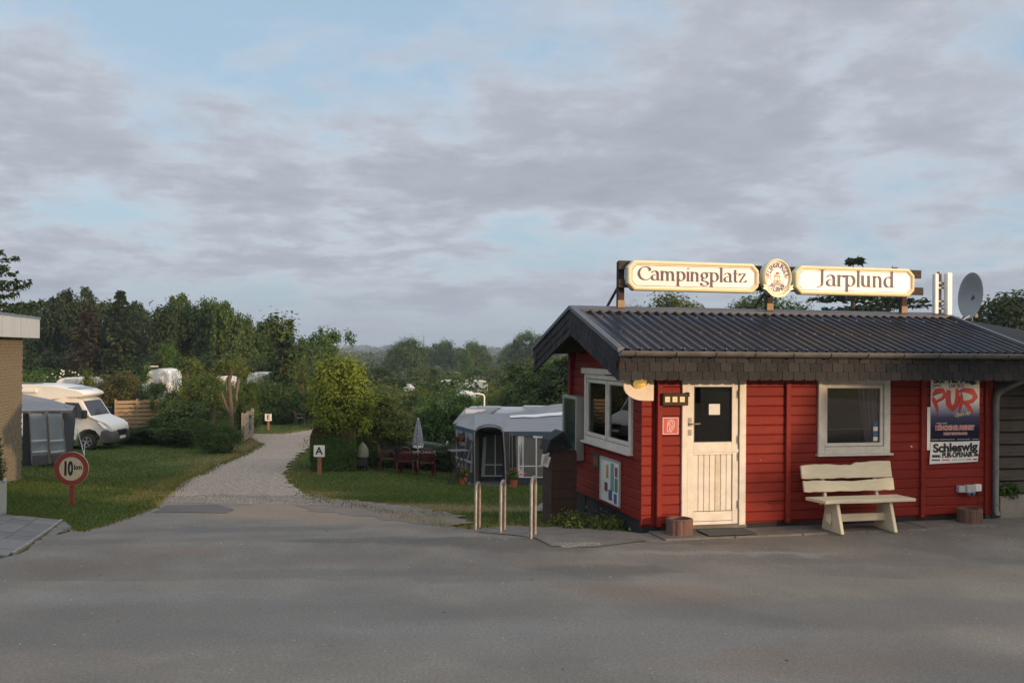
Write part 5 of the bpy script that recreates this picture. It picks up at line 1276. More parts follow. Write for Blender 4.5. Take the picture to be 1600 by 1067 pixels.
sheet('concrete_haunch', g2((99, 815), (108, 821), (112, 827), (105, 832), (92, 834), (82, 843), (62, 851), (48, 858), (42, 858)), .020, .3, M['concrete'], amp=.02, step=.15, seed=4)

# ------------------------------------------------------------------ round 10 km sign
p = onG(111, 790); S = thing('speed_sign', 'round red and cream 10 km speed sign on a short red post', 'sign', p, R(4))
cz = at(109.5, 732, p.y).z - p.z; rd = 26.3 / FPX * p.y
MB().box(-.035, .035, .01, .08, -.2, cz - .05).build('post', M['sign_red_old'], S, bevel=.004)
def disc(r0, r1, y0, y1, n=40):
    m = MB()
    for y in (y0, y1):
        for r in (r0, r1):
            for k in range(n): a = 2 * math.pi * k / n; m.v.append((r * math.cos(a), y, cz + r * math.sin(a)))
    for k in range(n):
        k2 = (k + 1) % n; m.f += [(k, k2, n + k2, n + k), (2 * n + k, 3 * n + k, 3 * n + k2, 2 * n + k2), (k, 2 * n + k, 2 * n + k2, k2), (n + k, n + k2, 3 * n + k2, 3 * n + k)]
    return m
m = MB(); m.prism([(rd * math.cos(2 * math.pi * k / 40), cz + rd * math.sin(2 * math.pi * k / 40)) for k in range(40)], 1, -.006, .012); m.build('disc', M['disc_cream'], S)
disc(rd * .70, rd * .985, -.012, -.0065).build('red_ring', M['sign_red_old'], S)
text(S, '1', rd * 1.12, -rd * .34, -.009, cz - rd * .02, M['black_ink'], sx=.62, bold=.016)
text(S, '0', rd * 1.12, -rd * .05, -.009, cz - rd * .02, M['black_ink'], sx=.52, bold=.016)
text(S, 'km', rd * .42, rd * .38, -.009, cz + rd * .08, M['black_ink'], sx=.9, bold=.004)

def letter_sign(px, pyb, pyc, hw, ch, label):
    p = onG(px, pyb); s = thing('letter_sign', label, 'sign', p, 0, None); z = at(px, pyc, p.y).z - p.z; w = hw / FPX * p.y
    MB().box(-.055, .055, .0, .07, -.2, z - w * .2).build('post', M['orange_post'], s, bevel=.005)
    MB().box(-w, w, -.03, -.002, z - w * 1.05, z + w * 1.05).build('panel', M['white_paint'], s, bevel=.004)
    text(s, ch, w * 1.9, 0, -.033, z, M['black_ink'], bold=w * .045); return s
letter_sign(498.5, 742, 704.5, 8.5, 'A', 'white letter A sign on a post before the clipped hedge')
letter_sign(419, 672, 652, 5.2, 'E', 'small white letter E sign on a post along the gravel path')
s = thing('notice_sign', 'small white board on a brown post by the far track', 'sign', onG(497, 649), 0); q = at(497, 636, s.location.y).z - s.location.z
MB().box(-.05, .05, 0, .06, -.1, q).build('post', M['orange_post'], s); MB().box(-.34, .34, -.03, 0, q - .10, q + .02).build('board', M['white_paint'], s)
m = MB(); m.prism([(-.2, q + .02), (.25, q + .02), (.3, q + .2), (.2, q + .26), (.08, q + .14), (-.12, q + .2), (-.26, q + .32), (-.24, q + .1)], 1, -.02, .0); m.build('cut_out_figure', M['white_paint'], s)
s = thing('notice_sign', 'white box sign on a brown post half behind the yellow-green tree', 'sign', onG(516, 668), 0); q = at(516, 648, s.location.y).z - s.location.z
MB().box(-.07, .07, 0, .1, -.1, q - .1).build('post', M['orange_post'], s); MB().box(-.22, .30, -.1, .1, q - .28, q + .16).build('board', M['white_paint'], s, bevel=.02)

# ------------------------------------------------------------------ hedge, covered barbecue, table and chairs
p0 = onG(482, 739); p0.y += .5; p1 = p0.copy(); p1.x = at(553, 700, p0.y).x; p0.x = at(482, 700, p0.y).x; p0.z = G(p0.x, p0.y); hz = at(515, 671, p0.y + .6).z; HG = thing('clipped_hedge', 'box-shaped clipped hedge with a brownish top beside the path', 'hedge', (p0.x, p0.y, p0.z), 0)
hw = p1.x - p0.x; hh = hz - p0.z; rs0 = np.random.RandomState(50)
def hedge_pts(n, x0, x1, y0, y1, z0, z1, rs):
    P = rs.rand(n, 3) * [x1 - x0, y1 - y0, z1 - z0] + [x0, y0, z0]; f = rs.randint(0, 6, n); N_ = np.zeros((n, 3)); d = .10 * rs.rand(n) ** 1.5
    for k, (ax, v, sg) in enumerate(((0, x0, -1), (0, x1, 1), (1, y0, -1), (1, y0, -1), (2, z1, 1), (2, z1, 1))): k_ = f == k; P[k_, ax] = v - sg * d[k_]; N_[k_, ax] = sg
    c = np.array([(x0 + x1) / 2, (y0 + y1) / 2]); rr_ = .22
    u = np.clip((z1 - P[:, 2]) / .35, 0, 1); sh = 1 - (1 - u) ** 3 * .12; P[:, 0] = c[0] + (P[:, 0] - c[0]) * sh; P[:, 1] = c[1] + (P[:, 1] - c[1]) * sh
    P += .05 * np.sin(P[:, [1, 2, 0]] * 5.3 + 1)
    return P, N_
P, N_ = hedge_pts(26000, 0, hw, 0, 1.6, .03, hh, rs0)
kt = P[:, 2] > hh - .22 - .12 * np.sin(P[:, 0] * 7) * np.cos(P[:, 1] * 5)
for nm, k_, mt in (('foliage', ~kt, 'leaf_fresh'), ('dry_top', kt, 'leaf_brown')):
    link(nm, leaf_mesh(nm, P[k_], N_[k_] + rs0.normal(size=(k_.sum(), 3)) * .6, .055 * (.6 + .8 * rs0.rand(k_.sum())), .58 + .2 * np.sin(P[k_, 0] * 3) * np.sin(P[k_, 2] * 4) + rs0.normal(size=k_.sum()) * .2, M[mt]), HG)
MB().box(.12, hw - .12, .12, 1.5, 0, hh - .12).build('branches', M['bark'], HG)
p = onG(566, 736); z1 = at(563, 690, p.y).z - p.z; Cv = thing('covered_barbecue', 'pale cloth cover over a dark stand beside the clipped hedge', 'barbecue', p, 0)
m = MB(); m.lathe([(.16, z1 * .46), (.20, z1 * .50), (.19, z1 * .72), (.13, z1 * .86), (.05, z1 * .95), (.02, z1)], 14); m.build('cover', M['bag_cloth'], Cv, sm=40)
m = MB()
for a in (0, 1.57, 3.14, 4.71): m.tube([(.16 * math.cos(a + .5), .16 * math.sin(a + .5), 0), (.14 * math.cos(a + .5), .14 * math.sin(a + .5), z1 * .5)], .022, 6)
m.box(-.17, .17, -.15, .15, z1 * .2, z1 * .44); m.build('stand', M['black_plastic'], Cv)
# monobloc chair, facing +y
def make_chair():
    t = thing('garden_chair', 'x', 'chair', (0, 0, 0), 0)
    m = MB(); m.prism([(-.22, -.20), (.22, -.20), (.25, .22), (-.25, .22)], 2, .40, .425); m.build('seat', M['chair_red'], t, bevel=.008)
    m = MB()
    arch = [(.235 * math.cos(R(a)), .62 + .25 * math.sin(R(a))) for a in range(0, 181, 15)]
    pts = [(-.215, .42)] + arch[::-1] + [(.215, .42)]
    m.tube([(x, -.20 - (z - .42) * .22, z) for x, z in pts], .02, 6)
    m.build('back_frame', M['chair_red'], t)
    for k in range(-3, 4):
        x0 = k * .045; x1 = k * .068; zt = .62 + .25 * math.sqrt(max(0, 1 - (x1 / .235) ** 2)); MB().bar((x0, -.205, .425), (x1, -.20 - (zt - .42) * .22, zt), .030, .010, (0, 1, 0)).build('slat', M['chair_red'], t)
    for sx in (-1, 1):
        for y, dy in ((-.20, -.07), (.22, .05)):
            m = MB(); m.add([], []); m.tube([(sx * .235, y, .42), (sx * .275, y + dy, 0)], [.030, .022], 6); m.build('leg', M['chair_red'], t)
        m = MB(); m.tube([(sx * .235, .20, .42), (sx * .275, .20, .58), (sx * .28, .12, .645), (sx * .275, -.10, .65), (sx * .225, -.25, .66)], .018, 6); m.build('armrest', M['chair_red'], t)
    return t
def copy_tree(o, parent=None):
    c = o.copy(); COL.objects.link(c); c.parent = parent
    for ch in list(o.children): copy_tree(ch, c)
    return c
tc_ = onG(650, 742); tc_.y += .55; tc_.z = G(tc_.x, tc_.y); CH0 = make_chair()
for k, (dx, dy, rz, lab) in enumerate(((-.29, -.62, -6, 'dark red slatted garden chair with its back to us, left one at the table'), (.33, -.62, 7, 'dark red slatted garden chair with its back to us, right one at the table'), (-.95, .0, -84, 'dark red garden chair at the left side of the table, turned sideways'))):
    c = CH0 if k == 0 else copy_tree(CH0)
    c.location = (tc_.x + dx, tc_.y + dy, G(tc_.x + dx, tc_.y + dy)); c.rotation_euler = (0, 0, R(rz)); tag(c, lab, 'chair', 'dark red garden chairs round the table')
t = thing('garden_table', 'dark red garden table between the slatted chairs', 'table', tc_, 0)
MB().box(-.55, .55, -.38, .38, .67, .70).build('tabletop', M['chair_red'], t, bevel=.01)
for sx in (-1, 1):
    for sy in (-1, 1): MB().tube([(sx * .45, sy * .3, .67), (sx * .5, sy * .33, 0)], .025, 6).build('leg', M['chair_red'], t)
t = thing('parasol', 'closed parasol with a colourful dotted fabric standing in the garden table', 'parasol', (tc_.x, tc_.y, tc_.z), 0)
zt = at(653, 654, tc_.y).z - tc_.z; zb = at(653, 698, tc_.y).z - tc_.z
m = MB(); m.tube([(0, 0, 0), (0, 0, zt + .02)], .022, 8); m.build('pole', M['white_paint'], t)
m = MB(); n = 28
for f, r in ((0, .145), (.05, .15), (.3, .13), (.7, .085), (.93, .04), (1, .01)):
    for k in range(n): a = 2 * math.pi * k / n; rr_ = r * (1 + .22 * math.sin(a * 7)); m.v.append((rr_ * math.cos(a), rr_ * math.sin(a), zb + (zt - zb) * f))
for i in range(5):
    for k in range(n): m.f.append((i * n + k, i * n + (k + 1) % n, (i + 1) * n + (k + 1) % n, (i + 1) * n + k))
m.build('canopy', M['parasol'], t, sm=40, fix=False)
m = MB(); m.tube([(0, 0, zb - .02), (0, 0, zb + .05)], .165, 14); m.build('fringe', M['tent_white'], t)

# plastic chair by the far bend
p = onG(468, 664); t = thing('plastic_chair', 'pale green stacking chair standing by the bend of the path', 'chair', p, R(-60))
m = MB(); m.box(-.22, .22, -.2, .22, .41, .44); m.build('seat', M['bag_cloth'], t); m = MB(); m.add([(-.21, -.2, .44), (.21, -.2, .44), (.21, -.32, .86), (-.21, -.32, .86), (-.21, -.22, .44), (.21, -.22, .44), (.21, -.34, .86), (-.21, -.34, .86)], [(0, 1, 2, 3), (4, 7, 6, 5), (0, 4, 5, 1), (1, 5, 6, 2), (2, 6, 7, 3), (3, 7, 4, 0)]); m.build('backrest', M['orange_post'], t)
for sx in (-1, 1):
    for sy in (-1, 1): MB().tube([(sx * .21, sy * .2, .42), (sx * .24, sy * .26, 0)], .022, 6).build('leg', M['bag_cloth'], t)
    MB().tube([(sx * .24, .22, .42), (sx * .26, .22, .64), (sx * .26, -.2, .66)], .02, 6).build('armrest', M['bag_cloth'], t)

# ------------------------------------------------------------------ the large awning on the right
def rel(o): return lambda px, py, Y: at(px, py, Y) - Vector(o)
O = onG(742, 757); YF = O.y
AW = thing('awning', 'large grey caravan awning with a dark arched porch and a pale curtain', 'awning', O, 0); r_ = rel(O)
def face(name, m_, pts, th=.015, parent=AW, n=None):
    """flat panel given by its corner points, with a little thickness"""
    pts = [Vector(p) for p in pts]; nn = (pts[1] - pts[0]).cross(pts[2] - pts[0]).normalized() * th; k = len(pts); m = MB()
    m.add(pts + [p + nn for p in pts], [tuple(range(k)), tuple(range(k, 2 * k))[::-1]] + [(i, (i + 1) % k, k + (i + 1) % k, k + i) for i in range(k)]); return m.build(name, m_, parent)
def sagface(name, m_, A, B, C, D_, nu=14, nv=8, sag=.08, parent=AW, ridge=0, amp=.01):
    """cloth between four corners A-B (lower) and D-C (upper), sagging in the middle with faint wrinkles"""
    m = MB(); A, B, C, D_ = map(Vector, (A, B, C, D_)); nrm = (B - A).cross(D_ - A).normalized()
    for j in range(nv + 1):
        for i in range(nu + 1):
            u, v = i / nu, j / nv; p = (A.lerp(B, u)).lerp(D_.lerp(C, u), v)
            s = -sag * math.sin(math.pi * u) * math.sin(math.pi * v) + amp * math.sin(u * 23 + v * 5) * math.sin(math.pi * v)
            m.v.append(tuple(p + nrm * s))
    for j in range(nv):
        for i in range(nu): q = j * (nu + 1) + i; m.f.append((q, q + 1, q + nu + 2, q + nu + 1))
    return m.build(name, m_, parent, sm=60, fix=False)
Yb = YF + 3.4
eL, e1, e2, e3 = r_(711, 664, YF + 2.6), r_(741, 672, YF), r_(786, 675, YF), r_(930, 676, YF - .2)
t0, t1, t2, t3 = r_(741, 648, Yb), r_(793, 645, Yb), r_(852, 633, Yb), r_(935, 629, Yb)
sagface('roof_panel', M['tent_grey'], e2, e3, t3, t1 + Vector((.0, 0, 0)), sag=.10)
sagface('roof_panel', M['tent_grey'], e1, e2, t1, t0, sag=.05)
sagface('roof_panel', M['tent_grey'], eL, e1, t0, r_(733, 652, Yb), sag=.04)
sagface('roof_panel', M['tent_grey'], t1, t3, r_(935, 632, Yb + 2.2), r_(800, 650, Yb + 2.2), sag=-.15)
def on_roof(u, v):
    A, B, C, D_ = e2, e3, t3, t1; nn = (B - A).cross(D_ - A).normalized(); nn = nn if nn.z > 0 else -nn; s0 = 1 if (B - A).cross(D_ - A).z > 0 else -1
    return A.lerp(B, u).lerp(D_.lerp(C, u), v) + nn * (s0 * (-.10 * math.sin(math.pi * u) * math.sin(math.pi * v) + .01 * math.sin(u * 23 + v * 5) * math.sin(math.pi * v)) + .03)
m = MB()
for i in range(31):
    u = .04 + .96 * i / 30; m.v += [tuple(on_roof(u, .70 + .03 * u)), tuple(on_roof(u, .80 + .03 * u))]
m.f = [(2 * i, 2 * i + 2, 2 * i + 3, 2 * i + 1) for i in range(30)]; m.build('white_stripe', M['tent_white'], AW, fix=False)
face('valance', M['tent_navy'], [eL + Vector((0, -.02, -.14)), e1 + Vector((0, -.03, -.14)), e1 + Vector((0, -.03, .01)), eL + Vector((0, -.02, .01))])
face('valance', M['tent_navy'], [e2 + Vector((0, -.03, -.10)), e3 + Vector((0, -.03, -.10)), e3 + Vector((0, -.03, .01)), e2 + Vector((0, -.03, .01))])
bL = Vector((eL.x + .06, eL.y, G(O.x + eL.x, O.y + eL.y) - O.z)); b1 = r_(740, 757, YF); b2 = r_(786, 757, YF); b3 = r_(930, 757, YF - .2)
def up(p, q, f): return Vector(p).lerp(Vector(q), f)
# left side wall
face('side_wall', M['tent_dark'], [bL, b1, e1, eL])
lift = Vector((-.02, -.02, 0))
for a, b in ((.06, .50), (.56, .96)):
    A, B = up(bL, b1, a) + lift, up(bL, b1, b) + lift; C_, D2 = up(eL, e1, b) + lift, up(eL, e1, a) + lift
    sagface('side_window', M['tent_window'], up(A, D2, .22), up(B, C_, .22), up(B, C_, .93), up(A, D2, .93), sag=.02, nu=6, nv=4)
    face('window_strip', M['tent_light'], [up(A, D2, .40) + lift, up(B, C_, .38) + lift, up(B, C_, .42) + lift, up(A, D2, .43) + lift], .006)
def panel(name, m_, x0, x1, y0, y1, Y, x0t=None, x1t=None, **k):
    x0t = x0 if x0t is None else x0t; x1t = x1 if x1t is None else x1t
    return face(name, m_, [r_(x0, y0, Y), r_(x1, y0, Y), r_(x1t, y1, Y), r_(x0t, y1, Y)], **k)
panel('front_wall', M['tent_dark'], 786, 930, 758, 674, YF - .0)
panel('porch_wall', M['tent_dark'], 741, 788, 757, 668, YF + .9)
panel('porch_side', M['tent_mid'], 741, 748, 757, 672, YF + .35)
panel('porch_window', M['tent_mid'], 757, 785, 742, 680, YF + .80)
panel('porch_curtain', M['tent_light'], 752, 757.5, 742, 683, YF + .78, 755, 760)
for x0, x1, y0, y1 in ((757, 785, 726.6, 725.2), (773, 774.5, 742, 680), (752, 788, 744, 742.4)): panel('window_strip', M['tent_white'], x0, x1, y0, y1, YF + .74)
# porch frame: arched poles and dark hood
arc_px = [(742, 757), (741.5, 716), (741.5, 675), (748, 669.5), (757, 667), (765, 666), (773, 667), (782, 670), (786, 675), (789, 716), (790.5, 757)]
m = MB(); m.tube([r_(a, b, YF - .35) for a, b in arc_px], .019, 7); m.build('porch_pole', M['steel'], AW, sm=50)
m = MB()
hood_f = [r_(a, b - 1.5, YF - .36) for a, b in arc_px[2:9]]; hood_b = [r_(a * 1.0, b - 4, YF + 1.0) for a, b in arc_px[2:9]]
m.v = [tuple(p) for p in hood_f + hood_b]; m.f = [(i, i + 1, 7 + i + 1, 7 + i) for i in range(6)]; m.build('porch_hood', M['tent_dark'], AW, fix=False)
face('porch_flap', M['tent_dark'], [r_(788, 757, YF - .3), r_(797, 757, YF - .02), r_(796, 676, YF - .02), r_(786, 676, YF - .3)])
for a, b in (((795, 757), (796, 677)), ((801, 760), (800, 677)), ((742, 675), (718, 762)), ((808, 757), (806, 678))): m = MB(); m.tube([r_(*a, YF - .06), r_(*b, YF - .06)], .014, 6); m.build('tent_pole', M['steel'], AW)
sagface('front_panel', M['tent_beige'], r_(806, 745, YF - .03), r_(930, 745, YF - .23), r_(930, 679, YF - .23), r_(806, 679, YF - .03), sag=.02)
sagface('curtain', M['tent_white'], r_(809, 745, YF - .07), r_(818, 745, YF - .07), r_(819, 681, YF - .07), r_(809, 681, YF - .07), sag=.05, amp=.02)
panel('curtain_tie', M['tent_white'], 833, 848, 684, 680.5, YF - .10)
for x0, x1, y0, y1 in ((837, 839, 744, 681), (811, 930, 728.6, 727.2), (800, 930, 746, 744.6)): panel('window_strip', M['tent_white'], x0, x1, y0, y1, YF - .26)
panel('skirt', M['tent_dark'], 801, 930, 758, 746, YF - .24)
panel('skirt', M['tent_dark'], 748, 789, 758, 744.5, YF + .70)
m = MB(); m.box(*( -.2, 4.4, -.9, 1.2, -.15, .02)); m.build('groundsheet', M['slab_c'], AW)
# caravan behind it
O2 = gat(772, YF + 6); CV = thing('caravan', 'pale caravan with a translucent roof light behind the large grey awning', 'caravan', O2, R(-4)); hh_ = at(772, 640, YF + 6).z - O2.z
MB().box(-1.1, 5.5, 0, 2.1, .35, hh_).build('body', M['tent_light'], CV, bevel=.12); MB().box(-.6, .2, .3, 1.0, hh_, hh_ + .08).build('roof_light', M['glass'], CV); MB().box(1.0, 1.9, .4, 1.2, hh_, hh_ + .10).build('roof_box', M['grey_plastic'], CV)
sagface('roof_canvas', M['tent_grey'], Vector((-1.4, -.3, hh_ - .5)), Vector((-.3, -.5, hh_ - .25)), Vector((.2, .2, hh_ + .06)), Vector((-1.0, .2, hh_ + .04)), parent=CV, sag=.02)
# flower pots, side table, small things by the awning
def pot(px, py, label, red=True):
    p = onG(px, py); t = thing('flower_pot', label, 'flower pot', p, 0, 'terracotta pots at the awning'); h = 14 / FPX * p.y; k = h / .30
    m = MB(); m.lathe([(.10 * k, 0), (.14 * k, h), (.155 * k, h), (.155 * k, h * .85), (.14 * k, h * .84)][:3] + [(.12 * k, h), (.11 * k, h * .9), (.001, h * .9)], 16); m.build('pot', M['terracotta'], t, sm=40)
    link('foliage', crown('foliage', int(px), [(0, 0, h * 1.35, .17 * k, .17 * k, .16 * k)], 60, 14, .05, M['leaf_fresh'], crad=.5), t)
    rs = np.random.RandomState(int(px)); P = rs.normal(size=(26, 3)) * [.12, .12, .09] + [0, 0, h * 1.55]; link('flowers', leaf_mesh('flowers', P, rs.normal(size=(26, 3)) + [0, -1, .5], np.full(26, .06), np.ones(26), M['petal_red' if red else 'petal_white'], .9), t)
pot(723, 758, 'terracotta flower pot left of the awning porch'); pot(802.5, 762, 'terracotta flower pot with red flowers right of the awning porch')
p = onG(713, 758); t = thing('folding_table', 'tall folding side table left of the awning', 'table', p, R(20)); z = at(713, 703, p.y).z - p.z
MB().box(-.22, .3, -.2, .2, z - .03, z).build('tabletop', M['tent_mid'], t)
for a, b in ((-.2, .24), (.24, -.2)):
    for y in (-.18, .18): MB().bar((a, y, 0), (b, y, z - .03), .03, .03).build('leg', M['black_plastic'], t)
hb = r_(724, 690, YF + 1.2) + O; t = thing('hanging_basket', 'hanging basket of pink and white flowers at the left corner of the awning', 'hanging basket', hb, 0)
m = MB(); m.lathe([(.02, -.16), (.12, -.1), (.16, 0), (.13, 0), (.02, -.05)], 12); m.build('basket', M['tent_light'], t)
link('foliage', crown('foliage', 91, [(0, 0, .05, .24, .2, .16)], 50, 16, .06, M['leaf_dark'], crad=.5), t)
rs = np.random.RandomState(3); P = rs.normal(size=(30, 3)) * [.16, .1, .1] + [0, -.1, .12]; link('flowers', leaf_mesh('flowers', P, rs.normal(size=(30, 3)) + [0, -1, .5], np.full(30, .06), np.ones(30), M['petal_red'], .9), t)
m = MB(); m.tube([(0, 0, 0), (0, 0, .4)], .006, 5); m.build('cord', M['black_plastic'], t)
# lamp post with a short arm
p = gat(753, 42); z = at(757, 617, 42).z - p.z; t = thing('street_lamp', 'slim white lamp post with a short arm behind the awning', 'lamp post', p, 0)
m = MB(); m.tube([(.12, 0, 0), (.12, 0, z - .1), (.09, 0, z), (-.10, 0, z + .05)], .035, 8); m.build('pole', M['white_paint'], t, sm=50); MB().box(-.34, -.08, -.07, .07, z + .02, z + .08).build('lamp_head', M['white_paint'], t, bevel=.015)

# blue car half hidden by shrubs, red and dark trailer tail beyond
p = gat(602, 34.6); Yc = 34.6; t = thing('parked_car', 'blue-grey parked car half hidden behind shrubs beyond the hedge', 'car', p, R(-8)); z = at(590, 680, Yc).z - p.z
def car(t, z, L_=3.9, w=1.65):
    pr = [(-L_ / 2, .35), (-L_ / 2, .85), (-L_ * .44, z * .64), (-L_ * .30, z * .98), (L_ * .10, z), (L_ * .26, z * .68), (L_ * .46, z * .58), (L_ / 2, .55), (L_ / 2, .3)]
    MB().prism(pr, 1, 0, w).build('body', M['car_blue'], t, bevel=.06, sm=40)
    MB().prism([(-L_ * .37, z * .66), (-L_ * .285, z * .93), (L_ * .08, z * .94), (L_ * .20, z * .68)], 1, -.012, .05).build('side_window', M['glass_dark'], t)
    for x in (-L_ * .3, L_ * .3):
        m = MB(); m.tube([(x, -.03, .32), (x, .20, .32)], .32, 20); wl = m.build('wheel', M['tyre'], t, sm=40); m = MB(); m.tube([(x, -.04, .32), (x, -.028, .32)], .18, 14); m.build('rim', M['rim'], wl, sm=40)
    for y in (.05, w - .25): MB().box(L_ / 2 - .04, L_ / 2 + .012, y, y + .2, .55, .68).build('headlight', M['headlamp'], t, bevel=.01)
car(t, z)
p = gat(652, 60); t = thing('small_trailer', 'dark grey vehicle tail with a round red reflector between the shrubs', 'trailer', p, 0); z = at(652, 640, 60).z - p.z
MB().box(-.4, .8, 0, 1.2, .5, z).build('box', M['zinc_dark'], t, bevel=.15); m = MB(); m.tube([(-.2, -.05, z - .35), (-.2, .02, z - .35)], .25, 16); m.build('reflector', M['petal_red'], t)

# ------------------------------------------------------------------ caravans beyond the hedges
def caravan(px0, px1, py, Y, label, m_='van_white', dep=2.1, win=True, rz=0, hbot=.35):
    a = gat(px0, Y); b = gat(px1, Y); t = thing('caravan', label, 'caravan', a, rz); L_ = (b - a).length; z = at((px0 + px1) / 2, py, Y).z - a.z
    r = .35 if z > 1 else .1
    pr = [(0, hbot), (L_, hbot), (L_, z - r)] + [(L_ - r * 1.5 * (1 - math.cos(R(q))), z - r + r * math.sin(R(q))) for q in (30, 60, 90)] + [(r * 1.5 * (1 - math.sin(R(q))), z - r + r * math.cos(R(q))) for q in (0, 30, 60)] + [(0, z - r)]
    MB().prism(pr, 1, 0, dep).build('body', M[m_], t, bevel=.05, sm=40)
    if win:
        for f in (.18, .60): MB().box(L_ * f, L_ * (f + .2), -.015, .02, z * .58, z * .80).build('window', M['glass_dark'], t, bevel=.02)
    MB().box(.1, L_ - .1, -.012, .01, z * .45, z * .49).build('stripe', M['van_stripe'], t)
    for y in (-.02, dep - .1): m = MB(); m.tube([(L_ * .55, y, .33), (L_ * .55, y + .14, .33)], .33, 16); m.build('wheel', M['tyre'], t)
    return t, z, L_
caravan(86, 138, 590, 46.5, 'white caravan roof showing above the motorhome between the bushes')
caravan(60, 118, 589, 75, 'dusty white caravan behind the rose bush above the motorhome')
caravan(204, 232, 600, 49, 'white caravan showing above the wooden fence')
caravan(230, 262, 576, 48.5, 'tall white motorhome top showing above the hedge row')
caravan(330, 362, 588, 62, 'white caravan glimpsed through the pruned trees left of the path')
caravan(386, 425, 582, 64, 'white caravan glimpsed through the hedge above the letter E sign')
caravan(490, 582, 583, 100, 'distant white caravan peeking over the yellow-green tree')
caravan(628, 645, 602, 72, 'white caravan end with a brown stripe between two trees')
caravan(685, 762, 594.5, 88, 'long white caravan roof above the middle shrubs', rz=0)
caravan(712, 742, 612, 60, 'white caravan corner showing beside the round green shrub')
p = gat(737, 90); z = at(737, 586, 90).z - p.z; t = thing('television_aerial', 'television aerial on a thin pole above the long white caravan', 'aerial', p, 0)
m = MB(); m.tube([(0, 0, 0), (0, 0, z)], .06, 6); m.build('pole', M['zinc_dark'], t); MB().box(0, 1.8, -.04, .04, z - .3, z - .2).build('boom', M['zinc'], t)
for k in range(4): MB().box(.3 + k * .4, .36 + k * .4, -.3, .3, z - .3, z - .12).build('element', M['zinc'], t)
p = gat(242, 60); z = at(234, 573, 60).z - p.z; t = thing('television_aerial', 'flat roof aerial left of the tall white motorhome top', 'aerial', gat(234, 60), 0)
m = MB(); m.tube([(0, 0, 0), (0, 0, z)], .04, 6); m.build('pole', M['white_paint'], t); MB().box(-.3, .5, -.1, .1, z, z + .06).build('panel', M['white_paint'], t)
p = gat(662, 900); z = at(662, 524, 900).z - p.z; t = thing('radio_mast', 'thin distant radio mast on the horizon', 'mast', p, 0)
m = MB(); m.tube([(0, 0, 0), (0, 0, z)], [1.0, .35], 5); m.build('lattice', M['zinc_dark'], t)

# ------------------------------------------------------------------ white motorhome
MH = thing('motorhome', 'white motorhome with a dark front bumper parked beside the grey awning', 'motorhome', gat(191, 41), R(-2))
# local: x forward, near side is -y
def skin(name, prof, wf, m_, parent=MH, **k):
    n = len(prof); m = MB()
    for x, z in prof: m.v.append((x, -wf(x, z), z))
    for x, z in prof: m.v.append((x, wf(x, z), z))
    m.f = [tuple(range(n)), tuple(range(n, 2 * n))[::-1]] + [(i, n + i, n + (i + 1) % n, (i + 1) % n) for i in range(n)]
    return m.build(name, m_, parent, **k)
cw = lambda x, z: (.78 if x > -.1 else .90 if x > -.4 else .97) - max(0, z - 1.25) * .13
skin('cab', [(-2.6, .30), (-1.45, .30), (-1.38, .62), (-1.15, .80), (-.90, .84), (-.66, .78), (-.50, .60), (-.42, .45), (-.05, .48), (.0, .80), (-.10, .98), (-.28, 1.12), (-.86, 1.34), (-1.28, 2.00), (-1.5, 2.10), (-2.6, 2.10)], cw, M['van_white'], bevel=.02, sm=35)
skin('bumper', [(-.52, .28), (-.48, .50), (-.40, .78), (-.06, .82), (.05, .70), (.06, .40), (.0, .26)], lambda x, z: .80 if x > -.1 else .99, M['van_bumper'], bevel=.03, sm=40)
bm_ = skin('grille', [(-.02, .58), (.075, .58), (.065, .78), (-.03, .80)], lambda x, z: .38, M['black_plastic'], bevel=.01)
MB().box(.06, .075, -.26, .26, .42, .53).build('number_plate', M['white_paint'], MH)
hw_ = 1.12
skin('living_body', [(-7.2, .45), (-2.2, .45), (-2.16, 1.2), (-2.0, 1.75), (-1.85, 2.12), (-1.30, 2.12), (-1.15, 2.20), (-1.18, 2.30), (-1.45, 2.42), (-2.3, 2.56), (-3.0, 2.62), (-7.2, 2.62)], lambda x, z: hw_ if x < -1.9 else (1.06 if x < -1.5 else .92), M['van_white'], bevel=.03, sm=35)
# windscreen
m = MB(); A = [(-.90, .80, 1.375), (-1.27, .74, 1.965)]
m.add([(A[0][0] + .02, -.84, A[0][2]), (A[0][0] + .02, .84, A[0][2]), (A[1][0] + .02, .76, A[1][2]), (A[1][0] + .02, -.76, A[1][2]), (A[0][0] + .005, -.84, A[0][2] - .01), (A[0][0] + .005, .84, A[0][2] - .01), (A[1][0] + .005, .76, A[1][2] - .01), (A[1][0] + .005, -.76, A[1][2] - .01)], [(0, 1, 2, 3), (4, 7, 6, 5), (0, 4, 5, 1), (1, 5, 6, 2), (2, 6, 7, 3), (3, 7, 4, 0)])
mg = mat('vehicle_glass', (.015, .018, .022), rough=.06, spec=.8)
m.build('windscreen', mg, MH)
def yplate(name, poly, m_, th=.012, parent=MH, wf=cw, off=.008):
    k = len(poly); m = MB(); m.v = [(x, -wf(x, z) - off, z) for x, z in poly] + [(x, -wf(x, z) + th, z) for x, z in poly]
    m.f = [tuple(range(k)), tuple(range(k, 2 * k))[::-1]] + [(i, k + i, k + (i + 1) % k, (i + 1) % k) for i in range(k)]; return m.build(name, m_, parent)
hwf = lambda x, z: hw_
yplate('side_window', [(-1.97, 1.34), (-1.32, 1.30), (-1.02, 1.32), (-1.38, 1.90), (-1.97, 1.92)], mg)
yplate('window_post', [(-1.47, 1.31), (-1.43, 1.31), (-1.43, 1.90), (-1.47, 1.90)], M['black_plastic'], off=.014)
yplate('door_seam', [(-2.05, .5), (-2.035, .5), (-2.035, 1.95), (-2.05, 1.95)], M['van_stripe'], off=.006)
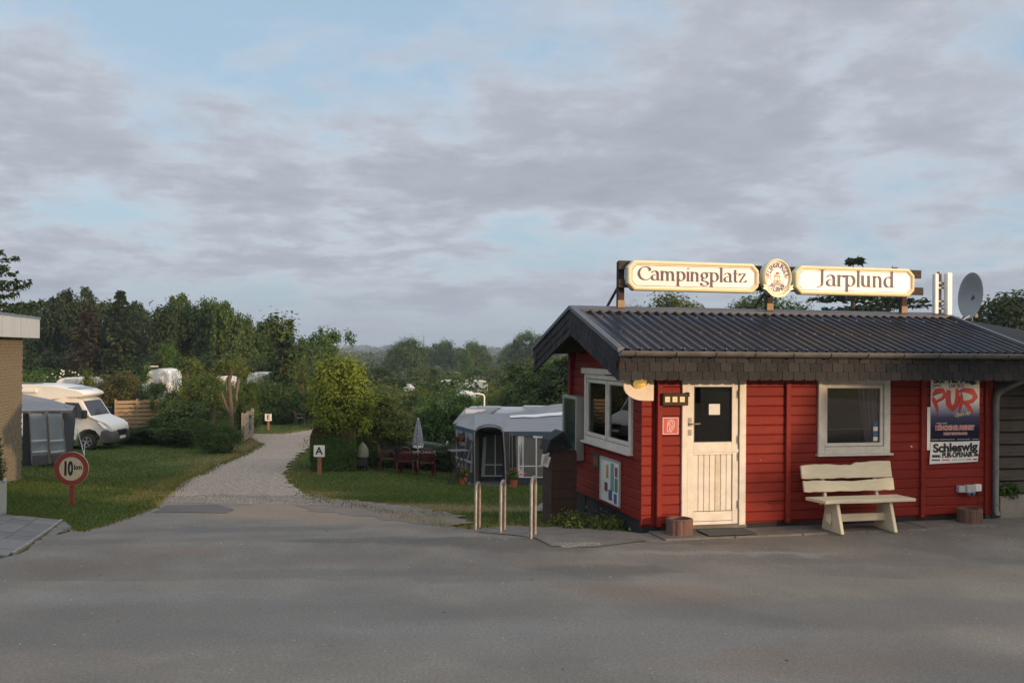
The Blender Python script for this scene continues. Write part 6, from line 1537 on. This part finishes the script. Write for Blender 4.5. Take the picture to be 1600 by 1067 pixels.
yplate('sill', [(-2.6, .28), (-1.45, .28), (-1.45, .42), (-2.6, .42)], M['van_bumper'], off=.02)
for x0, x1, z0, z1 in ((-3.55, -2.65, 1.55, 1.95), (-5.2, -4.35, 1.75, 2.12)): yplate('window', [(x0, z0), (x1, z0), (x1, z1), (x0, z1)], mg, wf=hwf, off=.02)
MB().box(-6.6, -2.95, -hw_ - .10, -hw_ + .01, 2.30, 2.44).build('awning_case', M['van_white'], MH, bevel=.03)
yplate('stripe', [(-2.9, 1.98), (-2.35, 2.05), (-2.0, 2.1), (-2.4, 2.0), (-2.95, 1.94)], M['print_leaf_red'], wf=hwf)
yplate('skirt', [(-7.1, .35), (-2.25, .35), (-2.25, .55), (-7.1, .55)], M['van_bumper'], wf=hwf, off=.006)
for sy in (-1, 1):
    m = MB(); m.add([(-.30, sy * .93, .86), (-.06, sy * .80, .84), (-.13, sy * .78, .99), (-.50, sy * .90, 1.19), (-.56, sy * .96, 1.12)], [(0, 1, 2, 3, 4)]); m.v = m.v + [(a + .0, b * .93, c - .02) for a, b, c in m.v]; m.f += [(i, (i + 1) % 5, 5 + (i + 1) % 5, 5 + i) for i in range(5)]; m.build('headlight', M['headlamp'], MH)
    m = MB(); m.box(-1.12, -.92, sy * 1.17 - .10, sy * 1.17 + .10, 1.28, 1.62); m.bar((-1.0, sy * .9, 1.35), (-1.0, sy * 1.1, 1.42), .06, .06); m.build('mirror', M['black_plastic'], MH, bevel=.03)
for x in (-.95, -5.4):
    for sy in (-1, 1):
        y = sy * (.95 if x > -2 else 1.02); m = MB(); m.tube([(x, y - .11, .335), (x, y - .09, .335), (x, y + .09, .335), (x, y + .11, .335)], [.30, .335, .335, .30], 26); w_ = m.build('wheel', M['tyre'], MH, sm=40)
        m = MB(); yo = y + sy * .112
        m.tube([(x, yo - sy * .06, .335), (x, yo - sy * .04, .335)], .20, 22)
        for k in range(5): a = k * 1.2566 + .3; m.bar((x, yo, .335), (x + .185 * math.cos(a), yo, .335 + .185 * math.sin(a)), .045, .02, (0, 1, 0))
        rg = [(x + .20 * math.cos(q * .2856), yo, .335 + .20 * math.sin(q * .2856)) for q in range(23)]; m.tube(rg, .014, 5, cap=False)
        m.build('rim', M['rim'], w_)
m = MB(); m.box(-4.3, -3.5, -.4, .4, 2.622, 2.66); m.build('roof_hatch', M['van_bumper'], MH, bevel=.01)
m = MB(); m.add([(-1.9, -.8, 2.512), (-1.45, -.7, 2.432), (-1.45, .7, 2.432), (-1.9, .8, 2.512)], [(0, 1, 2, 3)]); m.build('roof_window', M['tent_window'], MH)

# ------------------------------------------------------------------ left awning
O = onG(45, 728); OY = O.y; AL = thing('awning', 'small grey awning with two tall plastic windows beside the brick building', 'awning', O, 0); r_ = rel(O); AW = AL
def F(name, m_, pts, th=.015): return face(name, m_, [r_(*p) for p in pts], th, AL)
F('front_wall', M['tent_dark'], [(36, 729, OY), (102, 718, OY - .1), (98, 641, OY), (36, 641, OY)])
for a in ((50, 77, 46, 72), (79.5, 104, 74.5, 96.5)):
    xb0, xb1, xt0, xt1 = a
    sagface('window', M['tent_window'], r_(xb0, 722 - (xb0 - 50) * .08, OY - .26), r_(xb1, 721 - (xb1 - 50) * .08, OY - .30), r_(xt1, 646, OY - .20), r_(xt0, 646, OY - .20), parent=AL, sag=.02, nu=8, nv=8)
    for f in (.19, .42): F('window_strip', M['tent_white'], [(xb0 + (xt0 - xb0) * f, 722 - 76 * f, OY - .33), (xb1 + (xt1 - xb1) * f, 719 - 73 * f, OY - .34), (xb1 + (xt1 - xb1) * (f + .035), 719 - 73 * (f + .035), OY - .34), (xb0 + (xt0 - xb0) * (f + .035), 722 - 76 * (f + .035), OY - .33)], .004)
    for e0, e1 in ((xb0, xt0), (xb1, xt1)): F('pole', M['steel'], [(e0 - .8, 724, OY - .36), (e0 + .8, 724, OY - .36), (e1 + .8, 643, OY - .36), (e1 - .8, 643, OY - .36)], .02)
F('skirt', M['tent_mid'], [(50, 728, OY - .31), (104, 719, OY - .31), (103, 708, OY - .31), (51, 712, OY - .31)])
sagface('roof_panel', M['tent_grey'], r_(28, 642, OY - .12), r_(113, 641, OY - .12), r_(80, 624, OY + 2.6), r_(20, 612, OY + 2.8), parent=AL, sag=.03)
sagface('roof_panel', M['tent_grey'], r_(113, 641, OY - .12), r_(117, 634, OY + 2.6), r_(110, 633, OY + 2.8), r_(80, 624, OY + 2.6), parent=AL, sag=.0)
F('valance', M['tent_mid'], [(28, 646, OY - .13), (113, 645, OY - .13), (113, 641, OY - .13), (28, 642, OY - .13)])
F('side_wall', M['tent_dark'], [(103, 716, OY - .08), (113, 704, OY + 2.4), (119, 634, OY + 2.4), (98, 643, OY - .05)])
for k, (a, b) in enumerate((((120, 668), (132, 712)), ((133, 690), (130, 735)))):
    m = MB(); m.tube([at(*a, OY + 1), at(*b, OY - .5)], .012, 5); m.v = [tuple(Vector(v) - O) for v in m.v]; m.build('guy_rope', M['paper_grey'], AL)
# ------------------------------------------------------------------ fences
def board_fence(name, label, pa, pb, ztop_px, n, gap, m_, th=.03, post=True):
    a, b = pa, pb; d = Vector((b.x - a.x, b.y - a.y, 0)); L_ = d.length; t = thing(name, label, 'fence', a, math.atan2(d.y, d.x)); hz = at(ztop_px[0], ztop_px[1], a.y).z - a.z
    for k in range(n):
        z = .05 + k * (hz - .05) / n; o = MB().box(0, L_, -.02 + .015 * (k % 2), .01 + .015 * (k % 2), 0, (hz - .05) / n - gap).build('board', m_, t, bevel=.006); o.location = (0, 0, z); o.rotation_euler = (0, rs_.uniform(-.006, .006), 0)
    for x in (0.05, L_ / 2, L_ - .05): MB().box(x - .045, x + .045, .03, .12, -.2, hz + .03).build('post', m_, t)
pa, pb = gat(180, 44.2), gat(250, 45.2); board_fence('wooden_fence', 'light brown horizontal board fence behind the motorhome nose', pa, pb, (182, 625), 10, .035, M['fence_timber'])
pa, pb = onG(381, 691), onG(397, 683); pb = Vector((pb.x, pa.y + 2.6, 0)); pb = gat(397.5, pa.y + 3.4); board_fence('wooden_fence', 'grey weathered board fence panel end-on beside the path', pa, pb, (381, 646), 9, .012, M['fence_grey'])

# ------------------------------------------------------------------ weeds, stones and drain at the cabin foot
t = thing('weed_clump', 'low green weeds growing at the foot of the cabin plinth', 'weeds', (0, 0, 0), 0)
wp = []
for k, (px, py, w, h) in enumerate(((905, 826, .28, .10), (930, 826, .26, .09), (952, 829, .22, .09), (968, 828, .2, .08), (882, 824, .22, .12), (862, 812, .18, .22))):
    q = onG(px, py); wp.append((q.x, q.y, q.z + h * .3, w, w * .6, h))
link('foliage', crown('foliage', 61, wp, 130, 30, .045, M['leaf_olive'], crad=.45, spiky=.3), t)
for px, py, s, lab in ((908, 826, .10, 'pale rounded stone among the weeds, nearest the timber cabinet'), (988, 829, .06, 'small grey stone at the foot of the black plinth'), (851, 800, .16, 'broken grey slab leaning at the timber cabinet')):
    q = onG(px, py); rs = random.Random(px); t = thing('stone', lab, 'stone', q, 0); m = MB(); m.lathe([(s * .5, -.02), (s, s * .25), (s * .8, s * .7), (s * .3, s * .95)], 9); m.v = [(a * rs.uniform(.85, 1.15), b * rs.uniform(.85, 1.1), c * rs.uniform(.85, 1.15)) for a, b, c in m.v]; m.build('rock', M['stone_rough'], t, sm=60)
wl = kth('weed_clump', 'small weeds on the low wall behind the downpipe', 'weeds', 5.85, .02, .37)
link('foliage', crown('foliage', 62, [(0, 0, .06, .10, .06, .10), (.12, 0, .05, .08, .06, .08)], 34, 14, .05, M['leaf_fresh'], crad=.5, spiky=.4), wl)
# ------------------------------------------------------------------ trees and shrubs; (pixel column, top row, distance) give place and height
def T(name, key, label, px, top, Y, w=1.0, leaf='leaf_mid', cat='tree', group=None, bark=None, rot=None):
    p, h = up_to(px, top, Y)
    if w > 5: w = w / FPX * Y / (phalf(key) * h / ptop(key))      # w given as half-width in the picture
    return tree(name, key, label, cat, p, h * 1.02, w, leaf, rot, group, bark)
ORD = 'leftmost,second,third,fourth,fifth,sixth,seventh,eighth,ninth,tenth,eleventh,twelfth,thirteenth,fourteenth,fifteenth,sixteenth,seventeenth,eighteenth,rightmost'.split(',')
_px = [48, 78, 104, 124, 158, 214, 234, 262, 284, 308, 328, 352, 378, 400, 418, 460, 485, 20, 184]; WI = [sorted(_px).index(v) for v in _px]
WG = 'dark trees of the wood on the left'
for i, (px, top, Y, key, w, leaf) in enumerate((
    (48, 478, 96, 'round', 0.62, 'leaf_dark'), (78, 470, 100, 'round_b', 0.68, 'leaf_dark'), (104, 462, 98, 'round', 0.62, 'leaf_dark'), (124, 452, 97, 'round_b', 0.62, 'leaf_dark'),
    (158, 470, 104, 'round', 0.62, 'leaf_dark'), (214, 474, 100, 'round_b', 0.62, 'leaf_dark'), (234, 490, 98, 'round', 0.62, 'leaf_dark'),
    (262, 470, 84, 'tall', 0.92, 'leaf_dark'), (284, 462, 86, 'round_b', 0.53, 'leaf_mid'), (308, 476, 85, 'tall', 0.96, 'leaf_dark'), (328, 468, 84, 'round', 0.56, 'leaf_mid'),
    (352, 474, 82, 'round_b', 0.56, 'leaf_mid'), (378, 494, 84, 'round', 0.59, 'leaf_mid'), (400, 505, 86, 'round_b', 0.62, 'leaf_mid'), (418, 520, 90, 'round', 0.68, 'leaf_mid'),
    (460, 528, 92, 'round_b', 0.74, 'leaf_mid'), (485, 530, 100, 'round', 0.74, 'leaf_mid'), (20, 490, 90, 'round_b', 0.68, 'leaf_dark'), (184, 482, 106, 'round', 0.68, 'leaf_dark'))):
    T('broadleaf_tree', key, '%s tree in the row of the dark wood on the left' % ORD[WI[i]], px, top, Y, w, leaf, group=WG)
BG = 'dark undergrowth below the wood on the left'
for i, (px, top, Y) in enumerate(((60, 535, 88), (100, 530, 90), (150, 540, 92), (215, 540, 90), (255, 535, 80), (300, 540, 80), (345, 535, 78), (390, 540, 80), (425, 545, 82), (465, 550, 84))):
    T('undergrowth_bush', 'bush', '%s dark undergrowth bush at the foot of the wood on the left' % ('rightmost' if i == 9 else ORD[i]), px, top, Y, 1.5, 'leaf_dark', cat='bush', group=BG)
T('spruce_tree', 'spruce', 'pale green spruce with a bare reddish trunk before the wood', 188, 459, 84, 30, 'leaf_needle')
T('pine_tree', 'spruce_b', 'brownish spruce with a bare reddish trunk left of the pale green one', 136, 482, 84, 29, 'leaf_needle_brown')
T('slender_tree', 'slender', 'slender thin-crowned tree rising alone right of the wood', 437, 484, 62, 27, 'leaf_mid', bark='bark_grey')
T('crooked_tree', 'open', 'small uneven tree behind the yellow-green tree', 516, 512, 58, 30, 'leaf_fresh')
T('garden_tree', 'bush_loose', 'pale green young tree above the hedge row', 256, 522, 52, 28, 'leaf_fresh')
T('left_conifer', 'larch_high', 'dark drooping larch rising behind the brick building', -30, 385, 40, .62, 'leaf_needle', cat='tree', bark='bark')
# middle distance: bushes left
for a in ((60, 556, 50, 'bush', 36, 'leaf_fresh', 'fresh green bush behind the motorhome, nearest the brick building'), (92, 566, 52, 'bush_b', 30, 'leaf_mid', 'mid green bush behind the motorhome roof'),
          (160, 556, 46.5, 'bush_b', 48, 'leaf_brown', 'large brownish bush behind the motorhome nose'), (196, 560, 47.5, 'bush', 33, 'leaf_olive', 'olive bush joined to the right of the brownish one'), (140, 574, 45.5, 'bush_loose', 22, 'leaf_olive', 'loose olive shrub at the left foot of the brownish bush'),
          (250, 590, 46, 'bush_loose', 30, 'leaf_mid', 'loose green shrub overhanging the right end of the board fence'), (285, 566, 45, 'bush_b', 28, 'leaf_mid', 'tall leafy shrub right of the board fence'), (318, 560, 45, 'bush', 32, 'leaf_olive', 'olive leafy shrub left of the forked trunk'),
          (345, 566, 44, 'bush_b', 26, 'leaf_mid', 'green shrub behind the forked trunk'), (300, 612, 42.5, 'bush', 48, 'leaf_mid', 'dense low shrub at the edge of the left lawn'), (268, 640, 43.5, 'bush', 26, 'leaf_mid', 'low shrub under the end of the board fence'),
          (342, 642, 39, 'bush_b', 32, 'leaf_mid', 'round low shrub in front of the grey fence panel'), (228, 658, 43.2, 'bush', 32, 'leaf_dark', 'low dark shrub under the board fence'), (203, 664, 43.4, 'bush_b', 20, 'leaf_mid', 'low green weeds under the board fence beside the motorhome'),
          (378, 575, 50, 'bush', 23, 'leaf_mid', 'green shrub above the grey fence panel'), (372, 610, 46, 'bush_b', 20, 'leaf_dark', 'dark shrub behind the grey fence panel'), (408, 570, 61, 'bush_b', 26, 'leaf_olive', 'olive shrub behind the letter E sign'), (436, 582, 60, 'bush', 30, 'leaf_mid', 'dense green hedge bush right of the letter E sign'),
          (462, 578, 62, 'bush_loose', 26, 'leaf_olive', 'loose bush above the pale green chair'), (455, 610, 62, 'bush', 28, 'leaf_dark', 'dark low bush behind the pale green chair'), (398, 612, 60, 'bush', 26, 'leaf_dark', 'dark low bush behind the letter E sign'), (430, 622, 60, 'bush_b', 26, 'leaf_mid', 'low green bush between the letter E sign and the chair'),
          (243, 590, 47.4, 'bush_b', 16, 'leaf_fresh', 'narrow fresh green shrub before the tall white motorhome top'), (480, 590, 66, 'bush_b', 22, 'leaf_mid', 'green bush left of the yellow-green tree')):
    px, top, Y, key, w, leaf, lab = a; T('shrub', key, lab, px, top, Y, w, leaf, cat='shrub')
# pruned trunks
def pollard(px, pyb, pyt, Y, r, lab, fork=None, m_='bark_red'):
    p = gat(px, Y); zt = at(px, pyt, Y).z - p.z; t = thing('pruned_trunk', lab, 'tree trunk', p, 0); rs = random.Random(px); m = MB()
    pts = [Vector((rs.uniform(-.05, .05) * k, 0, zt * k / 5)) for k in range(6)]; m.tube(pts, [r * 1.25, r, r * .95, r * .9, r * .85, r * .8], 9)
    if fork: j = pts[2]; m.tube([j, j + Vector((fork * .5, -.05, .35)), j + Vector((fork, -.1, .9))], [r * .8, r * .65, r * .5], 7)
    m.build('trunk', M[m_], t, sm=60, fix=False)
    link('crown', crown('crown', px, [(0, 0, zt * 1.0, .55, .5, .35), (fork or .2, 0, zt * .92, .4, .4, .3)], 40, 20, .10, M['leaf_olive'], crad=.4, spiky=.3), t)
pollard(362, 690, 568, 40, .10, 'forked pale trunk of a pruned tree beside the grey fence panel', -.38); pollard(297, 640, 574, 46.5, .10, 'straight pruned trunk above the shrubs, leftmost of the pruned ones', m_='bark_grey'); pollard(372, 650, 576, 46, .085, 'thin straight pruned trunk right of the forked one', m_='bark_grey')
pollard(331, 690, 625, 41, .10, 'short reddish trunk in the shrubs left of the forked one'); pollard(446, 640, 570, 62.5, .17, 'thick reddish pruned trunk above the letter E sign'); pollard(470, 600, 578, 64, .12, 'short pruned trunk right of the thick reddish one'); pollard(265, 680, 636, 43.4, .09, 'short reddish branching trunk at the right end of the board fence', .25)
p = onG(488, 656); t = thing('wooden_post', 'dark reddish post at the bend of the path', 'post', p, 0); MB().box(-.12, .12, -.1, .1, -.1, 1.3).build('shaft', M['orange_post'], t)
# the yellow-green tree and its neighbours
yb = [(0, 0, .66, .25, .25, .30), (-.10, 0, .52, .20, .2, .2), (.12, 0, .5, .2, .2, .2)] + blobset(21, 14, .62, .10, .26, .30)
PROTO['garden'] = (crown('crown', 22, yb, 380, 66, .024, M['leaf_mid'], crad=.34, spiky=.35, shell=.7), PROTO['bush'][1])
T('garden_tree', 'garden', 'bright yellow-green round tree beside the path', 534, 543, 31.5, 47, 'leaf_yellow')
for a in ((588, 606, 33.0, 'garden', 50, 'leaf_olive', 'olive bush right of the yellow-green tree'), (614, 628, 37.5, 'bush', 42, 'leaf_mid', 'green bush behind the parasol table'), (548, 640, 33, 'bush', 50, 'leaf_mid', 'dense green bush behind the clipped hedge'), (560, 668, 32.4, 'bush_b', 40, 'leaf_olive', 'low olive bush beside the pale cloth cover'),
          (604, 700, 33.6, 'bush_b', 42, 'leaf_mid', 'low shrub in front of the blue-grey car'), (646, 686, 33.7, 'bush', 35, 'leaf_dark', 'low dark shrub behind the garden table'), (684, 684, 33.8, 'bush', 35, 'leaf_dark', 'low dark shrub right of the parasol'), (702, 684, 36, 'bush_b', 30, 'leaf_dark', 'low dark shrub left of the folding table'),
          (698, 588, 38, 'bush', 46, 'leaf_fresh', 'dense round fresh green tree-like shrub behind the awning corner'), (668, 602, 41, 'bush_b', 30, 'leaf_mid', 'green shrub left of the dense round fresh green one'), (732, 628, 40, 'bush_loose', 25, 'leaf_fresh', 'loose twigs of a shrub reaching over the awning roof'),
          (648, 596, 66, 'bush', 25, 'leaf_olive', 'olive bush in the middle distance above the parasol'), (606, 590, 64, 'bush_b', 36, 'leaf_olive', 'olive bush behind the yellow-green tree'), (565, 592, 60, 'bush', 26, 'leaf_brown', 'brownish bush right behind the yellow-green tree'), (590, 570, 90, 'dense', 32, 'leaf_far', 'rounded tree in the valley right of the yellow-green tree'),
          (628, 576, 92, 'bush', 30, 'leaf_far', 'broad bush in the valley left of the long caravan'), (665, 572, 96, 'dense', 42, 'leaf_far', 'broad tree in the valley above the middle shrubs'), (700, 572, 100, 'bush', 26, 'leaf_far', 'dark bush behind the long white caravan'), (742, 577, 110, 'bush_b', 36, 'leaf_far', 'dark bush right of the television aerial'),
          (772, 592, 58, 'bush_b', 36, 'leaf_yellow', 'yellowish bush above the street lamp'), (802, 590, 56, 'bush', 36, 'leaf_olive', 'olive bush behind the grey awning roof'), (830, 572, 54, 'round_b', 38, 'leaf_mid', 'dark leafy tree left of the cabin gable'), (862, 562, 50, 'round', 46, 'leaf_mid', 'dark leafy tree under the cabin gable'), (895, 560, 48, 'round_b', 46, 'leaf_dark', 'dark leafy tree behind the cabin side wall'), (822, 556, 90, 'dense', 46, 'leaf_far', 'rounded tree in the valley left of the gable'),
          (788, 560, 120, 'bush', 42, 'leaf_far', 'pale green willow mass in the valley near the gable'), (536, 600, 56, 'bush', 30, 'leaf_mid', 'green bush far behind the yellow-green tree')):
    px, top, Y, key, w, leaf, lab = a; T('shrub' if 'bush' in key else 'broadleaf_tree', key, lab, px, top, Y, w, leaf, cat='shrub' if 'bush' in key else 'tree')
link('crown', crown('crown', 77, [(0, 0, 0, 1.1, .7, .5), (.9, .2, .2, .8, .6, .5)], 90, 30, .11, M['leaf_dark'], crad=.3), thing('rose_bush', 'dense bush with white roses above the motorhome roof', 'rose bush', at(96, 596, 52), 0))
rs = np.random.RandomState(4); P = rand_unit(rs, 60) * [1.2, .8, .6]; P[:, 1] = -abs(P[:, 1]); link('roses', leaf_mesh('roses', P, P + [0, -1, .3], np.full(60, .11), np.ones(60), M['petal_white'], .9), [o for o in bpy.data.objects if o.name.startswith('rose_bush')][0])['kind'] = 'stuff'
# far trees in the valley
for px, top, Y, key, w, leaf, lab in ((637, 525, 190, 'dense', 33, 'leaf_mid', 'large round dark tree standing alone in the valley'), (693, 529, 250, 'dense', 27, 'leaf_mid', 'rounded tree in the valley right of the largest one'), (742, 531, 210, 'dense', 28, 'leaf_mid', 'broad dark tree in the valley beside a pale birch'), (727, 538, 190, 'bush_loose', 16, 'leaf_fresh', 'pale birch in front of the broad dark valley tree'),
                             (824, 514, 230, 'dense', 28, 'leaf_mid', 'tall tree cluster on the valley side left of the cabin roof'), (800, 534, 260, 'dense', 22, 'leaf_mid', 'smaller tree left of the tall valley cluster'), (850, 520, 225, 'dense', 26, 'leaf_mid', 'dark tree half behind the cabin roof edge'),
                             (716, 545, 300, 'round_b', 18, 'leaf_mid', 'small tree between two larger ones in the valley'), (664, 540, 260, 'dense', 18, 'leaf_mid', 'small tree right behind the largest valley tree')):
    T('valley_tree', key, lab, px, top, Y, w, leaf)
# trees behind the cabin
for px, top, Y, key, w, leaf, lab, bk in ((1052, 452, 62, 'dense', .86, 'leaf_olive', 'round-topped tree behind the roof under the word Campingplatz', None), (1192, 450, 60, 'dense', .9, 'leaf_mid', 'round-topped tree behind the roof under the oval sign', None), (1236, 468, 62, 'dense', .8, 'leaf_mid', 'lower tree behind the roof right of the oval sign', None), (1165, 470, 61, 'dense', .7, 'leaf_olive', 'lower tree behind the roof left of the oval sign', None),
                             (1332, 408, 58, 'larch', .95, 'leaf_needle', 'wide spreading conifer behind the word Jarplund', 'bark'), (1388, 424, 60, 'larch', 1.0, 'leaf_needle', 'second spreading conifer behind the right end of the Jarplund sign', 'bark'),
                             (1582, 458, 55, 'round', .9, 'leaf_dark', 'dark tree at the right edge beyond the satellite dish', None), (1618, 452, 56, 'wide', .8, 'leaf_dark', 'dark tree cut by the right edge of the view', None), (1560, 478, 58, 'round_b', .9, 'leaf_dark', 'dark tree right behind the satellite dish', None), (988, 474, 64, 'dense', .4, 'leaf_olive', 'small tree top peeping over the left end of the ridge', None)):
    T('broadleaf_tree' if key != 'larch' else 'spreading_conifer', key, lab, px, top, Y, w, leaf, bark=bk)
# far woods as masses
def wood(name, label, n, x0, x1, y0, y1, hfun, size, m_, seed, clump):
    rs = np.random.RandomState(seed); nc = n // clump; c = np.column_stack([x0 + (x1 - x0) * rs.rand(nc), y0 + (y1 - y0) * rs.rand(nc) ** 1.2])
    hh = hfun(c, rs); rr = hh * (.35 + .25 * rs.rand(nc)); c3 = np.repeat(c, clump, 0); h3 = np.repeat(hh, clump); r3 = np.repeat(rr, clump)
    d = rand_unit(rs, len(c3)); d[:, 2] = np.abs(d[:, 2]); P = np.column_stack([c3 + d[:, :2] * r3[:, None], Gn(c3[:, 0], c3[:, 1]) + h3 * .5 + d[:, 2] * h3 * .5])
    dist = np.hypot(P[:, 0], P[:, 1]); s = size * dist * (.6 + .8 * rs.rand(len(P)))
    tone = np.repeat(rs.rand(nc), clump) * .6 + rs.rand(len(P)) * .3
    o = link(name, leaf_mesh(name, P, d + rs.normal(size=d.shape) * .4 + [0, 0, .4], s, tone, M[m_])); tag(o, label, 'woodland', kind='stuff')
fr = lambda Y, px: (px - 800) / FPX * Y
wood('valley_scrub', 'soft mass of willow scrub filling the valley', 110000, -60, 60, 108, 260, lambda c, rs: 2.6 + (c[:, 1] - 108) / 150 * 3.2 + 1.3 * rs.rand(len(c)), .0050, 'leaf_far', 81, 90)
wood('valley_scrub', 'soft mass of bushes across the middle of the valley', 60000, -90, 60, 62, 110, lambda c, rs: 1.8 + 1.6 * rs.rand(len(c)), .0050, 'leaf_olive', 83, 90)
wood('far_woodland', 'bluish far woodland stretching to the horizon', 90000, -420, 420, 250, 900, lambda c, rs: 6 + 5 * rs.rand(len(c)), .0040, 'leaf_far', 82, 60)
wood('far_woodland', 'faint belts of trees on the horizon', 60000, -1500, 1500, 1000, 2600, lambda c, rs: 9 + 9 * rs.rand(len(c)), .0035, 'leaf_far', 84, 40)
# trees behind the camera: mirrored in the panes, and casting the long shade over the right of the cabin
def back_tree(s_along, lat, h, key, w, leaf, lab):
    d2 = Vector((D.x, D.y, 0)).normalized(); side = Vector((-d2.y, d2.x, 0)); p = K(1.6, 0) + d2 * s_along + side * lat; p.z = G(p.x, p.y)
    tree('yard_tree', key, lab, 'tree', p, h, w, leaf)
BK = [(34, 2.9, 7.1, 'dense', 1.08), (36, 8.5, 8.2, 'wide', .95), (38, 14.5, 7.6, 'wide', .9), (42, 21, 8.2, 'wide', .9), (34, -6.6, 11, 'wide', .68), (37, -13, 9, 'wide', .9), (46, -22, 10, 'wide', .9), (56, -34, 11, 'wide', .9)]
for i, (a, b, h, key, w) in enumerate(BK): back_tree(a, b, h, key, w, 'leaf_mid', '%s broad tree in the row across the yard behind the viewpoint' % ORD[i])
for o in bpy.data.objects:
    if 'broad tree in the row across' in str(o.get('label')): o['group'] = 'trees across the yard'
for i, (x, y, h) in enumerate(((-16, -26, 8), (-4, -30, 9), (7, -31, 8))): tree('yard_tree', 'wide', '%s broad tree farther back behind the viewpoint' % ORD[i], 'tree', (x, y, 0), h, .9, 'leaf_mid', group='trees across the yard')

# ------------------------------------------------------------------ morning haze
m = MB(); m.box(-3600, 3600, -500, 3700, -26, 40); HZ = m.build('haze', None); HZ['kind'] = 'stuff'
hm = bpy.data.materials.new('haze'); hm.use_nodes = True; nt = hm.node_tree; nt.nodes.clear(); ho = nt.nodes.new('ShaderNodeOutputMaterial'); pv = nt.nodes.new('ShaderNodeVolumePrincipled')
pv.inputs['Color'].default_value = (.72, .86, 1, 1); pv.inputs['Density'].default_value = .00038; pv.inputs['Anisotropy'].default_value = .2; nt.links.new(pv.outputs[0], ho.inputs['Volume']); HZ.data.materials.append(hm)
